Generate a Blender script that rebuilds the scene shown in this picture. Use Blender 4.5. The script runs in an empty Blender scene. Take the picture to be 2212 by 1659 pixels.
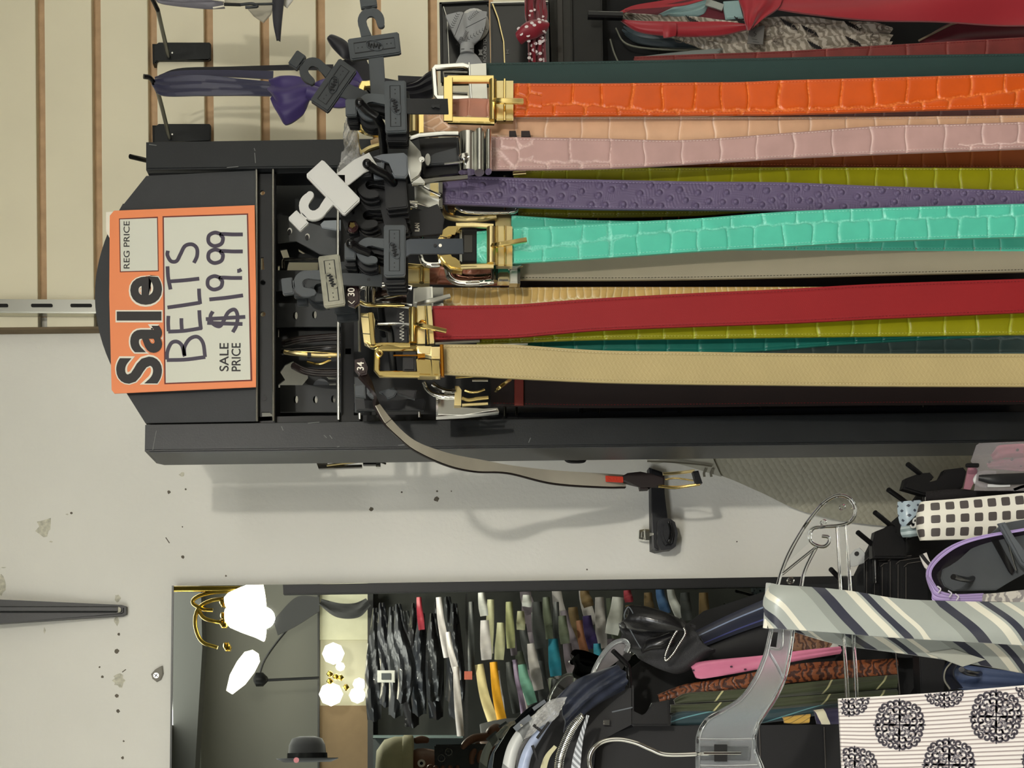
import bpy, bmesh, math, random
import numpy as np
from mathutils import Vector, Matrix
from mathutils.geometry import tessellate_polygon

# ---------------------------------------------------------------- camera, light, exposure
SC = bpy.context.scene
COL = SC.collection
F = 2800.0                     # focal length in picture pixels (2212 wide frame)
CX, CY = 951.0, 1638.0         # where the wall normal through the camera meets the picture
EYE = np.array([0.0, 0.0, 1.5])
TH = 0.0155                    # the camera is turned on its side and rolled a touch
c_, s_ = math.cos(TH), math.sin(TH)
CAMX = np.array([-s_, 0.0, -c_])
CAMY = np.array([c_, 0.0, -s_])
YM = 1.680                     # mirror plane
YW = 1.700                     # plaster wall

cam_d = bpy.data.cameras.new('camera'); cam = bpy.data.objects.new('camera', cam_d); COL.objects.link(cam)
cam_d.sensor_fit = 'HORIZONTAL'; cam_d.sensor_width = 36.0; cam_d.lens = F / 2212.0 * 36.0
cam_d.shift_x = (1106.0 - CX) / 2212.0
cam_d.shift_y = (CY - 829.5) / 2212.0
cam_d.clip_start = 0.01; cam_d.clip_end = 50
cam.matrix_world = Matrix(((CAMX[0], CAMY[0], 0, EYE[0]), (CAMX[1], CAMY[1], -1, EYE[1]), (CAMX[2], CAMY[2], 0, EYE[2]), (0, 0, 0, 1)))
SC.camera = cam

wd = bpy.data.worlds.new('world'); SC.world = wd; wd.use_nodes = True
wd.node_tree.nodes['Background'].inputs[0].default_value = (0.9, 0.95, 1.0, 1); wd.node_tree.nodes['Background'].inputs[1].default_value = 0.3

def area(name, loc, size, power, col, rot=(0, 0, 0)):
    d = bpy.data.lights.new(name, 'AREA'); d.shape = 'RECTANGLE'; d.size, d.size_y = size; d.energy = power; d.color = col
    o = bpy.data.objects.new(name, d); o.location = loc; o.rotation_euler = rot; COL.objects.link(o); return o
def bulb(loc, power, r=0.05, col=(1.0, 0.955, 0.86)):
    d = bpy.data.lights.new('chandelier_bulb', 'POINT'); d.energy = power; d.shadow_soft_size = r; d.color = col
    o = bpy.data.objects.new('chandelier_bulb', d); o.location = loc; COL.objects.link(o)
bulb((0.475, -0.94, 2.078), 58, .035)
area('ceiling_fill_light', (-0.95, -1.3, 2.57), (1.2, 1.2), 46, (0.97, 0.985, 1.0))  # soft fill added under the ceiling, no such fixture in view
area('ceiling_fill_light', (0.75, -1.7, 2.57), (1.2, 1.2), 44, (1.0, 0.97, 0.92))  # second added fill, brightens the right side of the wall
SC.view_settings.view_transform = 'Standard'; SC.view_settings.look = 'None'
SC.view_settings.exposure = 0.70; SC.view_settings.gamma = 1.0; SC.view_settings.use_curve_mapping = False

# ---------------------------------------------------------------- helpers
def W(px, py, Y):
    """picture point -> world point on the plane at depth Y; depths past the mirror are things seen in it, so they are folded back into the room"""
    u = (px - CX) / F * Y; v = -(py - CY) / F * Y
    p = EYE + CAMX * u + CAMY * v + np.array([0, Y, 0])
    if Y > YW + 0.03: p[1] = 2 * YM - p[1]
    return p
def K(Y): return Y / F          # metres per picture pixel at depth Y
def lin(c):
    o = []
    for x in c:
        x = x / 255.0
        o.append(x / 12.92 if x <= 0.04045 else ((x + 0.055) / 1.055) ** 2.4)
    return (*o, 1.0)

_mats = {}
def M(name, rgb=(128, 128, 128), rough=0.5, metal=0.0, noise=0.0, nscale=30, bump=0.0, bscale=200, coat=0.0, trans=0.0, emit=0.0,
      spec=0.36, attr=None, rgb2=None, sheen=0.0, alpha=1.0, bstretch=None):
    if name in _mats: return _mats[name]
    if not metal and not trans and not emit and not any(w_ in name for w_ in ('plaster', 'slat', 'wall', 'niche', 'seen', 'fibre', 'ceiling')):
        rgb = tuple(x * .92 for x in rgb); rgb2 = tuple(x * .92 for x in rgb2) if rgb2 else None
    m = bpy.data.materials.new(name); m.use_nodes = True; nt = m.node_tree; b = nt.nodes['Principled BSDF']
    b.inputs['Base Color'].default_value = lin(rgb); b.inputs['Roughness'].default_value = rough; b.inputs['Metallic'].default_value = metal
    b.inputs['Specular IOR Level'].default_value = spec; b.inputs['Coat Weight'].default_value = coat; b.inputs['Coat Roughness'].default_value = 0.12
    b.inputs['Transmission Weight'].default_value = trans; b.inputs['Alpha'].default_value = alpha
    if sheen: b.inputs['Sheen Weight'].default_value = sheen
    if emit:
        b.inputs['Emission Color'].default_value = lin(rgb); b.inputs['Emission Strength'].default_value = emit
    N = nt.nodes.new; L = nt.links.new
    col = None
    if attr:
        a = N('ShaderNodeAttribute'); a.attribute_name = attr
        mx = N('ShaderNodeMix'); mx.data_type = 'RGBA'; mx.inputs[6].default_value = lin(rgb); mx.inputs[7].default_value = lin(rgb2)
        L(a.outputs['Fac'], mx.inputs[0]); col = mx.outputs[2]
    if noise or bump:
        tc = N('ShaderNodeTexCoord')
    if noise:
        n = N('ShaderNodeTexNoise'); n.inputs['Scale'].default_value = nscale; n.inputs['Detail'].default_value = 4
        L(tc.outputs['Object'], n.inputs['Vector'])
        hs = N('ShaderNodeHueSaturation'); mr = N('ShaderNodeMapRange'); mr.inputs[1].default_value = 0.3; mr.inputs[2].default_value = 0.7
        mr.inputs[3].default_value = 1 - noise; mr.inputs[4].default_value = 1 + noise
        L(n.outputs['Fac'], mr.inputs[0]); L(mr.outputs[0], hs.inputs['Value'])
        if col: L(col, hs.inputs['Color'])
        else: hs.inputs['Color'].default_value = lin(rgb)
        col = hs.outputs[0]
    if bump:
        n = N('ShaderNodeTexNoise'); n.inputs['Scale'].default_value = bscale; n.inputs['Detail'].default_value = 5
        if bstretch:
            mp = N('ShaderNodeMapping'); mp.inputs['Scale'].default_value = bstretch; L(tc.outputs['Object'], mp.inputs[0]); L(mp.outputs[0], n.inputs['Vector'])
        else: L(tc.outputs['Object'], n.inputs['Vector'])
        bp = N('ShaderNodeBump'); bp.inputs['Strength'].default_value = bump; bp.inputs['Distance'].default_value = 0.002
        L(n.outputs['Fac'], bp.inputs['Height']); L(bp.outputs[0], b.inputs['Normal'])
    if col: L(col, b.inputs['Base Color'])
    _mats[name] = m
    return m

def link(o, parent=None):
    COL.objects.link(o)
    if parent is not None:
        o.parent = parent; o.matrix_parent_inverse = Matrix.Translation(-Vector(parent.location))
    return o
def tag(o, label=None, cat=None, group=None, kind=None):
    if label: o['label'] = label
    if cat: o['category'] = cat
    if group: o['group'] = group
    if kind: o['kind'] = kind
    return o
def thing(name, at, label, cat, group=None, kind=None):
    o = bpy.data.objects.new(name, None); o.empty_display_size = 0.02; o.location = at if len(at) == 3 and isinstance(at, (np.ndarray, Vector)) else W(*at)
    COL.objects.link(o); return tag(o, label, cat, group, kind)
def finish(name, bm, mat, parent=None, smooth=False, sharp=35):
    bmesh.ops.recalc_face_normals(bm, faces=bm.faces)
    me = bpy.data.meshes.new(name); bm.to_mesh(me); bm.free()
    if mat: me.materials.append(mat)
    if smooth:
        me.polygons.foreach_set('use_smooth', [True] * len(me.polygons))
        me.set_sharp_from_angle(angle=math.radians(sharp))
    return link(bpy.data.objects.new(name, me), parent)

def plate(name, poly, Y, t, mat, parent=None, bevel=0.0, holes=(), seg=2, smooth=True):
    """a flat piece: outline in picture points laid on the plane Y, given thickness t away from the viewer"""
    Yf = Y if callable(Y) else (lambda a, b: Y)
    loops = [list(poly)] + [list(h) for h in holes]
    P = [[W(a, b, Yf(a, b)) for a, b in lp] for lp in loops]
    d = np.array([0, t, 0])
    if (Yf(*poly[0])) > YW + 0.03: d = -d
    bm = bmesh.new()
    if not holes:
        f = [bm.verts.new(p) for p in P[0]]; b = [bm.verts.new(p + d) for p in P[0]]
        n = len(f); bm.faces.new(f); bm.faces.new(b[::-1])
        fe = []
        for i in range(n):
            bm.faces.new((f[i], b[i], b[(i + 1) % n], f[(i + 1) % n]))
        if bevel:
            es = [e for e in bm.edges if e.verts[0] in f and e.verts[1] in f]
            bmesh.ops.bevel(bm, geom=es, offset=bevel, segments=seg, affect='EDGES', clamp_overlap=True)
    else:
        flat = [p for lp in P for p in lp]
        tri = tessellate_polygon([[Vector(p) for p in lp] for lp in P])
        f = [bm.verts.new(p) for p in flat]; b = [bm.verts.new(p + d) for p in flat]
        for a_, b_, c2 in tri:
            try:
                bm.faces.new((f[a_], f[b_], f[c2])); bm.faces.new((b[c2], b[b_], b[a_]))
            except ValueError: pass
        o = 0
        for lp in P:
            n = len(lp)
            for i in range(n):
                j = (i + 1) % n; bm.faces.new((f[o + i], b[o + i], b[o + j], f[o + j]))
            o += n
    return finish(name, bm, mat, parent, smooth)
def rect(x0, x1, y0, y1): return [(x0, y0), (x1, y0), (x1, y1), (x0, y1)]
def box(name, x0, x1, y0, y1, Y, t, mat, parent=None, bevel=0.0):
    return plate(name, rect(x0, x1, y0, y1), Y, t, mat, parent, bevel)
def rrect(x0, x1, y0, y1, r, n=4):
    o = []
    for cx, cy, a0 in ((x1 - r, y1 - r, 0), (x0 + r, y1 - r, 90), (x0 + r, y0 + r, 180), (x1 - r, y0 + r, 270)):
        for i in range(n + 1):
            a = math.radians(a0 + 90 * i / n); o.append((cx + r * math.cos(a), cy + r * math.sin(a)))
    return o
def circ(cx, cy, r, n=14, ry=None):
    ry = ry or r
    return [(cx + r * math.cos(2 * math.pi * i / n), cy + ry * math.sin(2 * math.pi * i / n)) for i in range(n)]

def cr(P, n, closed=False):
    """Catmull-Rom through the points, n samples"""
    P = np.asarray(P, float)
    if len(P) == 2 and not closed: return P[0] + (P[1] - P[0]) * np.linspace(0, 1, n)[:, None]
    if closed: Q = np.vstack([P[-1], P, P[0], P[1]]); segs = len(P)
    else: Q = np.vstack([2 * P[0] - P[1], P, 2 * P[-1] - P[-2]]); segs = len(P) - 1
    L = np.linalg.norm(np.diff(Q[1:segs + 2], axis=0), axis=1) + 1e-9; cum = np.concatenate([[0], np.cumsum(L)])
    s = np.linspace(0, cum[-1], n, endpoint=not closed)
    i = np.clip(np.searchsorted(cum, s, side='right') - 1, 0, segs - 1); t = ((s - cum[i]) / L[i])[:, None]
    a, b, c, d = Q[i], Q[i + 1], Q[i + 2], Q[i + 3]
    return 0.5 * (2 * b + (c - a) * t + (2 * a - 5 * b + 4 * c - d) * t ** 2 + (3 * b - a - 3 * c + d) * t ** 3)

def sweep(name, P, prof, mat, parent=None, closed=False, smooth=True, flatref=False, taper=None, sharp=40):
    """sweep a closed 2-D profile (lateral, toward viewer) in metres along world points"""
    P = np.asarray(P, float); n = len(P); m = len(prof)
    T = np.zeros_like(P)
    if closed: T = np.roll(P, -1, 0) - np.roll(P, 1, 0)
    else: T[1:-1] = P[2:] - P[:-2]; T[0] = P[1] - P[0]; T[-1] = P[-1] - P[-2]
    T /= np.linalg.norm(T, axis=1)[:, None] + 1e-12
    bm = bmesh.new(); rings = []
    B = np.array([0., -1., 0.])
    if abs(T[0] @ B) > 0.9 and not flatref: B = np.array([0., 0., 1.])
    for i in range(n):
        if flatref: B = np.array([0., -1., 0.])
        B = B - T[i] * (B @ T[i]); B /= np.linalg.norm(B) + 1e-12
        A = np.cross(T[i], B); k = taper[i] if taper is not None else 1.0
        rings.append([bm.verts.new(P[i] + (A * a + B * b) * k) for a, b in prof])
    for i in range(n if closed else n - 1):
        r0, r1 = rings[i], rings[(i + 1) % n]
        for j in range(m): bm.faces.new((r0[j], r0[(j + 1) % m], r1[(j + 1) % m], r1[j]))
    if not closed: bm.faces.new(rings[0][::-1]); bm.faces.new(rings[-1])
    return finish(name, bm, mat, parent, smooth, sharp)
def cprof(r, n=10, ry=None):
    ry = ry or r
    return [(r * math.cos(2 * math.pi * i / n), ry * math.sin(2 * math.pi * i / n)) for i in range(n)]
def bprof(w, h, b=None):
    """bevelled bar profile w wide (lateral), h deep"""
    b = b or min(w, h) * 0.25; w /= 2; h /= 2
    return [(-w, -h), (w, -h), (w, h - b), (w - b, h), (-w + b, h), (-w, h - b)]
def tube(name, pts, rpx, mat, parent=None, closed=False, n=None, seg=9, straight=False):
    P = np.array([W(*p) for p in pts]); k = K(np.mean([p[2] for p in pts]))
    if not straight: P = cr(P, n or max(8, 5 * len(pts)), closed)
    return sweep(name, P, cprof(rpx * k, seg), mat, parent, closed)
def rbar(name, pts, wpx, hpx, mat, parent=None, closed=False, curve=False, n=None):
    P = np.array([W(*p) for p in pts]); k = K(np.mean([p[2] for p in pts]))
    if curve: P = cr(P, n or 6 * len(pts), closed)
    return sweep(name, P, bprof(wpx * k, hpx * k), mat, parent, closed, flatref=True, sharp=25)

def grid_mesh(name, P, back, mat, parent, uv=None, G=None, attr='groove', smooth=True):
    """P: (n,m,3) front, back: (n,k,3)"""
    n, m, _ = P.shape; k = back.shape[1]
    V = np.vstack([P.reshape(-1, 3), back.reshape(-1, 3)]); off = n * m
    q = []
    i = np.arange(n - 1)[:, None]; j = np.arange(m - 1)[None, :]; a = (i * m + j).ravel()
    q.append(np.stack([a, a + 1, a + m + 1, a + m], 1))
    j = np.arange(k - 1)[None, :]; b = off + (i * k + j).ravel()
    q.append(np.stack([b, b + k, b + k + 1, b + 1], 1))
    ii = np.arange(n - 1)
    q.append(np.stack([ii * m, (ii + 1) * m, off + (ii + 1) * k, off + ii * k], 1))
    q.append(np.stack([ii * m + m - 1, off + ii * k + k - 1, off + (ii + 1) * k + k - 1, (ii + 1) * m + m - 1], 1))
    if k == m:
        jj = np.arange(m - 1)
        q.append(np.stack([jj, off + jj, off + jj + 1, jj + 1], 1)); e = (n - 1) * m; e2 = off + (n - 1) * k
        q.append(np.stack([e + jj, e + jj + 1, e2 + jj + 1, e2 + jj], 1))
    Q = np.vstack(q)
    me = bpy.data.meshes.new(name)
    me.vertices.add(len(V)); me.vertices.foreach_set('co', V.astype(np.float32).ravel())
    me.loops.add(len(Q) * 4); me.loops.foreach_set('vertex_index', Q.astype(np.int32).ravel())
    me.polygons.add(len(Q)); me.polygons.foreach_set('loop_start', np.arange(0, len(Q) * 4, 4, dtype=np.int32))
    me.update(calc_edges=True)
    if uv is not None:
        ub = np.zeros((n, k, 2)); ub[:, 0] = uv[:, 0]; ub[:, -1] = uv[:, -1]
        if k == m: ub = uv
        U = np.vstack([uv.reshape(-1, 2), ub.reshape(-1, 2)])
        l = me.uv_layers.new(name='UVMap'); l.data.foreach_set('uv', U[Q.ravel()].astype(np.float32).ravel())
    if G is not None:
        at = me.attributes.new(attr, 'FLOAT', 'POINT'); g = np.zeros(len(V), np.float32); g[:n * m] = G.ravel(); at.data.foreach_set('value', g)
    me.polygons.foreach_set('use_smooth', np.full(len(Q), smooth))
    me.materials.append(mat)
    bm = bmesh.new(); bm.from_mesh(me); bmesh.ops.recalc_face_normals(bm, faces=bm.faces); bm.to_mesh(me); bm.free()
    me.set_sharp_from_angle(angle=math.radians(50))
    return link(bpy.data.objects.new(name, me), parent)

def surf(A, B, n, m):
    """A, B: edges as world points"""
    A = cr(A, n); B = cr(B, n); t = np.linspace(0, 1, m)[None, :, None]
    P = A[:, None] * (1 - t) + B[:, None] * t
    C = P[:, m // 2]; s = np.concatenate([[0], np.cumsum(np.linalg.norm(np.diff(C, axis=0), axis=1))])
    w = np.linalg.norm(B - A, axis=1).mean()
    uv = np.zeros((n, m, 2)); uv[:, :, 0] = s[:, None]; uv[:, :, 1] = np.linspace(0, w, m)[None]
    return P, uv
def normals(P, toward):
    du = np.gradient(P, axis=0); dv = np.gradient(P, axis=1); N = np.cross(du, dv); N /= np.linalg.norm(N, axis=2)[:, :, None] + 1e-12
    if (N[len(N) // 2, N.shape[1] // 2] @ toward) < 0: N = -N
    return N
def sheet(name, A, B, mat, parent=None, n=None, m=9, th=0.002, bulge=0.0, fold=None, disp=None, attr='groove'):
    """a strap or piece of cloth between two edge lines given in picture points with depth"""
    refl = A[0][2] > YW + 0.03
    toward = np.array([0, 1.0 if refl else -1.0, 0])
    A = np.array([W(*p) for p in A]); B = np.array([W(*p) for p in B])
    n = n or 6 * len(A)
    P, uv = surf(A, B, n, m); N = normals(P, toward)
    t = np.linspace(0, 1, m)[None, :]; s = uv[:, :1, 0]
    H = np.zeros((n, m)); G = None
    if bulge: H = H + bulge * (1 - (2 * t - 1) ** 2)
    if fold is not None: H = H + fold(s, t)
    if disp is not None:
        h, G = disp(uv[:, :, 0], np.broadcast_to(t, (n, m))); H = H + h
    FP = P + N * H[:, :, None]
    BK = (P - N * th)[:, [0, -1]] if disp is not None else FP - N * th
    o = grid_mesh(name, FP, BK, mat, parent, uv, G, attr)
    o_surf[o.name] = (FP, N, uv)
    return o
o_surf = {}

def stitches(src, mat, parent, t0=0.07, both=True, pitch=0.0034, ln=0.0020, w=0.0006, step=1, only=None):
    P, N, uv = o_surf[src.name]; n, m, _ = P.shape
    bm = bmesh.new(); s = uv[:, 0, 0]
    for side in ((t0, 1 - t0) if both else ((t0,) if only != 'hi' else (1 - t0,))):
        j = int(round(side * (m - 1))); C = P[:, j]; NN = N[:, j]
        for c in np.arange(0.004, s[-1] - 0.004, pitch):
            a = np.array([np.interp(c - ln / 2, s, C[:, q]) for q in range(3)]); b = np.array([np.interp(c + ln / 2, s, C[:, q]) for q in range(3)])
            i = min(n - 1, int(np.searchsorted(s, c))); nn = NN[i]; d = b - a; d /= np.linalg.norm(d); x = np.cross(d, nn) * w / 2
            up = nn * 0.0005
            v = [bm.verts.new(q) for q in (a - x, a + x, b + x, b - x)]
            u = [bm.verts.new(q + up) for q in (a - x * .6 + d * ln * .15, a + x * .6 + d * ln * .15, b + x * .6 - d * ln * .15, b - x * .6 - d * ln * .15)]
            bm.faces.new(u)
            for q in range(4): bm.faces.new((v[q], v[(q + 1) % 4], u[(q + 1) % 4], u[q]))
    o = finish('stitching', bm, mat, parent); o['kind'] = 'stuff'; return o

def text(name, body, x_top, x_base, y_start, y_end, Y, mat, parent, bold=0.0, ext=0.0002, shear=0.0, space=1.0):
    """upright lettering (reads toward world right) fitted into a picture rectangle"""
    cu = bpy.data.curves.new(name, 'FONT'); cu.body = body; cu.size = 1.0; cu.extrude = 0.002; cu.offset = bold; cu.shear = shear; cu.resolution_u = 5; cu.space_character = space
    o = bpy.data.objects.new(name, cu); COL.objects.link(o)
    bpy.context.view_layer.update()
    dg = bpy.context.evaluated_depsgraph_get(); me = bpy.data.meshes.new_from_object(o.evaluated_get(dg)); bpy.data.objects.remove(o)
    V = np.array([v.co for v in me.vertices]); mn, mxx = V.min(0), V.max(0)
    k = (V - mn) / (mxx - mn + 1e-9)
    for i, v in enumerate(me.vertices):
        p = W(x_base + (x_top - x_base) * k[i, 1], y_start + (y_end - y_start) * k[i, 0], Y); p[1] += ext * (1 - k[i, 2]) - ext
        v.co = p
    me.name = name; me.materials.append(mat); me.update()
    return link(bpy.data.objects.new(name, me), parent)
def world_align(o): return o

def copy_thing(o, off, label=None):
    c = o.copy(); COL.objects.link(c); c.location = Vector(o.location) + Vector(off)
    if label: c['label'] = label
    for ch in list(o.children):
        d = ch.copy(); COL.objects.link(d); d.parent = c; d.matrix_parent_inverse = ch.matrix_parent_inverse.copy()
        for g in ch.children:
            e = g.copy(); COL.objects.link(e); e.parent = d; e.matrix_parent_inverse = g.matrix_parent_inverse.copy()
    return c

# ---------------------------------------------------------------- materials
plaster = M('plaster', (226, 225, 216), .75, noise=.03, nscale=6, bump=.35, bscale=160, spec=.25)
slatface = M('slat_laminate', (228, 221, 194), .45, noise=.03, nscale=9, spec=.35)
mdf = M('raw_fibreboard', (186, 156, 122), .9, noise=.12, nscale=60)
black = M('black_enamel', (27, 30, 32), .38, noise=.10, nscale=25, bump=.05, bscale=500)
blackg = M('glossy_black_metal', (12, 13, 15), .25)
blackp = M('black_plastic', (10, 10, 12), .42)
dark = M('dark_metal', (17, 19, 21), .45, noise=.15, nscale=20)
chrome = M('chrome', (226, 226, 222), .12, 1.0)
steel = M('brushed_steel', (214, 214, 206), .3, 1.0)
gunm = M('dark_chrome', (120, 118, 112), .16, 1.0)
gold = M('polished_gold', (240, 214, 142), .17, 1.0)
goldb = M('brushed_gold', (222, 204, 150), .3, 1.0)
goldr = M('orange_gold', (205, 140, 50), .2, 1.0)
wallgrey = M('far_wall_paint', (108, 107, 99), .8, noise=.04, nscale=3)
ceilm = M('ceiling_paint', (150, 152, 148), .85, noise=.04, nscale=3)
carpet = M('brown_carpet', (80, 72, 64), .95, noise=.2, nscale=40)

# ---------------------------------------------------------------- the room
def wbox(name, lo, hi, mat, parent=None, bevel=0):
    bm = bmesh.new(); bmesh.ops.create_cube(bm, size=1)
    for v in bm.verts: v.co = [(lo[i] + hi[i]) / 2 + v.co[i] * (hi[i] - lo[i]) for i in range(3)]
    if bevel: bmesh.ops.bevel(bm, geom=bm.edges[:], offset=bevel, segments=2, affect='EDGES')
    return finish(name, bm, mat, parent)
XL, XR, YB, ZC = -1.7, 2.3, -2.60, 2.60
for nm, lo, hi, m in (('floor', (XL, YB, -.1), (XR, YW + .1, 0), carpet), ('ceiling', (XL, YB, ZC), (XR, YW + .1, ZC + .1), ceilm),
                      ('wall_back', (XL, YW, 0), (XR, YW + .1, ZC), plaster), ('wall_front', (XL, YB - .1, 0), (XR, YB, ZC), wallgrey),
                      ('wall_left', (XL - .1, YB, 0), (XL, YW, ZC), plaster), ('wall_right', (XR, YB, 0), (XR + .1, YW, ZC), plaster)):
    o = wbox(nm, lo, hi, m); o['kind'] = 'structure'
    if nm == 'wall_back': wall_back = o

# holes, scuffs and filler patches in the plaster: shallow rings and pits
hole = M('plaster_hole', (104, 98, 86), .9, noise=.3, nscale=300)
scuff = M('plaster_scuff', (196, 194, 176), .9, noise=.25, nscale=200)
rnd = random.Random(3)
def blob(cx, cy, r, ry, mat, name, jag=.25):
    n = 14; a = rnd.random()
    p = [(cx + r * math.cos(6.283 * i / n) * (1 + jag * (rnd.random() - .5) * 2), cy + ry * math.sin(6.283 * i / n) * (1 + jag * (rnd.random() - .5) * 2)) for i in range(n)]
    return plate(name, p, YW - .0004, .0006, mat, wall_back)
for x, y, r in ((365, 1063, 3.5), (401, 1057, 2), (394, 1138, 1.5), (395, 1203, 3.5), (943, 1078, 5.5), (802, 1100, 4.5), (868, 1063, 2), (944, 1061, 2), (975, 1061, 1.5),
                (252, 1407, 5), (256, 1370, 3), (252, 1503, 4), (255, 1536, 4), (265, 1637, 3), (267, 1601, 2), (154, 1108, 2.5), (221, 1462, 3), (215, 1441, 2), (488, 1244, 2), (1592, 1170, 1.5), (1268, 1230, 2), (1690, 1232, 1)):
    blob(x, y, r, r, hole, 'nail_hole')
for x, y, r, ry in ((97, 1137, 18, 18), (0, 1266, 10, 22), (256, 1470, 13, 15), (254, 1292, 6, 8), (252, 1342, 5, 8), (393, 1025, 6, 4), (110, 1170, 4, 1.5), (8, 1226, 5, 1.2), (96, 1362, 2, 6), (145, 1111, 3, 1.5)):
    blob(x, y, r, ry, scuff, 'filler_patch', .35)
for p in (((358, 1161), (366, 1173)), ((1870, 1118), (1905, 1120)), ((264, 1452), (272, 1446)), ((1830, 1080), (1835, 1090))):
    rbar('scratch', [(*p[0], YW - .0002), (*p[1], YW - .0002)], 2, .6, hole, wall_back)
t = thing('wall_anchor', (337, 1455, YW), 'grey plastic plug with a cross head screw left in the wall above the mirror', 'screw')
plate('plug', [(326, 1456), (329, 1466), (338, 1473), (347, 1468), (352, 1455), (350, 1438), (345, 1440), (335, 1446)], YW - .004, .004, M('grey_plug', (140, 136, 124), .6), t, .0008)
plate('screw_head', circ(337, 1459, 6), YW - .0055, .002, steel, t, .0005)
rbar('cross_slot', [(333, 1456, YW - .0058), (341, 1462, YW - .0058)], 1.6, .8, dark, t); rbar('cross_slot', [(334, 1463, YW - .0058), (340, 1455, YW - .0058)], 1.6, .8, dark, t)

# slatted display panel on the right part of the wall
sl = bpy.data.objects.new('wall_slatted', None); sl.location = W(450, 400, YW); COL.objects.link(sl); sl['kind'] = 'structure'
plate('backing_board', [(-60, -60), (1900, -60), (1900, 697), (-60, 711 - 30)], YW - .006, .006, mdf, sl)
gx = [-45.5 + 121.2 * i for i in range(0, 15)]
for i in range(14):
    a, b = gx[i] + 20, gx[i + 1]
    # slope: world-horizontals lean a little in the rolled picture
    def xs(x, y): return x + (y - 0) * .0155 * .55 - 0.0
    plate('slat', [(xs(a, -60), -60), (xs(b, -60), -60), (xs(b, 711), 711 - i * 1.2), (xs(a, 711), 711 - i * 1.2)], YW - .018, .012, slatface, sl, .0006)
plate('end_strip', [(-60, 708), (1700, 690), (1700, 694), (-60, 713)], YW - .019, .018, M('panel_edge', (120, 104, 80), .8, noise=.1), sl)

# slotted metal upright above the rack
t = thing('slotted_upright', (100, 662, YW - .02), 'bright steel slotted upright running up the wall above the belt rack', 'wall upright')
plate('channel', [(-60, 645), (300, 647), (300, 677), (-60, 675)], YW - .034, .014, M('satin_steel', (196, 196, 186), .28, 1.0), t, .0015,
      )
for x in (-6, 90, 175): 
    plate('slot', rrect(x - 23, x + 23, 656, 663, 2.5), YW - .0352, .0014, M('slot_shadow', (28, 28, 28), .8), t)
plate('flange', [(-60, 674), (300, 676), (300, 682), (-60, 680)], YW - .024, .004, steel, t)

# black tapered bracket hanging down the wall above the mirror
t = thing('shelf_bracket', (100, 1318, YW), 'black tapered metal bracket on the plaster above the mirror', 'bracket')
plate('arm', [(-60, 1293), (0, 1295), (262, 1306), (271, 1309), (271, 1326), (262, 1330), (0, 1347), (-60, 1350)], lambda x, y: YW - .012 - .00006 * (270 - x), .011, black, t, .003)
rbar('raised_rib', [(-60, 1316, YW - .036), (255, 1316, YW - .0165)], 12, 8, black, t)
plate('screw_head', circ(255, 1317, 6), YW - .0175, .003, scuff, t, .0006)

# ---------------------------------------------------------------- mirror
mirm = M('mirror_silver', (152, 156, 150), .006, 1.0)
t = thing('wall_mirror', (1000, 1500, YM), 'large wall mirror with a thin black edge strip, showing the shop behind', 'mirror')
plate('mirror_glass', [(374, 1266), (2260, 1238), (2260, 1720), (367, 1720)], YM, .018, mirm, t)
plate('edge_strip', [(611, 1263), (2260, 1237), (2260, 1258), (612, 1284)], YM - .006, .010, M('black_frame', (30, 31, 32), .5, noise=.1), t, .001)
plate('top_edge', [(371, 1265), (375, 1265), (370, 1720), (366, 1720)], YM - .001, .02, M('glass_edge', (60, 64, 60), .3), t)

# ---------------------------------------------------------------- the belt rack
YF = 1.42
rack = thing('belt_rack', (1000, 640, YF + .05), 'tall black metal rack with an arched header holding the belts', 'display rack')
plate('side_panel', [(313, 917), (2270, 888), (2270, 952), (312, 974)], YF, .045, black, rack, .0015)
plate('side_panel', [(315, 306), (2270, 276), (2270, 338), (315, 366)], YF, .045, black, rack, .0015)
plate('side_return', [(316, 366), (2270, 338), (2270, 344), (322, 380)], YF + .012, .03, blackg, rack)
plate('side_return', [(322, 904), (2270, 874), (2270, 888), (316, 917)], YF + .012, .03, blackg, rack)
plate('side_fold', [(312, 974), (2270, 952), (2270, 955), (330, 978)], YF + .004, .06, M('black_fold', (50, 52, 54), .4), rack)
head = [(316, 380), (268, 440)]
for i in range(0, 21):
    a = i / 20; y = 440 + a * 405; x = 205 + 63 * ((a - .49) * 2) ** 2
    head.append((x, y))
head += [(314, 914), (556, 910), (556, 368)]
plate('header_panel', head, YF + .006, .004, M('header_black', (52, 54, 56), .55, noise=.06, nscale=40, bump=.1, bscale=900), rack)
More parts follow.
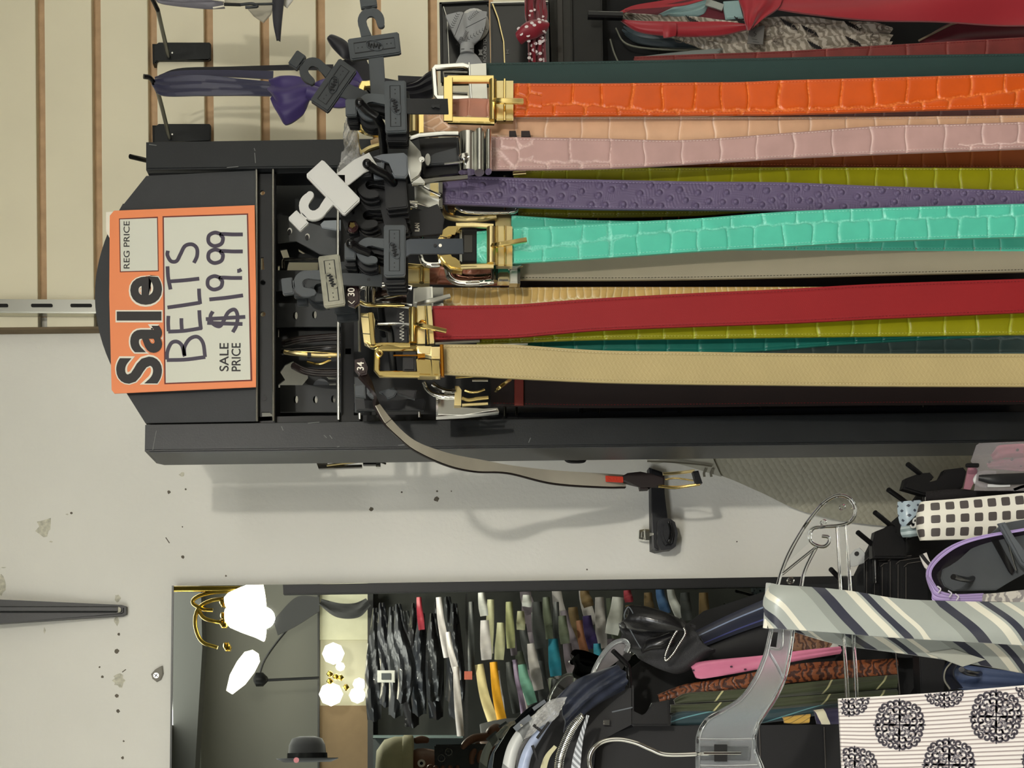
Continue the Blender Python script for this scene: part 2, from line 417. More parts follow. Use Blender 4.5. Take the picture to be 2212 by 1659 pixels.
# crossbar under the header with punched holes
cb = [(556, 366), (596, 366), (594, 908), (556, 910)]
h1 = [circ(567, 416, 5.5, 10), [(563, 556), (569, 555), (571, 582), (563, 583)], circ(568, 610, 6, 10), circ(568, 678, 6, 10), [(565, 890), (582, 890), (588, 895), (588, 899), (565, 900)]]
plate('crossbar', cb, YF + .012, .003, dark, rack, holes=h1)
for x, r in ((554, 2.6), (590, 3.2)): tube('chrome_wire', [(x, 366, YF + .004), (x + 1, 910, YF + .004)], r, steel, rack, straight=True)
plate('drilled_hole', circ(571, 860, 6), YF + .0115, .002, blackg, rack)
C8 = lambda L_: [(540 + a * .1356, 680 + b * .1356) for a, b in L_]
C4 = lambda L_: [(600 + a * .2532, 280 + b * .2532) for a, b in L_]
bh = [C8([(555, 800), (690, 735), (720, 850), (800, 895), (915, 915), (925, 1010), (805, 1155), (690, 1155), (650, 1128), (610, 1120), (550, 1160), (450, 1160), (450, 1110), (555, 1030), (480, 910)]),
      C4([(95, 1125), (345, 1125), (345, 1200), (75, 1205), (85, 1150)]), C4([(20, 1025), (75, 1015), (100, 1090), (45, 1095)]), C4([(175, 1015), (240, 1055), (215, 1060), (180, 1040)]),
      C4([(0, 1160), (18, 1158), (14, 1210), (0, 1210)]), C8([(1210, 980), (1370, 1000), (1370, 1020), (1255, 1030)]), C8([(1235, 1095), (1370, 1085), (1370, 1125), (1260, 1135)]),
      C8([(448, 236), (464, 236), (462, 355), (445, 355)])]
plate('back_panel', [(594, 366), (1250, 356), (1250, 900), (594, 908)], YF + .10, .003, dark, rack, holes=bh)
# vertical slotted straps
strapm = M('slotted_strap', (40, 43, 45), .42, noise=.12, nscale=30)
for (y0, y1, x0, x1), sl_ in (((655, 706, 597, 745), [(637, 682), (678, 680)]), ((832, 890, 605, 765), [(638, 863), (680, 863), (719, 862)]), ((584, 628, 560, 745), []), ((378, 470, 597, 745), [])):
    hs = [circ(x, y, 4, 8, 8) for x, y in sl_]
    s = plate('slotted_strap', rect(x0, x1, y0, y1), YF + .085, .003, strapm, rack, holes=hs)
    for x, y in sl_: plate('slot_rim', circ(x + 3, y, 3, 8, 8), YF + .084, .002, chrome, s)
plate('clasp_disc', circ(694, 836, 18, 16), YF + .087, .003, M('grey_disc', (92, 94, 96), .5), rack)
for x, y0, y1 in ((730, 366, 907), (770, 560, 640), (776, 640, 760), (768, 830, 870), (776, 818, 906), (905, 868, 902), (1090, 380, 900), (1115, 380, 898), (1256, 380, 893), (1292, 380, 893), (1429, 380, 890), (1466, 380, 890), (1604, 370, 886), (1640, 370, 886), (1800, 370, 882), (1990, 370, 880)):
    tube('chrome_wire', [(x, y0, YF + .006), (x + 1, y1, YF + .006)], 3.2, steel if x < 1000 else gunm, rack, straight=True)
box('lower_crossbar', 736, 764, 372, 904, YF + .02, .003, blackg, rack)
plate('inner_back_panel', [(1250, 345), (2260, 335), (2260, 880), (1250, 900)], YF + .06, .003, M('matte_black', (8, 9, 10), .7), rack)
scr_m = M('paint_scratch', (120, 122, 120), .6)
for a_, b_ in (((549, 320), (551, 326)), ((550, 330), (552, 352)), ((490, 362), (515, 360)), ((322, 312), (338, 314)), ((608, 921), (612, 930)), ((700, 940), (706, 946)), ((712, 940), (718, 948)), ((728, 966), (733, 964)), ((860, 962), (905, 958)), ((665, 914), (690, 912)), ((1146, 946), (1142, 956)), ((330, 972), (338, 930))):
    rbar('paint_scratch', [(*a_, YF - .0002), (*b_, YF - .0002)], 1.6, .5, scr_m, rack)
def peg(tip, base, yt, name='rack_peg'):
    b = W(*base); bb = b.copy(); bb[1] = YF + .045
    P = cr([bb, (b + bb) / 2, b, b * .45 + W(*tip) * .55, W(*tip)], 24)
    o = sweep(name, P, cprof(.0042, 10), blackg, rack); 
    bm = bmesh.new(); bmesh.ops.create_uvsphere(bm, u_segments=12, v_segments=8, radius=.0046)
    for v in bm.verts: v.co += Vector(W(*tip))
    finish('peg_tip', bm, blackg, o, True, 180)
peg((777, 222, 1.225), (822, 268, 1.245), 1.22); peg((793, 354, 1.225), (850, 395, 1.245), 1.22)
peg((757, 526, 1.225), (808, 560, 1.245), 1.22); peg((812, 700, 1.30), (840, 712, 1.32), 1.3)

# ---------------------------------------------------------------- the sale card
YS = YF - .003
card = thing('sale_sign', (400, 640, YS), 'orange sale price card with handwritten belts price on the rack header', 'sign')
orange = M('sign_orange', (255, 152, 98), .5, spec=.3); cream = M('sign_cream', (228, 229, 214), .55, spec=.3)
ink = M('sign_ink', (52, 50, 50), .6); inkl = M('sign_outline', (250, 244, 226), .5); dkred = M('sign_dark_line', (120, 50, 40), .6); marker = M('marker_ink', (66, 58, 76), .45)
plate('card', [(237, 466), (246, 455), (550, 443), (553, 640), (553, 836), (247, 850), (241, 842), (236, 640)], YS, .0012, orange, card, .0002)
plate('card_behind', [(229, 458), (245, 457), (240, 520), (229, 500)], YS + .002, .001, inkl, card)
plate('panel_line', [(351, 467), (536, 461), (545, 823), (355, 830)], YS - .0002, .0003, dkred, card)
plate('price_panel', [(354, 470), (533, 464), (541, 820), (358, 827)], YS - .0004, .0003, cream, card)
plate('panel_line', [(257, 472), (341, 468), (343, 586), (259, 588)], YS - .0002, .0003, dkred, card)
plate('reg_price_panel', [(259, 474), (339, 471), (341, 584), (261, 586)], YS - .0004, .0003, cream, card)
text('reg_price_lettering', 'REG PRICE', 267, 280, 580, 478, YS - .0005, ink, card, .005)
def word(body, bold, mat, Y, grow, ext):
    return text('sale_lettering', body, 251 - grow, 350 + grow, 829 + grow, 597 - grow, Y, mat, card, bold, ext, 0.0, 1.13)
word('Sale', .058, inkl, YS - .0003, 2.5, .0002); word('Sale', .030, ink, YS - .0006, 0, .0002)
text('sale_price_lettering', 'SALE', 474, 494, 802, 741, YS - .0005, ink, card, .012); text('sale_price_lettering', 'PRICE', 500, 520, 802, 741, YS - .0005, ink, card, .012)
q = lambda L_: [(a * .3014, 500 + b * .3014) for a, b in L_]
strokes = [[(1195, 922), (1330, 918), (1472, 900)], [(1197, 918), (1200, 860), (1228, 800), (1270, 790), (1305, 820), (1322, 890), (1322, 830), (1360, 770), (1415, 755), (1455, 800), (1470, 900)],
           [(1205, 718), (1320, 712), (1448, 692)], [(1208, 715), (1205, 655), (1207, 605)], [(1303, 700), (1300, 655), (1300, 622)], [(1440, 700), (1432, 630), (1428, 565)],
           [(1200, 545), (1320, 528), (1435, 510)], [(1435, 520), (1428, 460), (1426, 410)], [(1215, 358), (1320, 350), (1428, 338)], [(1222, 415), (1205, 330), (1200, 250)],
           [(1203, 138), (1200, 170), (1225, 212), (1265, 212), (1292, 165), (1325, 105), (1375, 92), (1410, 120), (1412, 175), (1390, 225)],
           [(1525, 573), (1508, 610), (1525, 660), (1572, 680), (1600, 645), (1635, 580), (1680, 560), (1702, 600), (1695, 670), (1668, 722)],
           [(1475, 628), (1620, 620), (1758, 612)], [(1485, 655), (1620, 660), (1738, 663)], [(1500, 487), (1620, 475), (1742, 458)]]
for x0, y0, yy in ((1485, 320, 330), (1490, 130, 137), (1490, 8, 18)):
    strokes.append([(x0 + 95, y0 + 12), (x0 + 50, y0), (x0 + 8, y0 + 22), (x0 + 6, y0 + 70), (x0 + 45, y0 + 96), (x0 + 95, y0 + 80), (x0 + 108, y0 + 40), (x0 + 95, y0 + 12), (x0 + 180, y0 + 13), (x0 + 250, y0 + 13)])
strokes.append([(1700, 283), (1712, 282), (1730, 272)])
for i, s in enumerate(strokes):
    rbar('pen_stroke', [(a, b, YS - .0005 - .00002 * i) for a, b in q(s)], 8.0, .5, marker, card, curve=len(s) > 2, n=8 * len(s))

# ---------------------------------------------------------------- embossed leather patterns (relief in the mesh itself)
def croc(seed, w, step=.030, boundary=None, irr=.05, h=.0011, gw=.0013, L=.75, fis=None):
    r = np.random.default_rng(seed); S = []; x = -step
    while x < L + step:
        st = step * (.85 + .3 * r.random())
        if x < irr:
            k = .016
            for yy in (.15, .5, .85): S.append((x + k * r.random() * .8, (yy + .25 * (r.random() - .5)) * w))
            x += k; continue
        bd = boundary(x) if boundary else 9
        if bd > 1.0: S.append((x + st / 2, .5 * w + .02 * w * r.random()))
        elif bd < 0: S.append((x + st / 2, .5 * w))
        else:
            m = bd * .5; S.append((x + st / 2, m * w)); S.append((x + st / 2 + step * .45 * (r.random() - .2), (2 * bd - m) * w))
        x += st
    S = np.array(S); ph = r.random(6) * 6
    rows = []
    for q_ in range(2):
        xs_ = [irr - step * .5 * q_]
        while xs_[-1] < L + step: xs_.append(xs_[-1] + step * (.86 + .28 * r.random()))
        rows.append((np.array(xs_), (r.random(len(xs_)) - .5) * .0035, (r.random(len(xs_)) - .5) * .004))
    smin = lambda a, b, k: -np.log(np.exp(-a / k) + np.exp(-b / k)) * k
    def f(s, t):
        X = s + .0009 * np.sin(s * 260 + ph[0]) + .0007 * np.sin(t * 7 + s * 90 + ph[1]); Y = t * w + .0006 * np.sin(s * 310 + ph[2]) + .0002 * np.sin(s * 700 + ph[3])
        d1 = np.full(X.shape, 9.); d2 = np.full(X.shape, 9.); near = s < irr + .004
        for sx, sy in S[S[:, 0] < irr + .03]:
            d = np.sqrt((X - sx) ** 2 + (Y - sy) ** 2); lo = np.minimum(d, d1); d2 = np.minimum(d2, np.maximum(d, d1)); d1 = lo
        ev = (d2 - d1)
        sv = s[:, 0]; bd = np.array([boundary(x) if boundary else 9. for x in sv])[:, None]
        bd = np.where(bd > 1.0, 9., bd); Yb = bd * w
        side = Y > Yb; res = []
        for xs_, tl_, bw in rows:
            dd = np.full(X.shape, 9.)
            i0 = np.clip(np.searchsorted(xs_, sv), 1, len(xs_) - 1)
            for k in (-1, 0):
                ii = (i0 + k)[:, None]; line = xs_[ii] + tl_[ii] * (t - .5) + bw[ii] * (t - .5) ** 2
                dd = np.minimum(dd, np.abs(X - line))
            res.append(dd)
        dx = np.where(side, res[1], res[0]); dy = np.abs(Y - Yb) + .00012 * np.sin(s * 1900 + ph[4])
        er = smin(dx, np.where(bd > 1, 1., np.abs(dy)), .0012) * 2
        e = np.where(near, ev, er)
        G = np.exp(-(e / gw) ** 2); Hf = 0
        if fis:
            fw_ = fis(sv)[:, None]; cs = .0036; gi, gj = np.floor(X / cs), np.floor(Y / cs); f1 = np.full(X.shape, 9.); f2 = f1.copy()
            hsh = lambda a, b, k: (np.sin(a * 127.1 + b * 311.7 + k * 74.7) * 43758.5453) % 1
            for a in (-1, 0, 1):
                for b in (-1, 0, 1):
                    A_, B_ = gi + a, gj + b; d = np.hypot(X - (A_ + hsh(A_, B_, 1)) * cs, Y - (B_ + hsh(A_, B_, 2)) * cs); lo = np.minimum(d, f1); f2 = np.minimum(f2, np.maximum(d, f1)); f1 = lo
            mk = np.clip((fw_ - e) / (fw_ * .25 + 1e-6), 0, 1); gf = np.exp(-((f2 - f1) / .0007) ** 2); edge = np.exp(-((e - fw_) / .0006) ** 2)
            G = np.maximum(G * (1 - mk) + mk * (.25 + .6 * gf), edge * .8 * (fw_ > .001)); Hf = mk * (-.0007 + .0003 * (1 - gf))
        H = h * (1 - np.exp(-(e / (gw * 2.6)) ** 2)) + .00025 * np.exp(-((e - gw * 2.2) / (gw)) ** 2)
        H = H + Hf; ed = np.minimum(t, 1 - t); H = H * np.clip(ed / .04, 0, 1) - .0006 * np.exp(-((ed - .075) / .02) ** 2)
        return H, G
    return f
def ostrich(seed, w, L=.7):
    r = np.random.default_rng(seed); S = []
    for _ in range(4000):
        p = (r.random() * L, (.13 + .74 * r.random()) * w)
        if all((p[0] - q_[0]) ** 2 + (p[1] - q_[1]) ** 2 > .0104 ** 2 for q_ in S): S.append(p)
    S = np.array(S)
    def f(s, t):
        Y = t * w; H = .00016 * np.sin(s * 2300 + 5 * np.sin(s * 130 + t * 4)) * np.clip(3 * np.sin(s * 170 + t * 7), 0, 1) + .00016 * np.sin(Y * 2400 + 4 * np.sin(s * 110)) * np.clip(3 * np.sin(s * 120 - t * 8), 0, 1)
        for sx, sy in S:
            d = np.sqrt((s - sx) ** 2 + (Y - sy) ** 2); H = H + .0019 * np.exp(-(d / .0026) ** 4) - .0007 * np.exp(-((d - .0035) / .0008) ** 2)
        ed = np.minimum(t, 1 - t); H = H * np.clip(ed / .05, 0, 1) - .0006 * np.exp(-((ed - .075) / .02) ** 2)
        return H, np.zeros_like(H)
    return f
def grainf(kind, w):
    def f(s, t):
        Y = t * w; H = .00012 * np.sin(s * 2600 + 1.2 * np.sin(Y * 900)) * np.sin(Y * 2300 + 1.5 * np.sin(s * 700)) if kind == 'liz' else .00012 * np.sin(s * 3000 + 2 * np.sin(Y * 800)) * np.sin(Y * 3300)
        if kind == 'liz': H = H + .00006 * np.sin(s * 1350 + 2 * np.sin(s * 70 + Y * 60)) * np.sin(Y * 700 + s * 50)
        ed = np.minimum(t, 1 - t); H = H * np.clip(ed / .05, 0, 1) - .0005 * np.exp(-((ed - .075) / .02) ** 2)
        return H, np.clip(.5 + H * 1800, 0, 1)
    return f

def belt(label, stations, Y, mat, disp=None, stitch=None, fine=True, th=.0032, group='belts hanging on the rack', bulge=0.0, name='leather_belt', dy=None, both=True):
    """stations: (px, near edge, far edge) down the strap"""
    x0, a0, b0 = stations[0]
    t = thing(name, (x0, (a0 + b0) / 2, Y), label, 'belt', group)
    Yf = dy or (lambda x: Y)
    A = [(x, a, Yf(x)) for x, a, b in stations]; B = [(x, b, Yf(x)) for x, a, b in stations]
    ln = stations[-1][0] - x0; wd = max(b - a for _, a, b in stations)
    o = sheet('strap', A, B, mat, t, n=int(ln / (1.6 if fine else 6)), m=int(wd / (1.7 if fine else 6)) + 2, th=th, disp=disp, bulge=bulge)
    if stitch: stitches(o, stitch, t, both=both)
    return t, o
def leather(name, c, c2=None, rough=.36, coat=.12, **k):
    return M(name, c, rough, attr='groove' if c2 else None, rgb2=c2, coat=coat, noise=.07, nscale=45, **k)

m_org = leather('orange_croc_leather', (206, 82, 14), (236, 132, 62)); m_mau = leather('mauve_leather', (184, 148, 142), (222, 194, 186), rough=.5, coat=.1)
m_pea = leather('peach_leather', (222, 178, 142), (250, 222, 196)); m_lim = leather('lime_leather', (138, 136, 10), (176, 184, 60)); m_olv = leather('olive_leather', (120, 116, 20), (140, 136, 40))
m_pur = leather('purple_ostrich_leather', (96, 84, 114), rough=.5, coat=.05); m_tea = leather('turquoise_leather', (84, 196, 168), (140, 226, 204)); m_dte = leather('deep_teal_leather', (24, 110, 98), (60, 150, 134))
m_gry = leather('grey_blue_leather', (84, 108, 106), (130, 150, 146)); m_yel = leather('yellow_croc_leather', (232, 194, 120), (255, 238, 190), rough=.25); m_red = M('red_leather', (140, 16, 22), .62, noise=.03, nscale=20, bump=.08, bscale=900)
m_tau = M('taupe_leather', (158, 149, 126), .6, noise=.04, nscale=20, bump=.05, bscale=800); m_gol = M('gold_lizard_leather', (164, 146, 98), .4, attr='groove', rgb2=(196, 178, 128), noise=.05, nscale=20, coat=.12)
m_grn = M('dark_green_leather', (20, 44, 42), .5, attr='groove', rgb2=(34, 64, 60), noise=.05); m_brn = M('dark_brown_leather', (30, 18, 17), .5, noise=.1, nscale=30); m_mar = M('maroon_leather', (110, 40, 32), .5, noise=.15, nscale=50)
m_rust = leather('rust_leather', (150, 74, 24), (176, 100, 44), rough=.5, coat=.05); m_terr = leather('terracotta_leather', (160, 96, 72), (186, 124, 96)); m_plum = leather('plum_leather', (130, 90, 86), (156, 116, 108), rough=.5)
th_o = M('orange_thread', (232, 128, 84), .7); th_l = M('light_thread', (216, 200, 190), .7); th_t = M('turquoise_thread', (150, 224, 206), .7); th_k = M('dark_thread', (28, 24, 22), .8)
th_y = M('lime_thread', (190, 190, 90), .7); th_c = M('cream_thread', (214, 202, 160), .7); th_p = M('purple_thread', (150, 140, 168), .7); th_r = M('red_thread', (110, 20, 26), .7); th_g = M('green_thread', (60, 84, 76), .7)

YA, YB2, YC, YD, YE = 1.300, 1.316, 1.334, 1.352, 1.372      # layers of straps from front to back
B = {}
B['green'] = belt('dark green grained leather belt with a chrome square buckle beside the orange belt', [(1045, 136, 186), (1300, 132, 184), (1600, 126, 182), (1900, 120, 176), (2250, 115, 170)], YC, m_grn, grainf('g', .035), th_g)
B['orange'] = belt('bright orange crocodile embossed belt with a square gold buckle', [(1108, 180, 250), (1300, 180, 249), (1480, 178, 248), (1600, 177, 247), (1700, 173, 246), (2000, 165, 237), (2250, 157, 230)], YA, m_org,
     croc(11, .0335, .0310, lambda x: .66 + .22 * min(1, max(0, (x - .07) / .07)) - (.3 * max(0, x - .36) / .12 if x > .36 else 0), .025, fis=lambda s: .0016 * (.7 + .5 * np.sin(s * 120))), th_o)
B['peach'] = belt('peach crocodile embossed belt between the orange and the mauve belt', [(915, 247, 291), (1000, 248, 293), (1120, 252, 300), (1300, 252, 315), (1500, 252, 320), (1740, 252, 318), (2000, 251, 316), (2250, 248, 312)], YB2, m_pea, croc(12, .030, .033, lambda x: .9 if x < .16 else 9, .03), th_l)
B['mauve'] = belt('dusty mauve crocodile embossed belt with a large silver clamp buckle', [(1058, 294, 366), (1100, 296, 366), (1300, 299, 363), (1480, 302, 354), (1700, 287, 341), (1900, 272, 332), (2060, 268, 326), (2250, 262, 319)], YA, m_mau, croc(13, .030, .036, lambda x: .8 if x < .12 or x > .47 else 9, .04, fis=lambda s: .0022 * np.clip((.14 - s) / .04, 0, 1) + 1e-5), th_l)
B['rust'] = belt('rust brown crocodile embossed belt half hidden behind the mauve belt', [(1200, 286, 350), (1500, 290, 358), (1800, 296, 362), (2000, 298, 364), (2250, 298, 366)], YE, m_rust, croc(14, .033, .028, None, 0), th_o)
B['plum'] = belt('plum brown croc belt peeking out under the orange belt', [(1500, 200, 247), (1800, 200, 251), (2250, 190, 250)], YE, m_plum, croc(15, .03, .03, None, 0), None)
B['lime'] = belt('lime green crocodile belt between the mauve and the purple belt', [(1110, 366, 420), (1200, 366, 425), (1300, 363, 428), (1700, 361, 425), (2000, 362, 420), (2250, 363, 416)], YC, m_lim, croc(16, .031, .029, lambda x: .9, .0), th_y)
B['olive'] = belt('olive green crocodile belt showing below the purple belt', [(1120, 400, 467), (1300, 400, 468), (1500, 402, 464), (1700, 395, 452), (2250, 372, 430)], YD, m_olv, croc(17, .032, .027, None, 0), th_y)
B['purple'] = belt('dusky purple ostrich bump belt with a pale gold buckle', [(948, 378, 440), (1060, 382, 444), (1150, 385, 448), (1300, 388, 452), (1500, 392, 453), (1700, 394, 455), (1900, 402, 460), (2250, 413, 468)], YB2, m_pur, ostrich(4, .031), th_p)
B['teal'] = belt('turquoise crocodile belt on top of a second turquoise one, gold horseshoe buckle', [(1030, 500, 568), (1110, 492, 568), (1240, 486, 561), (1400, 477, 550), (1500, 472, 543), (1700, 457, 532), (1900, 449, 521), (2250, 439, 510)], YA, m_tea,
     croc(18, .0335, .030, lambda x: .68 if x < .03 else (.62 - .26 * max(0, min(1, (x - .06) / .12))), .02, fis=lambda s: .0042 * np.clip((.20 - s) / .06, .25, 1) * (.7 + .5 * np.sin(s * 150))), th_t)
B['teal2'] = belt('second turquoise belt, lower strap under the one with the horseshoe buckle', [(1105, 465, 530), (1300, 476, 540), (1580, 478, 541), (1700, 477, 541), (2250, 470, 543)], YC, m_tea, croc(19, .031, .031, None, 0), th_t)
B['taupe'] = belt('plain taupe leather belt lying next to the turquoise belts', [(1115, 536, 604), (1300, 538, 605), (1500, 535, 603), (1700, 532, 599), (1900, 529, 594), (2250, 524, 586)], YC, m_tau, grainf('g', .03), th_k, fine=True)
B['maroon'] = belt('very dark maroon strap in the gap between the taupe and the red belt', [(1080, 560, 622), (1300, 560, 621), (1700, 560, 622), (2250, 553, 622)], YE, m_brn, None, None, False)
B['yellow'] = belt('yellow crocodile belt running behind the red belt', [(948, 621, 684), (1080, 621, 686), (1300, 620, 688), (1500, 620, 688), (1850, 619, 690), (2250, 614, 688)], YD, m_yel, croc(20, .033, .0078, lambda x: .5 + .14 * math.sin(x * 30), .0, h=.0011, gw=.0009), th_c)
B['red'] = belt('plain red leather belt with a broad gold buckle', [(934, 661, 733), (1100, 658, 729), (1200, 651, 721), (1300, 644, 713), (1500, 633, 705), (1700, 624, 698), (1900, 613, 688), (2250, 601, 673)], YA, m_red, grainf('g', .033), th_r)
B['lime2'] = belt('lime green crocodile belt below the red belt', [(1030, 690, 744), (1150, 680, 738), (1300, 672, 733), (1500, 667, 731), (1700, 664, 728), (2250, 660, 722)], YB2, m_lim, croc(21, .031, .031, None, .10), th_y, both=True)
B['dteal'] = belt('deep teal crocodile belt above the gold lizard belt', [(1110, 705, 765), (1300, 698, 760), (1600, 696, 760), (1850, 685, 742), (2250, 660, 720)], YC, m_dte, croc(22, .031, .031, None, 0), None)
B['greyblue'] = belt('slate grey crocodile belt coming out from behind the deep teal one', [(1500, 700, 762), (1800, 700, 763), (2250, 700, 764)], YE, m_gry, croc(23, .03, .029, lambda x: .5, 0), None)
B['gold'] = belt('pale gold lizard grain belt with a shiny gold block buckle', [(950, 744, 808), (1040, 744, 813), (1100, 744, 817), (1300, 757, 826), (1500, 760, 830), (1700, 763, 832), (1900, 764, 834), (2250, 764, 835)], YA, m_gol, grainf('liz', .032), th_c)
B['brown'] = belt('dark brown leather belt against the left flange of the rack', [(1060, 806, 876), (1300, 806, 880), (1700, 806, 876), (2250, 800, 872)], YE + .02, m_brn, None, th_r, False, both=True)
rbar('belt_loop', [(1121, 800, YE + .016), (1121, 876, YE + .016)], 20, 5, m_mar, B['brown'][0])
B['terra'] = belt('terracotta crocodile belt tucked in above the yellow belt', [(924, 574, 612), (1000, 575, 614), (1100, 578, 616)], YD, m_terr, croc(24, .02, .02, None, .05), None)
B['dkred'] = belt('dark oxblood belt at the outer edge beside the dark green belt', [(1370, 122, 172), (1500, 117, 170), (1700, 110, 160), (1900, 98, 150), (2250, 78, 140)], YE + .02, M('oxblood_leather', (112, 42, 38), .5, attr='groove', rgb2=(140, 70, 62), noise=.15, nscale=60), croc(25, .03, .04, None, 0), th_r)
B['peach2'] = belt('end of a pinkish tan croc belt seen through the square gold buckle', [(975, 214, 262), (1020, 212, 264), (1064, 214, 262)], YB2, leather('tan_pink_leather', (190, 130, 108), (208, 160, 140)), croc(26, .03, .02, None, 0), None)
B['side'] = belt('taupe belt hung on the outer side of the rack, seen nearly edge on', [(826, 974, 998), (1000, 968, 994), (1200, 964, 991), (1400, 962, 981), (1500, 958, 974)], 1.565, m_tau, None, None, False)
plate('buckle_frame', [(678, 985), (706, 984), (706, 1005), (786, 987), (786, 994), (710, 1008), (782, 1003), (782, 1009), (688, 1012)], 1.56, .008, gunm, B['side'][0], .001)
rbar('prong', [(706, 1006, 1.556), (786, 996, 1.556)], 3, 3, goldb, B['side'][0])
plate('clamp', rect(784, 812, 985, 1003), 1.557, .01, blackg, B['side'][0], .001); plate('clamp', rect(812, 822, 986, 1008), 1.555, .01, chrome, B['side'][0], .001)
rbar('prong', [(818, 996, 1.55), (834, 1002, 1.55)], 4, 4, gunm, B['side'][0])

# loose belt that slides off the rack and droops to the wall hook
t = thing('leather_belt', (1000, 950, 1.42), 'dark belt sliding off the rack, its pale grey lining turned outward', 'belt', 'belts hanging on the rack')
up = [(792, 800, 1.27), (806, 830, 1.27), (820, 872, 1.28), (846, 906, 1.29), (880, 940, 1.31), (916, 961, 1.33), (978, 981, 1.37), (1040, 993, 1.41), (1110, 1006, 1.45), (1200, 1016, 1.50), (1310, 1023, 1.54), (1352, 1026, 1.56)]
lo = [(776, 812, 1.262), (812, 852, 1.262), (812, 876, 1.272), (834, 915, 1.282), (864, 945, 1.302), (902, 974, 1.322), (970, 1004, 1.362), (1030, 1017, 1.402), (1100, 1020, 1.442), (1196, 1042, 1.492), (1305, 1050, 1.532), (1352, 1050, 1.552)]
lining = M('belt_lining', (196, 190, 172), .75, noise=.06, nscale=25, bump=.06, bscale=700)
sheet('lining', up[2:], lo[2:], lining, t, n=70, m=6, th=.001)
off = lambda L_, d, e: [(a, b + d, c + e) for a, b, c in L_]
sheet('outer_leather', off(up[2:], 2, .0012), off(lo[2:], 3.5, .0012), m_brn, t, n=70, m=5, th=.0022)
sheet('strap_end', up[:4], lo[:4], m_brn, t, n=24, m=5, th=.003)
rbar('red_thread_tag', [(1309, 1034, 1.53), (1345, 1036, 1.54)], 13, 4, M('red_thread_wrap', (222, 70, 48), .7, bump=.4, bscale=500), t)
plate('buckle_tab', [(1340, 1030), (1356, 1021), (1384, 1018), (1404, 1022), (1436, 1030), (1436, 1050), (1404, 1049), (1402, 1056), (1384, 1057), (1382, 1048), (1364, 1044), (1344, 1038)], 1.54, .012, m_brn, t, .002)
rbar('buckle_frame', [(1432, 1024, 1.54), (1470, 1021, 1.54), (1500, 1017, 1.535)], 6, 6, goldb, t, curve=True); rbar('buckle_frame', [(1422, 1050, 1.54), (1460, 1053, 1.54), (1512, 1046, 1.535)], 6, 6, gold, t, curve=True)
plate('buckle_bar', [(1497, 1018), (1509, 1016), (1518, 1043), (1505, 1045)], 1.53, .01, dark, t, .001)
rbar('prong', [(1436, 1036, 1.545), (1460, 1033, 1.54), (1498, 1038, 1.535)], 3, 3, gold, t, curve=True)

# ---------------------------------------------------------------- buckles
def frame(t, pts, w, h, Y, mat, r=None, round_=False, name='buckle_frame', n=None):
    P = [(a, b, Y) for a, b in pts]
    return (tube(name, P, w / 2, mat, t, n=n or 40, seg=12) if round_ else rbar(name, P, w, h, mat, t))
def loopbar(t, x0, x1, y0, y1, w, h, Y, mat, r=7, name='buckle_frame'):
    P = np.array([W(a, b, Y) for a, b in rrect(x0 + w / 2, x1 - w / 2, y0 + w / 2, y1 - w / 2, r, 5)])
    return sweep(name, P, bprof(w * K(Y), h * K(Y), .35 * min(w, h) * K(Y)), mat, t, True, flatref=True, sharp=25)
def barrel(t, x0, x1, y0, y1, Y, mat, name='roller', d=.008):
    """a half round metal sleeve standing across the strap"""
    P = np.array([W((x0 + x1) / 2, y0, Y), W((x0 + x1) / 2, y1, Y)])
    return sweep(name, P, cprof((x1 - x0) / 2 * K(Y), 20, d / 2), mat, t, flatref=True, sharp=60)
def prong(t, a, b, w, Y, mat):
    P = cr([W(a[0], a[1], Y + .004), W(a[0] * .8 + b[0] * .2, a[1] * .8 + b[1] * .2, Y - .004), W(*((a[0] + b[0]) / 2, (a[1] + b[1]) / 2), Y - .005), W(b[0], b[1], Y - .002)], 14)
    return sweep('prong', P, bprof(w * K(Y), w * .7 * K(Y)), mat, t, flatref=True, sharp=30)

t = B['green'][0]; Y = YC - .012
rbar('buckle_frame', [(1012, 146, Y), (1000, 142, Y), (940, 146, Y), (937, 150, Y), (941, 206, Y), (945, 212, Y), (1012, 213, Y)], 11, 9, chrome, t)
rbar('inner_frame', [(1010, 157, Y + .002), (958, 156, Y + .002), (962, 200, Y + .002), (1010, 202, Y + .002)], 5, 5, gunm, t)
plate('clamp_plate', [(1012, 138), (1050, 135), (1053, 214), (1014, 216)], Y, .008, steel, t, .001); rbar('clamp_ridge', [(1013, 136, Y - .001), (1018, 216, Y - .001)], 4, 5, chrome, t)
t = B['orange'][0]; Y = YA - .006
rbar('buckle_frame', [(1066, 171, Y), (968, 171, Y), (967, 172, Y), (967, 258, Y), (968, 259, Y), (1068, 262, Y)], 14, 11, gold, t)
rbar('frame_face', [(968, 168, Y - .004), (968, 262, Y - .004)], 20, 5, gold, t)
barrel(t, 1056, 1073, 174, 262, Y - .001, gold, d=.010); box('keeper', 1073, 1109, 173, 259, Y, .008, goldb, t, .0012); rbar('keeper_ridge', [(1090, 171, Y - .002), (1090, 261, Y - .002)], 5, 6, gold, t)
prong(t, (1064, 217), (1130, 219), 11, Y - .006, gold)
t = B['peach'][0]; Y = YC - .014
barrel(t, 884, 905, 244, 288, Y, goldb, d=.012); box('keeper', 905, 918, 243, 288, Y + .002, .008, gold, t, .001)
rbar('buckle_frame', [(880, 292, Y), (800, 284, Y), (778, 272, Y), (772, 262, Y), (782, 190, Y), (792, 184, Y), (812, 182, Y)], 16, 12, gold, t, curve=True)
rbar('buckle_frame', [(880, 300, Y + .01), (806, 318, Y + .01), (780, 330, Y + .01), (772, 312, Y + .01), (770, 290, Y + .01)], 10, 10, goldb, t, curve=True)
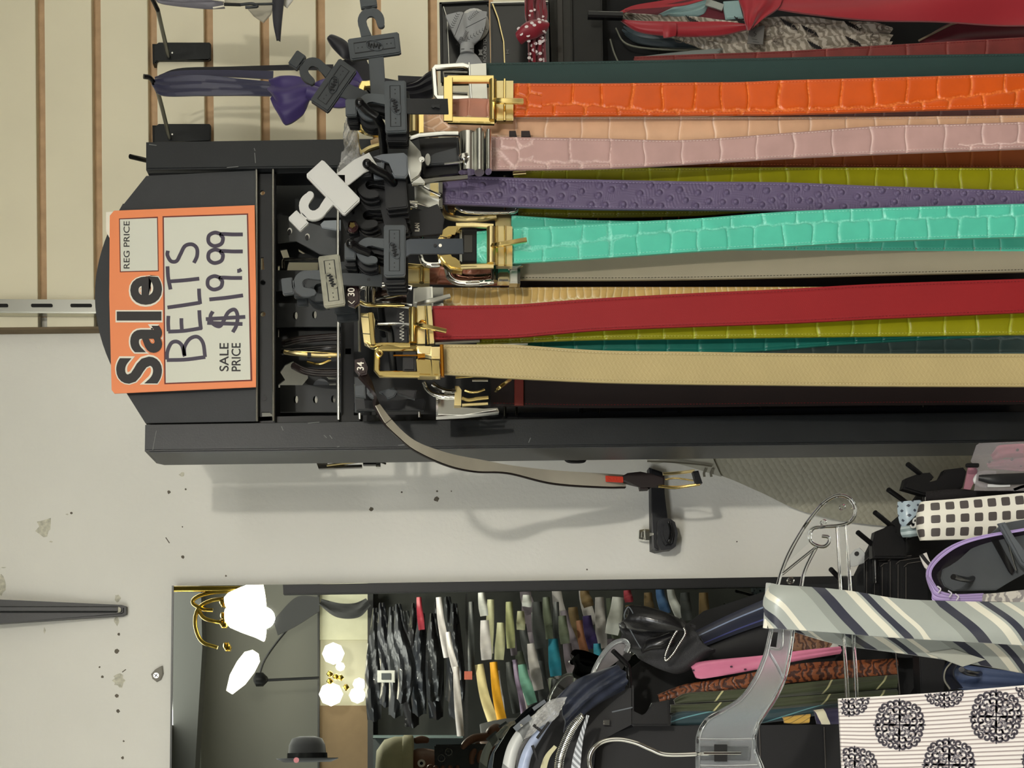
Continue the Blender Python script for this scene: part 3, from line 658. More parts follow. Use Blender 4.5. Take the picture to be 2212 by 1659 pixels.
plate('clamp_plate', [(800, 302), (838, 286), (866, 290), (848, 312), (802, 316)], Y + .014, .006, M('tan_metal', (196, 172, 138), .35, .6), t, .001)
t = B['mauve'][0]; Y = YA - .012
plate('clamp_wing', [(881, 303), (884, 300), (908, 326), (913, 345), (910, 366), (906, 380), (888, 392), (882, 372), (880, 340)], Y - .006, .006, steel, t, .0012)
plate('clamp_wing', [(888, 392), (906, 378), (918, 392), (916, 398), (890, 397)], Y - .004, .005, chrome, t, .001)
rbar('buckle_frame', [(884, 300, Y), (905, 293, Y), (960, 288, Y), (990, 288, Y)], 8, 9, chrome, t); rbar('buckle_frame', [(890, 395, Y), (940, 388, Y), (1010, 382, Y)], 9, 9, gunm, t)
plate('inner_plate', [(905, 300), (986, 296), (990, 374), (915, 382)], Y + .012, .003, M('black_plate', (18, 18, 20), .3), t)
plate('inner_tab', [(918, 344), (940, 330), (985, 318), (990, 352), (920, 356)], Y + .006, .004, M('dark_grey_plate', (58, 60, 62), .35), t, .001)
plate('rivet_disc', circ(924, 344, 6, 14, 13), Y + .003, .002, steel, t, .0004); plate('rivet', circ(911, 343, 6), Y - .008, .003, chrome, t, .001)
barrel(t, 990, 1030, 289, 372, Y, chrome, 'clamp_barrel', .016); barrel(t, 1025, 1046, 285, 373, Y - .004, steel, 'keeper_ring', .017); barrel(t, 1048, 1062, 286, 371, Y - .003, chrome, 'keeper_rim', .015)
prong(t, (994, 338), (1010, 336), 12, Y - .008, chrome); rbar('prong', [(960, 354, Y - .002), (1000, 350, Y - .006)], 4, 4, chrome, t)
for x0, x1 in ((1100, 1114), (1126, 1144)): plate('spare_loop', [(x0, 282), (x1, 282), (x1 + 3, 296), (x0, 296)], YA + .004, .003, m_brn, t, .0005)
t = B['purple'][0]; Y = YB2 - .008
plate('clamp_block', [(895, 402), (918, 404), (920, 396), (948, 390), (953, 398), (954, 440), (948, 449), (930, 447), (896, 438)], Y, .012, steel, t, .0015)
box('clamp_face', 929, 947, 394, 420, Y - .003, .004, goldb, t, .001); box('keeper', 948, 956, 390, 450, Y - .002, .012, gunm, t, .001); rbar('prong', [(905, 396, Y - .005), (930, 412, Y - .006), (952, 422, Y - .005)], 4, 4, chrome, t)
tube('buckle_frame', [(802, 384, Y), (808, 414, Y), (822, 434, Y), (850, 438, Y), (880, 441, Y), (902, 443, Y)], 8, chrome, t)
tube('buckle_frame', [(794, 418, Y + .008), (800, 440, Y + .008), (812, 454, Y + .008), (850, 450, Y + .008), (890, 446, Y + .008)], 6, gold, t)
t = B['teal'][0]; Y = YA - .006
plate('buckle_arm', [(946, 514), (958, 494), (968, 487), (998, 486), (992, 494), (980, 503), (972, 512), (958, 514)], Y - .004, .012, gold, t, .0022)
plate('buckle_arm', [(944, 547), (974, 548), (980, 560), (990, 568), (1002, 574), (998, 584), (972, 580), (956, 566), (948, 556)], Y - .004, .012, gold, t, .0022)
for y0, y1 in ((487, 489), (577, 575)): tube('buckle_frame', [(985, y0, Y), (1020, y0 - 1, Y), (1066, y1, Y)], 6, goldb, t, straight=True)
for a_, b_ in (((946, 510), (966, 513)), ((948, 551), (970, 549))): rbar('engraved_line', [(a_[0], a_[1], Y - .0045), (b_[0], b_[1], Y - .0045)], 1.4, .8, dark, t)
barrel(t, 1051, 1072, 492, 570, Y, goldb, d=.010); box('keeper', 1072, 1107, 488, 574, Y, .008, goldb, t, .0012)
for x in (1073, 1091): rbar('keeper_ridge', [(x, 488, Y - .001), (x, 573, Y - .001)], 5, 6, gold, t)
prong(t, (1060, 531), (1137, 518), 10, Y - .006, gold)
plate('size_plate', rect(998, 1030, 495, 566), Y + .010, .004, M('black_lacquer', (30, 30, 30), .2), t, .001); plate('size_window', rect(1003, 1020, 508, 545), Y + .009, .001, M('smoky_plate', (60, 58, 52), .3), t)
for y in (496,): pass
for a_, b_ in (((997, 496), (997, 566)), ((994, 498), (994, 564))): rbar('plate_ridge', [(*a_, Y + .008), (*b_, Y + .008)], 2, 3, steel, t)
tube('rear_ring', [(940, 495, Y + .02), (925, 492, Y + .02), (914, 500, Y + .02), (909, 516, Y + .02)], 6, chrome, t); tube('rear_ring', [(909, 552, Y + .02), (914, 566, Y + .02), (926, 572, Y + .02), (950, 572, Y + .02)], 6, chrome, t)
t = B['taupe'][0]; Y = YC - .018
tube('buckle_frame', [(965, 580, Y), (970, 598, Y), (984, 609, Y), (1004, 612, Y), (1040, 611, Y), (1066, 608, Y)], 6.5, chrome, t)
tube('buckle_frame', [(980, 582, Y + .006), (990, 596, Y + .006), (1030, 600, Y + .006), (1062, 596, Y + .006)], 7, M('brown_chrome', (120, 84, 70), .2, 1.0), t)
barrel(t, 1060, 1076, 574, 608, Y, gunm, 'hinge', .010); box('clamp_block', 1075, 1101, 578, 607, Y - .003, .012, chrome, t, .0015); box('clamp_block', 1101, 1120, 577, 611, Y - .001, .012, steel, t, .0015); box('keeper', 1118, 1124, 574, 612, Y - .003, .012, gunm, t, .001); plate('prong', [(1098, 572), (1124, 568), (1130, 573), (1118, 577), (1098, 577)], Y - .006, .004, steel, t, .001)
t = B['terra'][0]; Y = YD - .02
box('clamp_block', 877, 928, 578, 611, Y, .012, goldb, t, .001); rbar('clamp_top', [(876, 573, Y - .002), (928, 577, Y - .002)], 8, 8, gold, t); barrel(t, 905, 916, 580, 611, Y - .002, gold)
t = B['yellow'][0]; Y = YD - .04
tube('buckle_frame', [(890, 662, Y), (830, 656, Y), (794, 658, Y), (776, 650, Y), (772, 636, Y), (778, 622, Y), (800, 618, Y), (850, 615, Y), (890, 622, Y)], 6, chrome, t)
barrel(t, 788, 812, 622, 658, Y - .002, chrome, 'ring_face', .014); tube('buckle_frame', [(776, 652, Y - .006), (800, 659, Y - .006), (874, 660, Y - .006)], 4, gold, t)
plate('inner_plate', rect(812, 878, 626, 656), Y + .01, .002, M('bronze_plate', (110, 92, 84), .2, 1.0), t); rbar('prong', [(800, 648, Y), (870, 636, Y)], 5, 5, chrome, t)
plate('clamp_block', [(893, 622), (904, 620), (934, 618), (936, 660), (892, 655)], Y - .002, .012, steel, t, .0015); box('keeper', 934, 958, 620, 660, Y, .010, chrome, t, .001); prong(t, (903, 657), (972, 639), 9, Y - .008, steel)
t = B['red'][0]; Y = YA - .008
plate('frame_face', [(778, 675), (806, 675), (810, 690), (806, 748), (800, 746), (786, 738)], Y - .004, .012, goldb, t, .002)
rbar('buckle_frame', [(790, 680, Y), (796, 742, Y), (800, 746, Y), (886, 746, Y)], 10, 10, gold, t); rbar('frame_end', [(800, 676, Y - .006), (806, 745, Y - .006)], 10, 6, gold, t)
for y in (684, 720): rbar('engraved_line', [(780, y, Y - .0045), (806, y + 2, Y - .0045)], 1.3, .6, dark, t)
barrel(t, 883, 901, 666, 741, Y, gold, d=.010); plate('keeper', rect(901, 918, 660, 742), Y + .001, .008, goldb, t, .001); rbar('keeper_ridge', [(919, 661, Y - .002), (925, 744, Y - .002)], 4, 6, gold, t); plate('keeper_plate', [(922, 660), (932, 660), (938, 741), (928, 742)], Y, .008, goldb, t, .001)
prong(t, (896, 700), (964, 715), 9, Y - .007, gold); rbar('prong', [(816, 700, Y + .004), (860, 699, Y), (896, 702, Y - .002)], 5, 5, chrome, t); tube('thread_ring', [(905, 698, Y - .003), (912, 693, Y - .003), (920, 697, Y - .003)], 2.5, goldr, t)
plate('script_band', [(858, 668), (878, 668), (880, 740), (852, 738)], Y + .012, .003, M('black_label', (24, 22, 24), .35), t)
scr = []
for i in range(26):
    a = i / 25; scr.append((868 + 5 * math.sin(i * 2.1) , 735 - a * 62, Y + .0115))
rbar('script_relief', scr, 1.6, .8, steel, t, curve=True, n=110)
rbar('steel_keeper', [(940, 739, YB2 - .004), (1036, 734, YB2 - .004)], 10, 10, steel, B['lime2'][0])
t = B['gold'][0]; Y = YA - .010
rbar('buckle_frame', [(900, 752, Y + .006), (826, 752, Y), (815, 757, Y), (814, 800, Y), (820, 808, Y), (906, 809, Y)], 13, 10, gold, t)
tube('ornament_ring', [(820, 757, Y - .006), (826, 764, Y - .006), (820, 770, Y - .006), (814, 764, Y - .006)], 2.5, gold, t, closed=True)
plate('clamp_block', [(901, 746), (932, 747), (932, 768), (916, 764), (902, 762)], Y, .012, goldb, t, .0015); plate('clamp_block', [(899, 775), (906, 772), (930, 776), (934, 812), (902, 811)], Y - .004, .014, gold, t, .002); plate('clamp_end', [(932, 776), (948, 778), (951, 812), (934, 812)], Y - .002, .012, gold, t, .002); box('keeper', 932, 950, 748, 774, Y, .012, goldb, t, .0015)
rbar('orange_rim', [(954, 746, Y), (956, 814, Y)], 8, 12, goldr, t); rbar('prong', [(850, 768, Y + .004), (905, 768, Y - .004)], 3, 3, goldr, t); rbar('hinge_pin', [(902, 769, Y - .006), (918, 768, Y - .006)], 8, 6, goldr, t)
box('inner_sleeve', 870, 898, 758, 802, Y + .004, .01, blackp, t, .002)
t = B['brown'][0]; Y = YE - .03
tube('buckle_frame', [(916, 826, Y), (924, 842, Y), (938, 852, Y), (960, 856, Y), (982, 856, Y)], 5, chrome, t); tube('buckle_frame', [(934, 830, Y), (948, 840, Y), (966, 846, Y), (985, 846, Y)], 7, gunm, t)
plate('corner_block', [(942, 854), (984, 853), (984, 880), (996, 884), (1075, 880), (1078, 888), (1000, 896), (942, 899)], Y + .002, .014, chrome, t, .0025)
plate('gold_plate', [(983, 833), (991, 833), (997, 842), (996, 875), (981, 875)], Y - .004, .010, goldb, t, .001)
rbar('gold_bar', [(998, 860, Y - .004), (1012, 864, Y - .004), (1034, 861, Y - .004), (1055, 859, Y - .004)], 7, 7, gold, t, curve=True); rbar('gold_bar', [(998, 875, Y), (1054, 872, Y)], 6, 6, goldb, t)
tube('gold_arc', [(1004, 843, Y), (1018, 847, Y), (1034, 846, Y), (1047, 841, Y)], 3, gold, t); prong(t, (1070, 844), (1103, 819), 7, Y, gold); rbar('gold_edge', [(984, 816, Y), (1024, 813, Y), (1100, 816, Y)], 4, 5, gold, t); rbar('silver_edge', [(1020, 822, Y), (1054, 822, Y)], 4, 4, steel, t)
t = B['olive'][0]; Y = YD - .018
tube('buckle_frame', [(952, 440, Y), (956, 456, Y), (968, 468, Y), (1000, 474, Y), (1040, 473, Y), (1072, 468, Y)], 7, goldb, t)
tube('buckle_frame', [(985, 446, Y - .006), (998, 455, Y - .006), (1030, 459, Y - .006), (1090, 459, Y - .006), (1114, 456, Y - .006), (1118, 446, Y - .006)], 4.5, chrome, t)
plate('clamp_block', [(966, 441), (982, 441), (986, 452), (980, 464), (970, 460)], Y - .004, .008, gold, t, .001); box('keeper', 1070, 1104, 455, 492, Y + .004, .008, goldb, t, .001)
t = B['dteal'][0]
rbar('prong', [(1060, 742, YC - .01), (1140, 741, YC - .01)], 7, 6, steel, t)
rbar('gold_prong', [(1108, 375, YC - .016), (1136, 373, YC - .016)], 7, 6, goldb, B['lime'][0])

# ---------------------------------------------------------------- plastic belt hangers
hg_dark = M('hanger_dark_grey', (50, 54, 56), .42, noise=.08, nscale=60); hg_mid = M('hanger_mid_grey', (70, 75, 78), .42, noise=.08, nscale=60); hg_blk = M('hanger_black', (22, 23, 25), .4)
hg_tan = M('hanger_dusty_grey', (150, 148, 130), .5, noise=.2, nscale=90); hg_wht = M('hanger_milky_plastic', (208, 208, 203), .35, trans=.2); hg_light = M('hanger_light_grey', (98, 103, 108), .4)
hg_line = M('embossed_groove', (30, 31, 32), .6)
def hanger(c, u, Y, mat, label, k=1.0, stem=None, plain=False, group=None, mirror=1, stemmat=None, hookmat=None, line=hg_line, stemw=33):
    """plate centre c, direction u from the plate to its hook"""
    ul = math.hypot(*u); ux, uy = u[0] / ul, u[1] / ul; rx, ry = -uy * mirror, ux * mirror
    Q = lambda L_: [(c[0] + k * (a * rx + b * ux), c[1] + k * (a * ry + b * uy)) for a, b in L_]
    t = thing('belt_hanger', (c[0], c[1], Y), label, 'hanger', group or 'plastic belt hangers on the rack')
    plate('plate', Q([(-55, -22), (-50, -24), (52, -24), (56, -20), (56, 20), (52, 23), (-52, 23), (-56, 19)]), Y, .0045, mat, t, .0012)
    arc = lambda r, a0, a1, n, cx=0, cy=54, ry_=None: [(cx + r * math.cos(math.radians(a0 + (a1 - a0) * i / n)), cy + (ry_ or r) * math.sin(math.radians(a0 + (a1 - a0) * i / n))) for i in range(n + 1)]
    hook = [(26, 22), (27, 40)] + arc(29, -20, 205, 16) + arc(8, 205, 355, 5, -20.5, 44) + arc(11, 190, -30, 8) + [(9, 40), (3, 22)]
    plate('hook', Q(hook), Y + .001, .0035, hookmat or mat, t, .0009)
    plate('size_tab', Q([(-17, 84), (17, 84), (18, 87), (18, 106), (15, 108), (-15, 108), (-18, 105), (-18, 87)]), Y, .0045, hookmat or mat, t, .001)
    plate('tab_neck', Q([(-6, 80), (10, 80), (10, 87), (-6, 87)]), Y + .001, .003, hookmat or mat, t)
    if not plain:
        P = np.array([W(a, b, Y - .0002) for a, b in Q([(-44, -11), (44, -11), (44, 11), (-44, 11)])])
        sweep('embossed_frame', P, bprof(.0009, .0006), line, t, True, flatref=True)
        P = np.array([W(a, b, Y - .0006) for a, b in Q([(18 * math.cos(x) * .95 - 9 * math.sin(x) * .5, 9 * math.sin(x) + 8 * math.cos(x)) for x in np.linspace(0, 6.28, 15)[:-1]])])
        sweep('emblem_outline', P, bprof(.0009, .0012), line if line is not hg_line else mat, t, True, flatref=True)
        z = [(-13 + 2.2 * i, 6 * math.sin(i * 2.4) + (i - 6) * .5) for i in range(13)]
        P = cr(np.array([W(a, b, Y - .0007) for a, b in Q(z)]), 50); sweep('emblem_script', P, bprof(.0008, .0012), line, t, flatref=True)
        for a in (-36, -27, 27, 36): plate('embossed_dot', Q(circ(a, 0, 1.4, 6)), Y - .0003, .0004, line, t)
    if stem:
        rbar('stem', [(c[0] - ux * 18 * k, c[1] - uy * 18 * k, Y + .004)] + [(a, b, Y + .003 + .004 * i) for i, (a, b) in enumerate(stem)], stemw * k, 4, stemmat or mat, t)
    return t
H3 = hanger((854, 229), (-1, .02), 1.235, hg_mid, 'grey plastic belt hanger on the upper peg with the bow ties behind it', stem=[(890, 230), (968, 230)], stemmat=hg_blk)
H5 = hanger((852, 541), (-1, .0), 1.232, hg_mid, 'grey plastic belt hanger in front of the horseshoe buckle', stem=[(885, 533), (1000, 532)], stemmat=M('stem_slate', (50, 56, 62), .4))
for x in (940, 951): plate('stem_hole', circ(x, 530, 3.5), 1.2350, .001, hg_line if x < 945 else inkl, H5)
plate('stem_hole', circ(936, 229, 4), 1.2375, .001, hg_line, H3); plate('stem_hole', [(940, 227), (950, 225), (950, 234), (940, 231)], 1.2375, .001, hg_line, H3)
H1 = hanger((809, 98), (-.14, -1), 1.30, hg_mid, 'grey plastic hanger standing upright with its hook pointing away from the belts', stem=[(812, 120), (818, 215)], mirror=-1)
H2 = hanger((720, 183), (-.82, -.57), 1.26, hg_dark, 'dark grey plastic hanger tilted across the purple bow tie', stem=[(745, 195), (790, 215)], mirror=1)
H6 = hanger((716, 606), (-1, .12), 1.25, hg_tan, 'dusty beige plastic hanger lying over the steel crossbar', stemw=27, stem=[(745, 603), (825, 606)], stemmat=hg_dark, hookmat=hg_mid)
plate('stem_hole', circ(787, 604, 4), 1.2545, .001, hg_line, H6); plate('stem_hole', [(790, 602), (800, 601), (800, 607), (790, 606)], 1.2545, .001, hg_line, H6)
H7 = hanger((719, 404), (-.72, .69), 1.225, hg_wht, 'milky white plastic hanger sticking out at an angle in front of the rack', plain=True, mirror=-1, k=1.08, stem=[(735, 392), (775, 360), (806, 345)])
t = thing('belt_hanger', (850, 355, 1.235), 'blank grey plastic hanger tab beside the silver clamp buckle', 'hanger', 'plastic belt hangers on the rack')
plate('tab', [(806, 338), (826, 332), (872, 329), (880, 336), (881, 376), (876, 383), (852, 382), (846, 372), (842, 350), (824, 345)], 1.235, .004, hg_light, t, .001)
plate('size_tab', [(777, 350), (800, 350), (802, 380), (778, 382)], 1.235, .006, hg_blk, t, .0015); plate('hook', [(803, 350), (830, 350), (828, 384), (808, 386)], 1.238, .004, hg_light, t, .001)
# the hangers crowded behind on each peg
def stack(cs, u, Y, n, dx, dy, mat, label, **k):
    a = hanger(cs, u, Y, mat, label, plain=True, group='hangers packed on the pegs', **k)
    p0 = W(cs[0], cs[1], Y)
    od = ['front one', 'second', 'third', 'fourth', 'fifth', 'sixth']; a['label'] = label + ', front of its row'
    for i in range(1, n):
        copy_thing(a, W(cs[0] + dx * i, cs[1] + dy * i, Y + .008 * i) - p0, label + ', %s in its row' % od[i])
stack((858, 250), (-1, -.03), 1.246, 3, 1.5, 6, hg_blk, 'black belt hanger packed behind the upper grey one')
stack((853, 395), (-1, .08), 1.245, 6, 2, 11, hg_blk, 'black belt hanger below the silver clamp buckle')
stack((852, 556), (-1, .0), 1.242, 4, 2, 8, hg_blk, 'black hanger behind the one at the horseshoe buckle')
stack((846, 452), (-1, .25), 1.262, 3, 4, 9, hg_blk, 'black belt hanger turned sideways between two full pegs')
stack((742, 620), (-1, .05), 1.29, 2, 6, 18, hg_dark, 'dark hanger lying over the steel rail beside the size disc')
t = thing('black_label_strip', (900, 490, 1.30), 'black label strip with white letters beside the horseshoe buckle', 'label')
plate('strip', [(868, 470), (945, 440), (960, 470), (955, 505), (880, 512), (870, 500)], 1.29, .003, M('black_satin', (20, 20, 22), .4), t, .0005)
tt = text('lettering', 'ILAN', 896, 906, 500, 482, 1.2895, inkl, t, .01)
# size markers
t = thing('size_marker', (762, 639, 1.25), 'dark brown size marker reading 30 under the dusty beige hanger', 'size tag', 'size markers on the rack')
tagm = M('dark_brown_tag', (44, 28, 28), .25, coat=.5)
plate('tag', [(747, 618), (774, 615), (778, 640), (776, 655), (766, 663), (752, 658), (746, 642)], 1.262, .005, tagm, t, .0015)
text('size_digits', '30', 751, 766, 640, 622, 1.2612, inkl, t, .01); rbar('printed_arrow', [(752, 650, 1.2612), (760, 656, 1.2612), (766, 650, 1.2612)], 1.6, .5, inkl, t)
t = thing('size_marker', (776, 792, 1.25), 'dark brown size marker reading 34 where the loose belt starts', 'size tag', 'size markers on the rack')
plate('tag', [(766, 776), (786, 772), (794, 792), (792, 808), (776, 811), (766, 800)], 1.262, .005, tagm, t, .0015); text('size_digits', '34', 771, 786, 800, 782, 1.2612, inkl, t, .01)
t = thing('size_marker', (761, 487, 1.25), 'round maroon size marker with a brass star', 'size tag', 'size markers on the rack')
plate('tag', circ(761, 487, 13, 20), 1.262, .005, M('maroon_tag', (60, 28, 30), .25, coat=.5), t, .0015)
plate('star', [(761 + (10 if i % 2 == 0 else 4) * math.cos(.3 + i * .6283), 486 + (10 if i % 2 == 0 else 4) * math.sin(.3 + i * .6283)) for i in range(10)], 1.2615, .001, gold, t, .0004)
plate('band', [(748, 440), (756, 438), (758, 474), (749, 478)], 1.264, .004, tagm, t, .001)

# belt ends and keepers stuffed inside the top of the rack
bt = lambda i: ('rolled belts in the top of the rack')
for i, (pts, w, m_, lab) in enumerate([
    ([(612, 742, 1.50), (650, 734, 1.49), (720, 728, 1.48), (742, 730, 1.48)], 16, m_brn, 'dark brown belt coil end seen edge on in the rack'),
    ([(610, 760, 1.48), (650, 757, 1.47), (700, 752, 1.46), (742, 752, 1.46)], 14, blackg, 'black glossy belt coil end inside the rack'),
    ([(634, 790, 1.47), (660, 802, 1.46), (700, 806, 1.46), (742, 804, 1.46)], 16, m_brn, 'curved brown belt end above the white gap')]):
    t = thing('belt_end', pts[0], lab, 'belt', bt(0)); tube('strap', pts, w / 2, m_, t)
    for d in (0, 1, 2): rbar('fold_edge', [(p[0] + 4, p[1] - w * .3 + d * w * .3, p[2] - .006) for p in pts], 1.5, 2, M('edge_sheen', (78, 74, 70), .4), t, curve=True)
t = thing('belt_buckle', (680, 770, 1.46), 'pale gold buckle seen edge on among the coiled belts', 'buckle')
rbar('frame', [(614, 760, 1.455), (640, 764, 1.45), (690, 768, 1.45), (735, 767, 1.45)], 8, 8, goldb, t, curve=True); rbar('rim', [(614, 759, 1.452), (690, 761, 1.447), (735, 764, 1.447)], 2, 3, gold, t, curve=True)
tube('lower_ring', [(664, 782, 1.46), (690, 787, 1.455), (715, 778, 1.455)], 3, gold, t); box('hinge', 664, 672, 762, 772, 1.447, .004, blackg, t)
t = thing('strap_keeper', (752, 758, 1.44), 'small cream yellow leather keeper between the steel rails', 'keeper'); box('keeper', 742, 762, 749, 769, 1.44, .01, M('cream_keeper', (204, 192, 130), .6), t, .002)
t = thing('strap_keeper', (750, 735, 1.46), 'small maroon leather keeper between the steel rails', 'keeper'); box('keeper', 738, 758, 724, 748, 1.46, .01, m_mar, t, .002)
t = thing('perforated_strap', (660, 510, 1.52), 'grey strap with punched holes slanting through the top of the rack', 'strap')
plate('strap', [(598, 462), (620, 466), (727, 498), (727, 556), (690, 548), (640, 520), (600, 524)], YF + .06, .003, M('worn_grey_leather', (78, 80, 80), .6, noise=.15, nscale=40), t, .0006, )
for x, y in ((626, 499), (664, 511)): plate('punched_hole', circ(x, y, 5, 12, 7), YF + .0595, .001, chrome, t); 
for x, y in ((625, 501), (663, 513)): plate('punched_hole', circ(x, y, 4, 12, 6), YF + .059, .001, blackp, t)
t = thing('grey_clip', (710, 488, 1.45), 'small light grey plastic clip next to the star marker', 'clip')
plate('clip', [(692, 484), (700, 476), (745, 474), (746, 496), (727, 497), (696, 492)], 1.45, .003, M('pale_grey_plastic', (140, 146, 150), .4), t, .0008); plate('clip_hole', circ(743, 488, 3), 1.4495, .001, blackp, t)
t = thing('square_clip', (640, 600, 1.49), 'thin chrome wire loop bent over the back of the rack', 'wire loop'); tube('wire', [(612, 580, 1.48), (612, 565, 1.48), (616, 560, 1.48), (690, 560, 1.47)], 3, gunm, t)
# black clutter of hanger feet at the left flange
for i, (pl, lab) in enumerate([([(766, 834), (788, 830), (790, 858), (768, 856)], 'grey hanger foot with faded print beside the drooping belt'), ([(792, 836), (808, 836), (812, 862), (800, 858), (792, 850)], 'small grey hanger foot with an oval hole'),
    ([(818, 846), (850, 836), (858, 846), (852, 856), (836, 862), (832, 852)], 'angular grey hanger foot under the gold buckle'), ([(852, 834), (900, 842), (896, 862), (858, 850)], 'slanting black hanger foot under the gold buckle')]):
    t = thing('hanger_clip', (*pl[0], 1.33), lab, 'hanger', 'hanger feet by the left flange'); plate('foot', pl, 1.33, .006, (hg_mid, hg_mid, hg_mid, hg_blk)[i], t, .001)
    if i == 1: plate('oval_hole', circ(800, 846, 2, 8, 4), 1.3295, .001, hg_line, t)
t = thing('hanger_bar', (830, 872, 1.36), 'broad black plastic hanger bar at the foot of the full pegs', 'hanger'); plate('bar', [(766, 862), (820, 868), (915, 860), (920, 866), (915, 886), (770, 886)], 1.37, .006, hg_blk, t, .001)
plate('bar_rib', [(766, 814), (786, 818), (786, 890), (766, 890)], 1.38, .004, hg_dark, t, .001)
for x in (852, 880, 905): box('gold_keeper', x - 11, x + 3, 866, 884, 1.40, .008, goldb, t, .001)
# crumpled clear bag on the flange
clear = M('clear_film', (245, 245, 245), .06, trans=1.0); cw = bpy.data.materials['clear_film'].node_tree.nodes['Principled BSDF']; cw.inputs['IOR'].default_value = 1.25
rg = np.random.default_rng(2)
t = thing('plastic_wrap', (760, 300, 1.26), 'crumpled clear plastic film hanging between the gold frames', 'wrapper')
sheet('film', [(748, 256, 1.28), (741, 290, 1.27), (744, 325, 1.26), (735, 345, 1.25), (728, 372, 1.24)], [(770, 262, 1.28), (773, 290, 1.27), (778, 325, 1.26), (800, 345, 1.25), (782, 365, 1.24)], M('white_film', (245, 245, 242), .15, trans=.75), t, n=46, m=18, th=.0004,
      fold=lambda s, t_: .0035 * np.sin(s * 260 + 9 * t_) * np.sin(t_ * 11 + s * 130) + .002 * np.sin(s * 700 + t_ * 30))

# ---------------------------------------------------------------- bow ties and hooks on the slatted wall
for i, (y0, lab) in enumerate(((92, 'black slatwall hook bracket next to the grey straps'), (268, 'black slatwall hook bracket right beside the rack'))):
    t = thing('slatwall_hook', (395, y0 + 18, YW), lab, 'hook', 'hooks on the slatted wall')
    plate('back_plate', [(334, y0 + 5), (340, y0 + 4), (342, y0 - 1), (452, y0 - 1), (455, y0 + 2), (455, y0 + 34), (450, y0 + 37), (342, y0 + 37), (334, y0 + 42)], YW - .024, .005, black, t, .001)
    plate('lip', [(329, y0 + 3), (338, y0 + 3), (338, y0 + 46), (330, y0 + 46)], YW - .022, .01, blackg, t)
    for y in (y0 + 4,): plate('screw_spot', circ(372, y0 + 22, 2), YW - .0245, .001, chrome, t)
    dx = 20 * i; 
    pts = [(364 + 2 * i, y0 + 30, YW - .024), (352, y0 - 22 - 6 * i, 1.60), (341, y0 - 70, 1.54)]
    tube('arm', pts, 4.6, M('hook_steel', (92, 94, 88), .35, .6), t)
    tip = (310, y0 - 103, 1.52); tube('tip', [pts[-1], (326, y0 - 98, 1.525), tip], 5, blackg, t)
t = thing('slatwall_hook', (295, 340, 1.56), 'short black hook tip standing up behind the rack corner', 'hook', 'hooks on the slatted wall'); tube('tip', [(372, 366, YW - .019), (350, 356, 1.62), (314, 346, 1.58), (281, 338, 1.56)], 5, blackg, t)
navy = M('navy_satin', (50, 50, 74), .45, noise=.1, nscale=30, sheen=.3); purp = M('purple_satin', (62, 48, 104), .5, sheen=.2); bsat = M('black_satin_cloth', (18, 18, 26), .5, sheen=.2)
def strip(name, pts, wid, mat, parent, th=.0015, bulge=0., fold=None, n=None, m=9):
    """ribbon along a centre line; wid: width in picture points (number or list)"""
    C = np.array([(p[0], p[1]) for p in pts], float); T = np.gradient(C, axis=0); T /= np.linalg.norm(T, axis=1)[:, None] + 1e-9; N = np.stack([-T[:, 1], T[:, 0]], 1)
    w = np.array([wid] * len(pts) if np.isscalar(wid) else wid, float)[:, None] / 2
    A = C - N * w; B_ = C + N * w
    return sheet(name, [(*a, p[2]) for a, p in zip(A, pts)], [(*b, p[2]) for b, p in zip(B_, pts)], mat, parent, n=n or max(10, 7 * len(pts)), m=m, th=th, bulge=bulge, fold=fold)
t = thing('bow_tie', (600, 200, 1.52), 'purple satin bow tie hung by its navy neck band on the slatwall hook', 'bow tie', 'bow ties on the slatted wall')
fw = lambda a, f: (lambda s, t_: a * np.sin(t_ * f + s * 20))
strip('neck_band', [(330, 178, 1.53), (350, 186, 1.525), (430, 184, 1.52), (520, 188, 1.52), (590, 192, 1.52)], [14, 38, 42, 34, 30], navy, t, fold=fw(.0012, 16), th=.002)
strip('neck_band', [(335, 170, 1.535), (380, 158, 1.54), (480, 158, 1.54), (590, 162, 1.535)], [8, 10, 14, 18], navy, t)
wing = [[(586, 170, 1.51), (610, 165, 1.50), (650, 168, 1.50), (676, 186, 1.505)], [(594, 222, 1.51), (612, 266, 1.50), (655, 245, 1.50), (672, 213, 1.505)]]
sheet('wing', wing[0], wing[1], purp, t, n=30, m=16, th=.003, bulge=.006, fold=lambda s, t_: .0030 * np.sin(t_ * 16 + s * 40) * (1 - s * 10))
sheet('wing', [(676, 184, 1.505), (710, 168, 1.50), (760, 150, 1.50), (785, 182, 1.505)], [(672, 212, 1.505), (700, 226, 1.50), (745, 232, 1.50), (782, 205, 1.505)], purp, t, n=26, m=12, th=.003, bulge=.006, fold=lambda s, t_: .0035 * np.sin(t_ * 12 + s * 30))
strip('knot', [(664, 196, 1.494), (690, 204, 1.494)], 30, purp, t, bulge=.006, th=.004)
t = thing('bow_tie', (800, 150, 1.53), 'black satin bow tie with a long neck band beside the purple one', 'bow tie', 'bow ties on the slatted wall')
strip('neck_band', [(344, 164, 1.55), (390, 151, 1.55), (500, 148, 1.55), (640, 145, 1.55), (720, 145, 1.55)], [4, 8, 9, 11, 12], bsat, t)
sheet('wing', [(706, 84, 1.51), (716, 74, 1.51), (744, 86, 1.51), (762, 104, 1.515)], [(706, 84, 1.51), (720, 104, 1.51), (742, 124, 1.51), (762, 128, 1.515)], bsat, t, n=20, m=10, th=.003, bulge=.004)
plate('wing', [(710, 150), (740, 128), (758, 122), (790, 122), (800, 150), (830, 172), (872, 180), (930, 160), (936, 205), (880, 215), (800, 205), (770, 160), (740, 160)], 1.53, .006, bsat, t, .002)
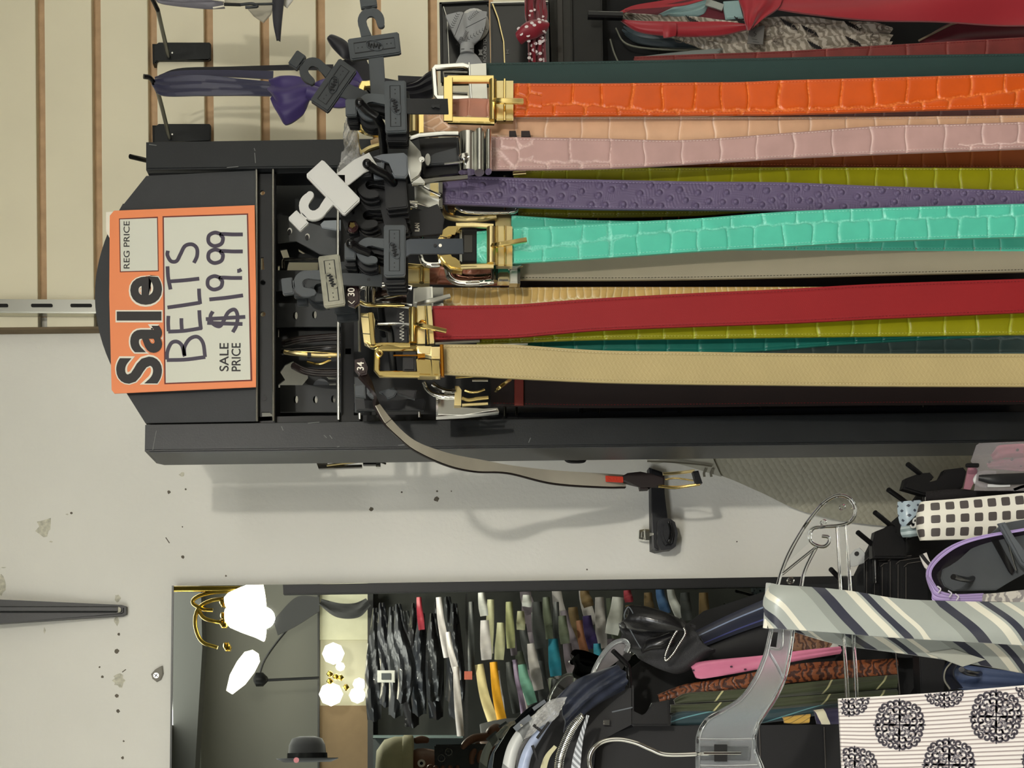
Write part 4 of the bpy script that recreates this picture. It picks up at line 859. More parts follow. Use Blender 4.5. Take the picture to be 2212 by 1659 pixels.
strip('band_end', [(860, 172, 1.52), (905, 170, 1.52), (936, 172, 1.52)], [18, 10, 12], bsat, t)
sheet('wing', [(870, 186, 1.50), (900, 176, 1.50), (920, 160, 1.50), (935, 152, 1.50)], [(868, 214, 1.50), (900, 216, 1.50), (925, 212, 1.50), (940, 206, 1.50)], bsat, t, n=20, m=10, th=.003, bulge=.005, fold=fw(.002, 18))
# grey suspender straps at the top edge
gcl = M('grey_elastic', (128, 126, 134), .6, noise=.08, nscale=50); wcl = M('cream_satin', (196, 190, 170), .45)
t = thing('suspenders', (420, -5, 1.50), 'grey elastic suspender straps with a wire clip hung from a slatwall hook', 'suspenders')
sheet('strap', [(325, -30, 1.50), (345, -32, 1.50), (460, -30, 1.50), (470, -20, 1.5)], [(336, -8, 1.50), (348, 8, 1.50), (440, 16, 1.50), (485, 14, 1.5)], gcl, t, n=30, m=12, th=.002, fold=fw(.003, 15))
rbar('wire_clip', [(458, -2, 1.49), (485, 2, 1.49), (484, 13, 1.49), (460, 17, 1.49)], 3, 3, inkl, t); rbar('clip_bar', [(484, 9, 1.488), (520, 10, 1.488)], 5, 5, blackp, t)
tube('clip_ring', [(520, 10, 1.488), (545, 8, 1.488), (556, 14, 1.488), (530, 16, 1.488)], 3, hg_dark, t); rbar('cord', [(550, 9, 1.488), (590, 8, 1.488)], 4, 4, hg_dark, t)
t = thing('pocket_square', (565, 10, 1.51), 'folded cream satin pocket square at the top edge beside the suspenders', 'handkerchief')
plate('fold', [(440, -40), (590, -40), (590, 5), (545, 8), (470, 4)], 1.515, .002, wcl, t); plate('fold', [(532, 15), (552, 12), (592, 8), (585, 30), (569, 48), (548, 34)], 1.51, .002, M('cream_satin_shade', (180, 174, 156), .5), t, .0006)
plate('fold', [(610, -30), (640, -30), (632, 0), (620, 16), (612, 10)], 1.51, .002, M('white_cotton', (214, 212, 204), .6), t, .0006)
t = thing('black_strap', (600, 40, 1.50), 'black leather strap end pointing down beside the cream pocket square', 'strap')
sheet('strap', [(590, -40, 1.50), (588, 10, 1.50), (590, 50, 1.50), (597, 86, 1.50)], [(616, -40, 1.50), (612, 10, 1.50), (608, 50, 1.50), (605, 88, 1.50)], M('black_suede', (52, 52, 58), .6, noise=.1), t, n=20, m=6, th=.003, bulge=.002)

# packaged bow tie
t = thing('bow_tie_package', (1005, 70, 1.47), 'black display pack holding a grey bow tie printed with baseball stitching', 'package')
packb = M('pack_black', (14, 15, 15), .3, noise=.15, nscale=20, coat=.4)
plate('pack', [(950, 8), (1056, 3), (1060, 178), (954, 180)], 1.49, .006, packb, t, .002)
rbar('border', [(950, 8, 1.488), (1056, 3, 1.488)], 5, 4, blackg, t); rbar('border', [(952, 6, 1.488), (955, 178, 1.488)], 6, 4, blackg, t)
rbar('crease_or_glint', [(958, 14, 1.487), (966, 40, 1.487), (970, 140, 1.487)], 1.6, 1, steel, t)
plate('cardboard_disc', circ(1024, 53, 33, 24, 36), 1.487, .002, M('white_card', (206, 206, 200), .6), t, .0005)
bbm = M('baseball_cotton', (160, 162, 162), .7, noise=.06, nscale=60)
sheet('wing', [(962, 33, 1.475), (975, 62, 1.472), (985, 82, 1.470), (996, 98, 1.472)], [(1052, 25, 1.475), (1048, 55, 1.472), (1038, 82, 1.470), (1024, 98, 1.472)], bbm, t, n=20, m=16, th=.003, bulge=.004, fold=lambda s, t_: -.004 * np.exp(-((t_ - .5) / .08) ** 2))
sheet('wing', [(997, 112, 1.472), (990, 124, 1.470), (978, 150, 1.470)], [(1022, 112, 1.472), (1034, 124, 1.470), (1050, 150, 1.470)], bbm, t, n=14, m=12, th=.003, bulge=.003)
strip('knot', [(1009, 94, 1.466), (1009, 114, 1.466)], 30, bbm, t, bulge=.004, th=.003)
for ln in ([(975, 60), (988, 32)], [(1000, 88), (1008, 70)], [(998, 80), (990, 96)], [(1012, 42), (1030, 26)], [(1010, 84), (1048, 62)]):
    (x0, y0), (x1, y1) = ln; nn = 7
    for i in range(nn):
        a = i / (nn - 1); x = x0 + (x1 - x0) * a; y = y0 + (y1 - y0) * a; dx, dy = (x1 - x0), (y1 - y0); L_ = math.hypot(dx, dy); nx, ny = -dy / L_, dx / L_
        for sg in (-1, 1): rbar('printed_stitch', [(x, y, 1.4628), (x + sg * nx * 4 + dx / L_ * 3, y + sg * ny * 4 + dy / L_ * 3, 1.4628)], .9, .5, blackp, t)
for ln in ([(982, 78), (1003, 24)], [(1006, 60), (1050, 38)], [(996, 106), (1024, 105)]): rbar('printed_seam', [(*ln[0], 1.4628), (*ln[1], 1.4628)], 1.1, .5, blackp, t)
plate('logo_bow', [(1033, 107), (1043, 107), (1040, 113), (1043, 119), (1033, 119), (1036, 113)], 1.4885, .001, M('logo_grey', (150, 150, 148), .6), t)
text('pack_lettering', 'ROUND TO', 1044, 1051, 134, 84, 1.4885, M('logo_grey'), t, .01)
t = thing('bow_tie_package', (1120, 70, 1.49), 'empty looking glossy black display pack next to the baseball bow tie', 'package')
plate('pack', [(1059, 3), (1190, 0), (1196, 178), (1062, 178)], 1.50, .008, packb, t, .002); rbar('crease_or_glint', [(1064, 8, 1.497), (1076, 40, 1.497), (1088, 90, 1.497), (1090, 138, 1.497)], 3, 1.5, goldb, t); rbar('border', [(1060, 6, 1.497), (1184, 3, 1.497)], 3, 2, steel, t)  # gold line paints a highlight onto the glossy pack
plate('logo_bow', [(1093, 107), (1100, 107), (1097, 112), (1100, 117), (1093, 117), (1095, 112)], 1.4995, .001, M('dim_logo', (96, 96, 92), .6), t)
# red polka dot scarf
redc = M('red_polka_cloth', (132, 24, 40), .5, sheen=.2); dot = M('white_dot', (222, 212, 210), .6)
t = thing('polka_dot_scarf', (1150, 60, 1.45), 'knotted red scarf with white polka dots between the black packs and the dark box', 'scarf')
pk = lambda s, t_: .004 * np.sin(t_ * 19 + s * 40) + .0015 * np.sin(t_ * 33)
s1 = sheet('tail', [(1132, -30, 1.46), (1133, 10, 1.455), (1134, 40, 1.45), (1138, 56, 1.445)], [(1180, -30, 1.46), (1178, 10, 1.455), (1182, 40, 1.45), (1176, 60, 1.445)], redc, t, n=22, m=22, th=.002, fold=pk)
s2 = sheet('tail', [(1140, 70, 1.44), (1140, 100, 1.44), (1142, 150, 1.45)], [(1178, 66, 1.44), (1178, 100, 1.44), (1181, 150, 1.45)], redc, t, n=22, m=26, th=.002, fold=pk)
s3 = sheet('knot', [(1120, 66, 1.435), (1136, 48, 1.43), (1160, 42, 1.43), (1178, 48, 1.435)], [(1124, 94, 1.435), (1138, 84, 1.43), (1160, 80, 1.43), (1178, 72, 1.435)], redc, t, n=22, m=14, th=.003, bulge=.008)
rr = np.random.default_rng(5)
for src, nn in ((s1, 13), (s2, 30), (s3, 12)):
    P, N, _ = o_surf[src.name]
    for q_ in range(nn):
        i, j = rr.integers(2, P.shape[0] - 2), rr.integers(1, P.shape[1] - 1); c = P[i, j] + N[i, j] * .0006
        bm = bmesh.new(); a_ = np.cross(N[i, j], [0, 0, 1.]); a_ /= np.linalg.norm(a_); b_ = np.cross(N[i, j], a_)
        bm.faces.new([bm.verts.new(c + .0021 * (a_ * math.cos(x) * .75 + b_ * math.sin(x))) for x in np.linspace(0, 6.283, 11)[:-1]]); finish('printed_dot', bm, dot, t)
# dark display box
t = thing('dark_box', (1260, 60, 1.52), 'dark grey box standing behind the polka dot scarf', 'box')
plate('side', [(1180, -40), (1235, -40), (1238, 180), (1184, 180)], 1.50, .05, M('charcoal_card', (46, 45, 41), .7, noise=.1), t, .002); plate('front', [(1235, -40), (1300, -40), (1304, 180), (1238, 180)], 1.505, .05, M('black_card', (32, 32, 29), .7, noise=.1), t, .002)
rbar('corner_edge', [(1208, -40, 1.498), (1212, 180, 1.498)], 12, 4, M('grey_card_edge', (62, 60, 56), .7), t)
plate('inner_face', [(1300, -40), (1420, -40), (1424, 200), (1304, 200)], 1.54, .04, M('black_felt', (17, 18, 18), .9), t)
plate('shelf_back', [(1424, -60), (2300, -60), (2300, 200), (1424, 200)], 1.62, .02, M('black_felt', (17, 18, 18), .9), t)
rbar('rod', [(1270, 32, 1.48), (1345, 34, 1.48)], 14, 14, blackg, t)

# ---------------------------------------------------------------- woven patterns that follow the cloth
def uvstripe(name, stops, period, du, dv, rough=.45, sheen=.2, bump=0):
    if name in _mats: return _mats[name]
    m = bpy.data.materials.new(name); m.use_nodes = True; nt = m.node_tree; b = nt.nodes['Principled BSDF']; N = nt.nodes.new; L = nt.links.new
    b.inputs['Roughness'].default_value = rough; b.inputs['Sheen Weight'].default_value = sheen
    uv = N('ShaderNodeUVMap'); uv.uv_map = 'UVMap'; dp = N('ShaderNodeVectorMath'); dp.operation = 'DOT_PRODUCT'; dp.inputs[1].default_value = (du / period, dv / period, 0); L(uv.outputs[0], dp.inputs[0])
    fr = N('ShaderNodeMath'); fr.operation = 'FRACT'; L(dp.outputs['Value'], fr.inputs[0])
    r = N('ShaderNodeValToRGB'); r.color_ramp.interpolation = 'CONSTANT'; e = r.color_ramp.elements
    e[0].position = 0; e[0].color = lin(stops[0][1]); e[1].position = stops[1][0]; e[1].color = lin(stops[1][1])
    for p, c in stops[2:]: q_ = e.new(p); q_.color = lin(c)
    L(fr.outputs[0], r.inputs[0]); L(r.outputs[0], b.inputs['Base Color']); _mats[name] = m; return m
def uvcells(name, c1, c2, period, size, diamond=False, rough=.5, grow=0.0):
    """little squares or diamonds of colour c2 on c1"""
    if name in _mats: return _mats[name]
    m = bpy.data.materials.new(name); m.use_nodes = True; nt = m.node_tree; b = nt.nodes['Principled BSDF']; N = nt.nodes.new; L = nt.links.new
    b.inputs['Roughness'].default_value = rough
    uv = N('ShaderNodeUVMap'); uv.uv_map = 'UVMap'; sp = N('ShaderNodeSeparateXYZ'); L(uv.outputs[0], sp.inputs[0])
    def mth(op, a, v=None, w=None):
        n = N('ShaderNodeMath'); n.operation = op
        for i, x in enumerate((a, v)):
            if x is None: continue
            if isinstance(x, (int, float)): n.inputs[i].default_value = x
            else: L(x, n.inputs[i])
        return n.outputs[0]
    u, v = sp.outputs[0], sp.outputs[1]
    if diamond: u, v = mth('ADD', u, v), mth('SUBTRACT', u, v)
    a = mth('ABSOLUTE', mth('SUBTRACT', mth('FRACT', mth('DIVIDE', u, period)), .5)); c = mth('ABSOLUTE', mth('SUBTRACT', mth('FRACT', mth('DIVIDE', v, period)), .5))
    a4 = mth('POWER', a, 6); c4_ = mth('POWER', c, 6); d = mth('POWER', mth('ADD', a4, c4_), 1 / 6)
    if grow:
        d = mth('SUBTRACT', d, mth('MULTIPLY', sp.outputs[0], grow))
    k = mth('LESS_THAN', d, size / 2)
    mx = N('ShaderNodeMix'); mx.data_type = 'RGBA'; mx.inputs[6].default_value = lin(c1); mx.inputs[7].default_value = lin(c2); L(k, mx.inputs[0]); L(mx.outputs[2], b.inputs['Base Color']); _mats[name] = m; return m
def veined(name, c1, c2, scale, rough=.4, dist=3.0, kind='wave', metal=0):
    if name in _mats: return _mats[name]
    m = bpy.data.materials.new(name); m.use_nodes = True; nt = m.node_tree; b = nt.nodes['Principled BSDF']; N = nt.nodes.new; L = nt.links.new
    b.inputs['Roughness'].default_value = rough; b.inputs['Metallic'].default_value = metal
    tc = N('ShaderNodeTexCoord')
    if kind == 'wave':
        w = N('ShaderNodeTexWave'); w.wave_type = 'RINGS'; w.inputs['Scale'].default_value = scale; w.inputs['Distortion'].default_value = dist * 4; w.inputs['Detail'].default_value = 3; w.inputs['Detail Scale'].default_value = 1.2; o = w.outputs['Fac']; L(tc.outputs['Object'], w.inputs['Vector'])
    else:
        w = N('ShaderNodeTexVoronoi'); w.inputs['Scale'].default_value = scale; o = w.outputs['Distance']; L(tc.outputs['Object'], w.inputs['Vector'])
    r = N('ShaderNodeValToRGB'); r.color_ramp.elements[0].color = lin(c1); r.color_ramp.elements[1].color = lin(c2); r.color_ramp.elements[0].position = .35; r.color_ramp.elements[1].position = .6
    L(o, r.inputs[0]); L(r.outputs[0], b.inputs['Base Color'])
    bp = N('ShaderNodeBump'); bp.inputs['Strength'].default_value = .3; bp.inputs['Distance'].default_value = .001; L(o, bp.inputs['Height']); L(bp.outputs[0], b.inputs['Normal'])
    _mats[name] = m; return m
def inkstrokes(name, strokes, wpx, Y, mat, parent, clip=None):
    bm = bmesh.new()
    for S in strokes:
        n = len(S); C = np.array(S, float); T = np.gradient(C, axis=0); T /= np.linalg.norm(T, axis=1)[:, None] + 1e-9; Nn = np.stack([-T[:, 1], T[:, 0]], 1)
        w = wpx * (.35 + .65 * np.sin(np.linspace(.25, 2.9, n)))[:, None] / 2
        a = C - Nn * w; b = C + Nn * w; prev = None
        for i in range(n):
            if clip and not clip(*C[i]): prev = None; continue
            cur = (bm.verts.new(W(*a[i], Y)), bm.verts.new(W(*b[i], Y)))
            if prev: bm.faces.new((prev[0], prev[1], cur[1], cur[0]))
            prev = cur
    o = finish(name, bm, mat, parent)
    if len(strokes) > 3: o['kind'] = 'stuff'
    return o

redt = M('scarlet_silk', (152, 26, 38), .5, sheen=.3, noise=.05, nscale=12); redd = M('burgundy_silk', (92, 20, 34), .55, sheen=.2); ltb = M('pale_aqua_silk', (138, 166, 164), .4, noise=.08, nscale=40); broc = veined('silver_brocade', (134, 126, 112), (182, 174, 160), 60, .34, 2.0)
brocl = M('brocade_black_lines', (20, 20, 22), .5)
G1 = 'ties looped on the far rack'
t = thing('necktie', (1700, 75, 1.50), 'silver grey brocade tie gathered in folds under the red one', 'tie', G1)
sheet('blade', [(1345, 30, 1.52), (1410, 33, 1.515), (1500, 40, 1.51), (1600, 48, 1.505), (1700, 36, 1.505), (1800, 42, 1.505), (1890, 46, 1.505), (1926, 56, 1.51)], [(1345, 34, 1.52), (1410, 64, 1.515), (1500, 95, 1.51), (1570, 122, 1.505), (1700, 116, 1.505), (1800, 108, 1.505), (1890, 100, 1.505), (1924, 97, 1.51)], broc, t, n=80, m=26, th=.002,
      fold=lambda s, t_: .0035 * np.sin(t_ * 17 + s * 14) + .001 * np.sin(t_ * 40 + s * 90))
for cx, cy in ((1745, 62), (1835, 50), (1840, 86), (1495, 42), (1600, 44), (1758, 96), (1700, 48)):
    inkstrokes('woven_hatch', [[(cx - 14 + 5 * i, cy - 9 + 2.4 * i), (cx - 8 + 5 * i, cy - 2 + 2.4 * i), (cx - 2 + 5 * i, cy + 6 + 2.4 * i)] for i in range(6)], 3.2, 1.4995, brocl, t)
rg3 = random.Random(8)
inkstrokes('woven_scrolls', [[(cx + (2 + 1.1 * j) * math.cos(j * .7 + ph), cy + (1.5 + .8 * j) * math.sin(j * .7 + ph)) for j in range(11)] for cx, cy, ph in [(rg3.uniform(1440, 1915), rg3.uniform(50, 105), rg3.random() * 6) for _ in range(34)]], 1.8, 1.4992, M('brocade_grey_lines', (108, 98, 88), .5), t, clip=lambda x, y: y < 118 - max(0, (x - 1570)) * .06 and (x < 1560 or x > 1630 or y > 80) and (x > 1560 or y > 66 or y < 46) )
t = thing('necktie', (1900, 20, 1.47), 'scarlet silk tie with its neck loop, lying across the others at the top right', 'tie', G1)
sheet('blade', [(1660, -60, 1.48), (1750, -70, 1.475), (1900, -75, 1.47), (2100, -80, 1.47), (2260, -85, 1.47)], [(1652, 18, 1.48), (1750, 36, 1.475), (1900, 43, 1.47), (2100, 46, 1.47), (2260, 50, 1.47)], redt, t, n=60, m=20, th=.003, fold=lambda s, t_: .004 * np.sin(t_ * 7 + s * 16) + .002 * np.sin(s * 40))
sheet('knot', [(1590, -20, 1.475), (1604, 20, 1.472), (1608, 42, 1.470), (1614, 66, 1.474)], [(1690, -24, 1.475), (1684, 14, 1.472), (1650, 40, 1.470), (1620, 66, 1.474)], redt, t, n=26, m=16, th=.003, bulge=.006, fold=fw(.002, 13))
sheet('neck_loop', [(1338, 42, 1.49), (1380, 45, 1.485), (1433, 47, 1.48), (1500, 48, 1.48), (1560, 47, 1.48), (1612, 52, 1.48)], [(1340, 45, 1.49), (1378, 66, 1.485), (1433, 74, 1.48), (1500, 76, 1.48), (1560, 74, 1.48), (1614, 62, 1.48)], redt, t, n=50, m=10, th=.003, bulge=.002, fold=fw(.001, 9))
sheet('loop_tab', [(1433, 49, 1.474), (1445, 49, 1.472), (1460, 50, 1.474)], [(1433, 81, 1.474), (1444, 80, 1.472), (1460, 77, 1.474)], redt, t, n=10, m=8, th=.002, bulge=.002)
strip('neck_loop', [(1338, 28, 1.50), (1370, 16, 1.50), (1430, 6, 1.50), (1500, -8, 1.50)], [5, 9, 10, 8], redt, t); strip('neck_loop', [(1350, 20, 1.49), (1430, 13, 1.49), (1480, 8, 1.49), (1530, -6, 1.49)], [3, 5, 5, 5], redt, t)
strip('loop_inside', [(1345, 30, 1.53), (1400, 24, 1.53), (1470, 16, 1.53), (1540, 8, 1.53)], [10, 22, 26, 30], redd, t)
t = thing('necktie', (1530, 20, 1.50), 'pale aqua tie folded behind the scarlet neck loop', 'tie', G1)
sheet('blade', [(1422, 31, 1.505), (1460, 14, 1.505), (1500, 3, 1.505), (1527, -4, 1.505)], [(1450, 32, 1.505), (1490, 33, 1.505), (1520, 28, 1.505), (1530, 12, 1.505)], ltb, t, n=20, m=12, th=.002, fold=fw(.002, 10)); strip('fold', [(1525, 4, 1.50), (1545, 10, 1.50), (1562, 16, 1.50)], 14, M('pale_grey_silk', (150, 156, 148), .5), t); plate('fold', [(1563, 2), (1596, 0), (1606, 38), (1568, 41), (1564, 20)], 1.50, .003, ltb, t, .001)
plate('inner_maroon_cloth', [(1505, 42), (1530, 18), (1565, 18), (1570, 42)], 1.508, .002, redd, t)  # dark maroon piece inside the fold
t = thing('necktie', (1450, 95, 1.52), 'dull blue grey tie loop hanging under the brocade one', 'tie', G1)
strip('neck_loop', [(1345, 62, 1.54), (1380, 80, 1.535), (1440, 90, 1.53), (1520, 92, 1.53), (1560, 86, 1.53)], [14, 26, 26, 26, 20], M('blue_grey_silk', (66, 78, 82), .5, noise=.1, nscale=30), t, fold=fw(.0015, 12)); strip('fold_edge', [(1330, 60, 1.525), (1350, 92, 1.52), (1400, 104, 1.52), (1500, 108, 1.52), (1560, 104, 1.52)], 3, M('silk_edge', (110, 112, 98), .5), t)
t = thing('necktie', (1500, 118, 1.52), 'light grey tie tip showing just above the oxblood belt', 'tie', G1); sheet('blade', [(1385, 122, 1.50), (1450, 114, 1.50), (1510, 108, 1.50), (1562, 104, 1.50)], [(1385, 126, 1.50), (1450, 126, 1.50), (1510, 124, 1.50), (1550, 118, 1.50)], M('light_grey_silk', (130, 138, 134), .4), t, n=20, m=6, th=.002)
strip('dark_loop', [(1318, 84, 1.53), (1326, 112, 1.53), (1336, 135, 1.53)], 3, M('silk_edge', (110, 112, 98), .5), t)
t = thing('care_label', (1630, 82, 1.49), 'small grey care label with script writing on the brocade tie', 'label'); plate('label', [(1618, 64), (1652, 54), (1648, 96), (1614, 94)], 1.488, .0008, M('grey_label', (104, 102, 98), .6), t); inkstrokes('script', [[(1632, 66), (1628, 70), (1634, 74), (1629, 79)], [(1624, 84), (1636, 86)], [(1626, 90), (1640, 92)]], 1.6, 1.4875, brocl, t)
t = thing('necktie', (2100, 80, 1.52), 'dark burgundy tie between the scarlet tie and the oxblood belt', 'tie', G1); sheet('blade', [(1985, 88, 1.52), (2060, 48, 1.52), (2140, 44, 1.52), (2260, 44, 1.52)], [(1990, 98, 1.52), (2060, 96, 1.52), (2140, 94, 1.52), (2260, 96, 1.52)], redd, t, n=30, m=12, th=.002, fold=fw(.002, 8)); rbar('piping', [(1984, 88, 1.515), (2056, 52, 1.515), (2070, 48, 1.515)], 4, 2, M('gold_piping', (130, 118, 96), .5), t)

# ---------------------------------------------------------------- plaster wall items
t = thing('wall_hook', (1420, 1100, YW), 'black wall hook with ribbed knob and steel nut behind the loose belt tip', 'hook')
plate('arm', [(1403, 1009), (1430, 1018), (1436, 1026), (1437, 1120), (1450, 1184), (1420, 1190), (1409, 1186), (1407, 1050)], YW - .022, .022, M('satin_black_plastic', (34, 35, 38), .45), t, .003)
plate('knob', [(1424, 1122), (1436, 1117), (1450, 1119), (1460, 1126), (1466, 1150), (1462, 1178), (1452, 1185), (1430, 1187), (1422, 1170)], YW - .042, .022, M('knob_black', (40, 41, 44), .5), t, .006)
plate('finger_groove', [(1430, 1128), (1440, 1123), (1448, 1126), (1453, 1150), (1448, 1172), (1438, 1177), (1431, 1165), (1427, 1148)], YW - .046, .005, M('satin_black_plastic'), t, .003)
tube('groove_rib', [(1444, 1126, YW - .048), (1449, 1150, YW - .049), (1443, 1174, YW - .048)], 3, blackg, t)
plate('nut', [(1382, 1144), (1394, 1142), (1404, 1143), (1404, 1166), (1394, 1166), (1381, 1163)], YW - .024, .014, chrome, t, .003); rbar('nut_edge', [(1393, 1143, YW - .026), (1394, 1166, YW - .026)], 2, 2, steel, t); rbar('bolt', [(1402, 1154, YW - .017), (1412, 1154, YW - .017)], 8, 8, steel, t)
t = thing('small_handle', (1242, 990, 1.60), 'small black D-shaped buckle loop poking out from behind the rack', 'buckle'); tube('loop', [(1216, 978, 1.6), (1220, 990, 1.6), (1230, 997, 1.6), (1258, 997, 1.6), (1264, 991, 1.6), (1265, 978, 1.6)], 3.5, blackp, t)
qm = M('quilted_grey_film', (170, 167, 148), .6, noise=.05, nscale=14)
nt = qm.node_tree; vb = nt.nodes.new('ShaderNodeTexVoronoi'); vb.inputs['Scale'].default_value = 150; vb.inputs['Randomness'].default_value = .25; tc = nt.nodes.new('ShaderNodeTexCoord'); mp = nt.nodes.new('ShaderNodeMapping'); mp.inputs['Rotation'].default_value = (0, .6, 0); mp.inputs['Scale'].default_value = (1, .01, 1)
nt.links.new(tc.outputs['Object'], mp.inputs[0]); nt.links.new(mp.outputs[0], vb.inputs['Vector']); bp = nt.nodes.new('ShaderNodeBump'); bp.inputs['Strength'].default_value = .6; bp.inputs['Distance'].default_value = .003; bp.invert = True; nt.links.new(vb.outputs['Distance'], bp.inputs['Height']); nt.links.new(bp.outputs[0], nt.nodes['Principled BSDF'].inputs['Normal'])
t = thing('padding_sheet', (1800, 1030, 1.69), 'grey dimpled packing sheet fixed to the wall below the rack flange', 'packing sheet')
up_ = [(1440, 955, 1.675), (1520, 950, 1.67), (1700, 945, 1.67), (1900, 940, 1.67), (2100, 935, 1.67), (2300, 930, 1.67)]; lo_ = [(1440, 992, 1.69), (1560, 1028, 1.69), (1640, 1062, 1.69), (1745, 1108, 1.69), (1900, 1135, 1.69), (2300, 1160, 1.69)]
sheet('sheet', up_, lo_, qm, t, n=90, m=36, th=.002, fold=lambda s, t_: .0012 * np.sin(s * 30 + t_ * 5))
fl = M('smooth_film', (196, 194, 178), .35, noise=.04, nscale=20)
sheet('smooth_edge', [(1368, 975, 1.68), (1400, 968, 1.675), (1450, 964, 1.67), (1520, 952, 1.67)], [(1384, 990, 1.69), (1410, 1003, 1.68), (1455, 1000, 1.675), (1560, 1030, 1.68)], fl, t, n=40, m=14, th=.002, fold=lambda s, t_: .003 * np.sin(s * 70 + t_ * 4))
strip('crease_or_glint', [(1398, 996, 1.665), (1450, 998, 1.662), (1510, 1003, 1.665), (1538, 1007, 1.668)], 3, M('film_crease', (116, 112, 96), .6), t)
for a in (1525, 1540): strip('crease_or_glint', [(a, 1012, 1.672), (a - 4, 1022, 1.674), (a - 3, 1030, 1.676)], 5, M('film_crease'), t)

# ---------------------------------------------------------------- clear hanger with the striped tie and the damask cloth
plas = M('clear_hanger_plastic', (250, 252, 252), .04, trans=1.0); pb = plas.node_tree.nodes['Principled BSDF']; pb.inputs['IOR'].default_value = 1.42
YH = 1.10
hang = thing('clear_hanger', (1560, 1630, YH), 'clear plastic clothes hanger with a steel hook, one arm and bar crossing the striped tie', 'hanger')
def rod(pts, r=5, closed=False, straight=False): return tube('clear_rod', [(a, b, YH) for a, b in pts], r, plas, hang, closed, straight=straight, seg=10)
rod([(1680, 1264), (1690, 1230), (1708, 1188), (1740, 1135), (1776, 1090), (1808, 1071), (1832, 1075), (1846, 1094), (1845, 1116), (1832, 1130), (1808, 1136), (1775, 1138), (1756, 1142), (1749, 1156), (1752, 1170), (1766, 1179), (1782, 1180), (1791, 1170), (1789, 1160), (1776, 1158)], 4.2)
rod([(1764, 1181), (1730, 1208), (1690, 1240)], 3.2); rod([(1764, 1181), (1746, 1215), (1736, 1240), (1731, 1266)], 4)
rod([(1808, 1137), (1815, 1260), (1822, 1370), (1831, 1500), (1838, 1700)], 3.6); rod([(1827, 1134), (1836, 1260), (1844, 1370), (1851, 1500), (1858, 1700)], 3.6)
plate('web', [(1808, 1137), (1827, 1134), (1858, 1700), (1838, 1700)], YH, .002, plas, hang)
plate('shoulder_web', [(1700, 1215), (1740, 1135), (1776, 1090), (1808, 1072), (1835, 1078), (1845, 1100), (1835, 1128), (1775, 1138), (1752, 1145), (1750, 1170)], YH, .002, plas, hang)
for x, y, r in ((1822, 1094, 6), (1781, 1127, 6), (1710, 1253, 7)): plate('moulded_boss', circ(x, y, r), YH - .003, .006, plas, hang, .001)
rod([(1672, 1330), (1660, 1390), (1650, 1425), (1630, 1470), (1600, 1510), (1565, 1533), (1528, 1554), (1510, 1585), (1507, 1620), (1508, 1700)], 5)
rod([(1712, 1330), (1712, 1365), (1706, 1410), (1694, 1465), (1672, 1512), (1640, 1560), (1630, 1590), (1632, 1622), (1645, 1655), (1660, 1700)], 5)
wb = [(1672, 1335), (1660, 1390), (1650, 1425), (1630, 1470), (1600, 1510), (1565, 1533), (1528, 1554), (1510, 1585), (1507, 1620), (1508, 1700), (1660, 1700), (1645, 1655), (1632, 1622), (1630, 1590), (1640, 1560), (1672, 1512), (1694, 1465), (1706, 1410), (1712, 1365), (1712, 1335)]
frost = M('clear_web_plastic', (236, 240, 242), .18, trans=.86)
plate('body_web', wb, YH + .001, .002, frost, hang, holes=[[(1666, 1365), (1682, 1365), (1678, 1398), (1662, 1396)]])
rod([(1690, 1340), (1688, 1398), (1664, 1400), (1659, 1399)], 2.6); rod([(1660, 1408), (1676, 1434), (1692, 1466)], 3)
rod([(1512, 1597), (1570, 1598), (1630, 1596)], 2.5); rod([(1512, 1654), (1570, 1655), (1636, 1653)], 2.5)
plate('hook_socket', rect(1514, 1620, 1612, 1642), YH - .004, .008, plas, hang, .001); plate('socket_window', rect(1543, 1571, 1608, 1645), YH - .005, .001, M('socket_dark', (26, 26, 26), .4), hang); rbar('hook_end', [(1520, 1627, YH - .006), (1600, 1627, YH - .006)], 6, 5, chrome, hang)
tube('steel_hook', [(1530, 1628, YH), (1442, 1630, YH), (1405, 1618, YH), (1372, 1604, YH), (1336, 1597, YH), (1302, 1602, YH), (1280, 1620, YH), (1273, 1645, YH), (1282, 1672, YH), (1300, 1690, YH)], 4.6, chrome, hang, n=70, seg=12)

SL, NV, IV, SD = (152, 157, 150), (46, 48, 60), (206, 203, 186), (132, 137, 130)
tie = uvstripe('silver_stripe_silk', [(0, SL), (.22, SD), (.33, NV), (.44, SL), (.60, IV), (.69, SL), (.72, NV), (.80, SL), (.90, IV), (.96, SL)], .078, .76, -.86, .32, .3)
t = thing('necktie', (1900, 1330, 1.08), 'silver necktie with navy and ivory diagonal stripes folded over the clear hanger', 'tie')
tf = lambda s, t_: .0018 * np.sin(t_ * 5 + s * 26) + .001 * np.sin(s * 60 + t_ * 3)
sheet('front_blade', [(1668, 1260, 1.085), (1690, 1264, 1.078), (1794, 1272, 1.075), (1860, 1280, 1.075), (1932, 1292, 1.075), (2015, 1297, 1.075), (2260, 1301, 1.075)], [(1657, 1357, 1.085), (1680, 1357, 1.078), (1794, 1366, 1.075), (1880, 1374, 1.075), (1954, 1379, 1.075), (2030, 1383, 1.075), (2260, 1396, 1.075)], tie, t, n=80, m=18, th=.003, bulge=.005, fold=tf)
sheet('back_blade', [(1664, 1290, 1.115), (1800, 1320, 1.118), (1950, 1340, 1.12), (2260, 1360, 1.12)], [(1700, 1358, 1.115), (1816, 1393, 1.118), (1850, 1399, 1.118), (2043, 1425, 1.12), (2260, 1462, 1.12)], tie, t, n=60, m=16, th=.003, fold=tf)
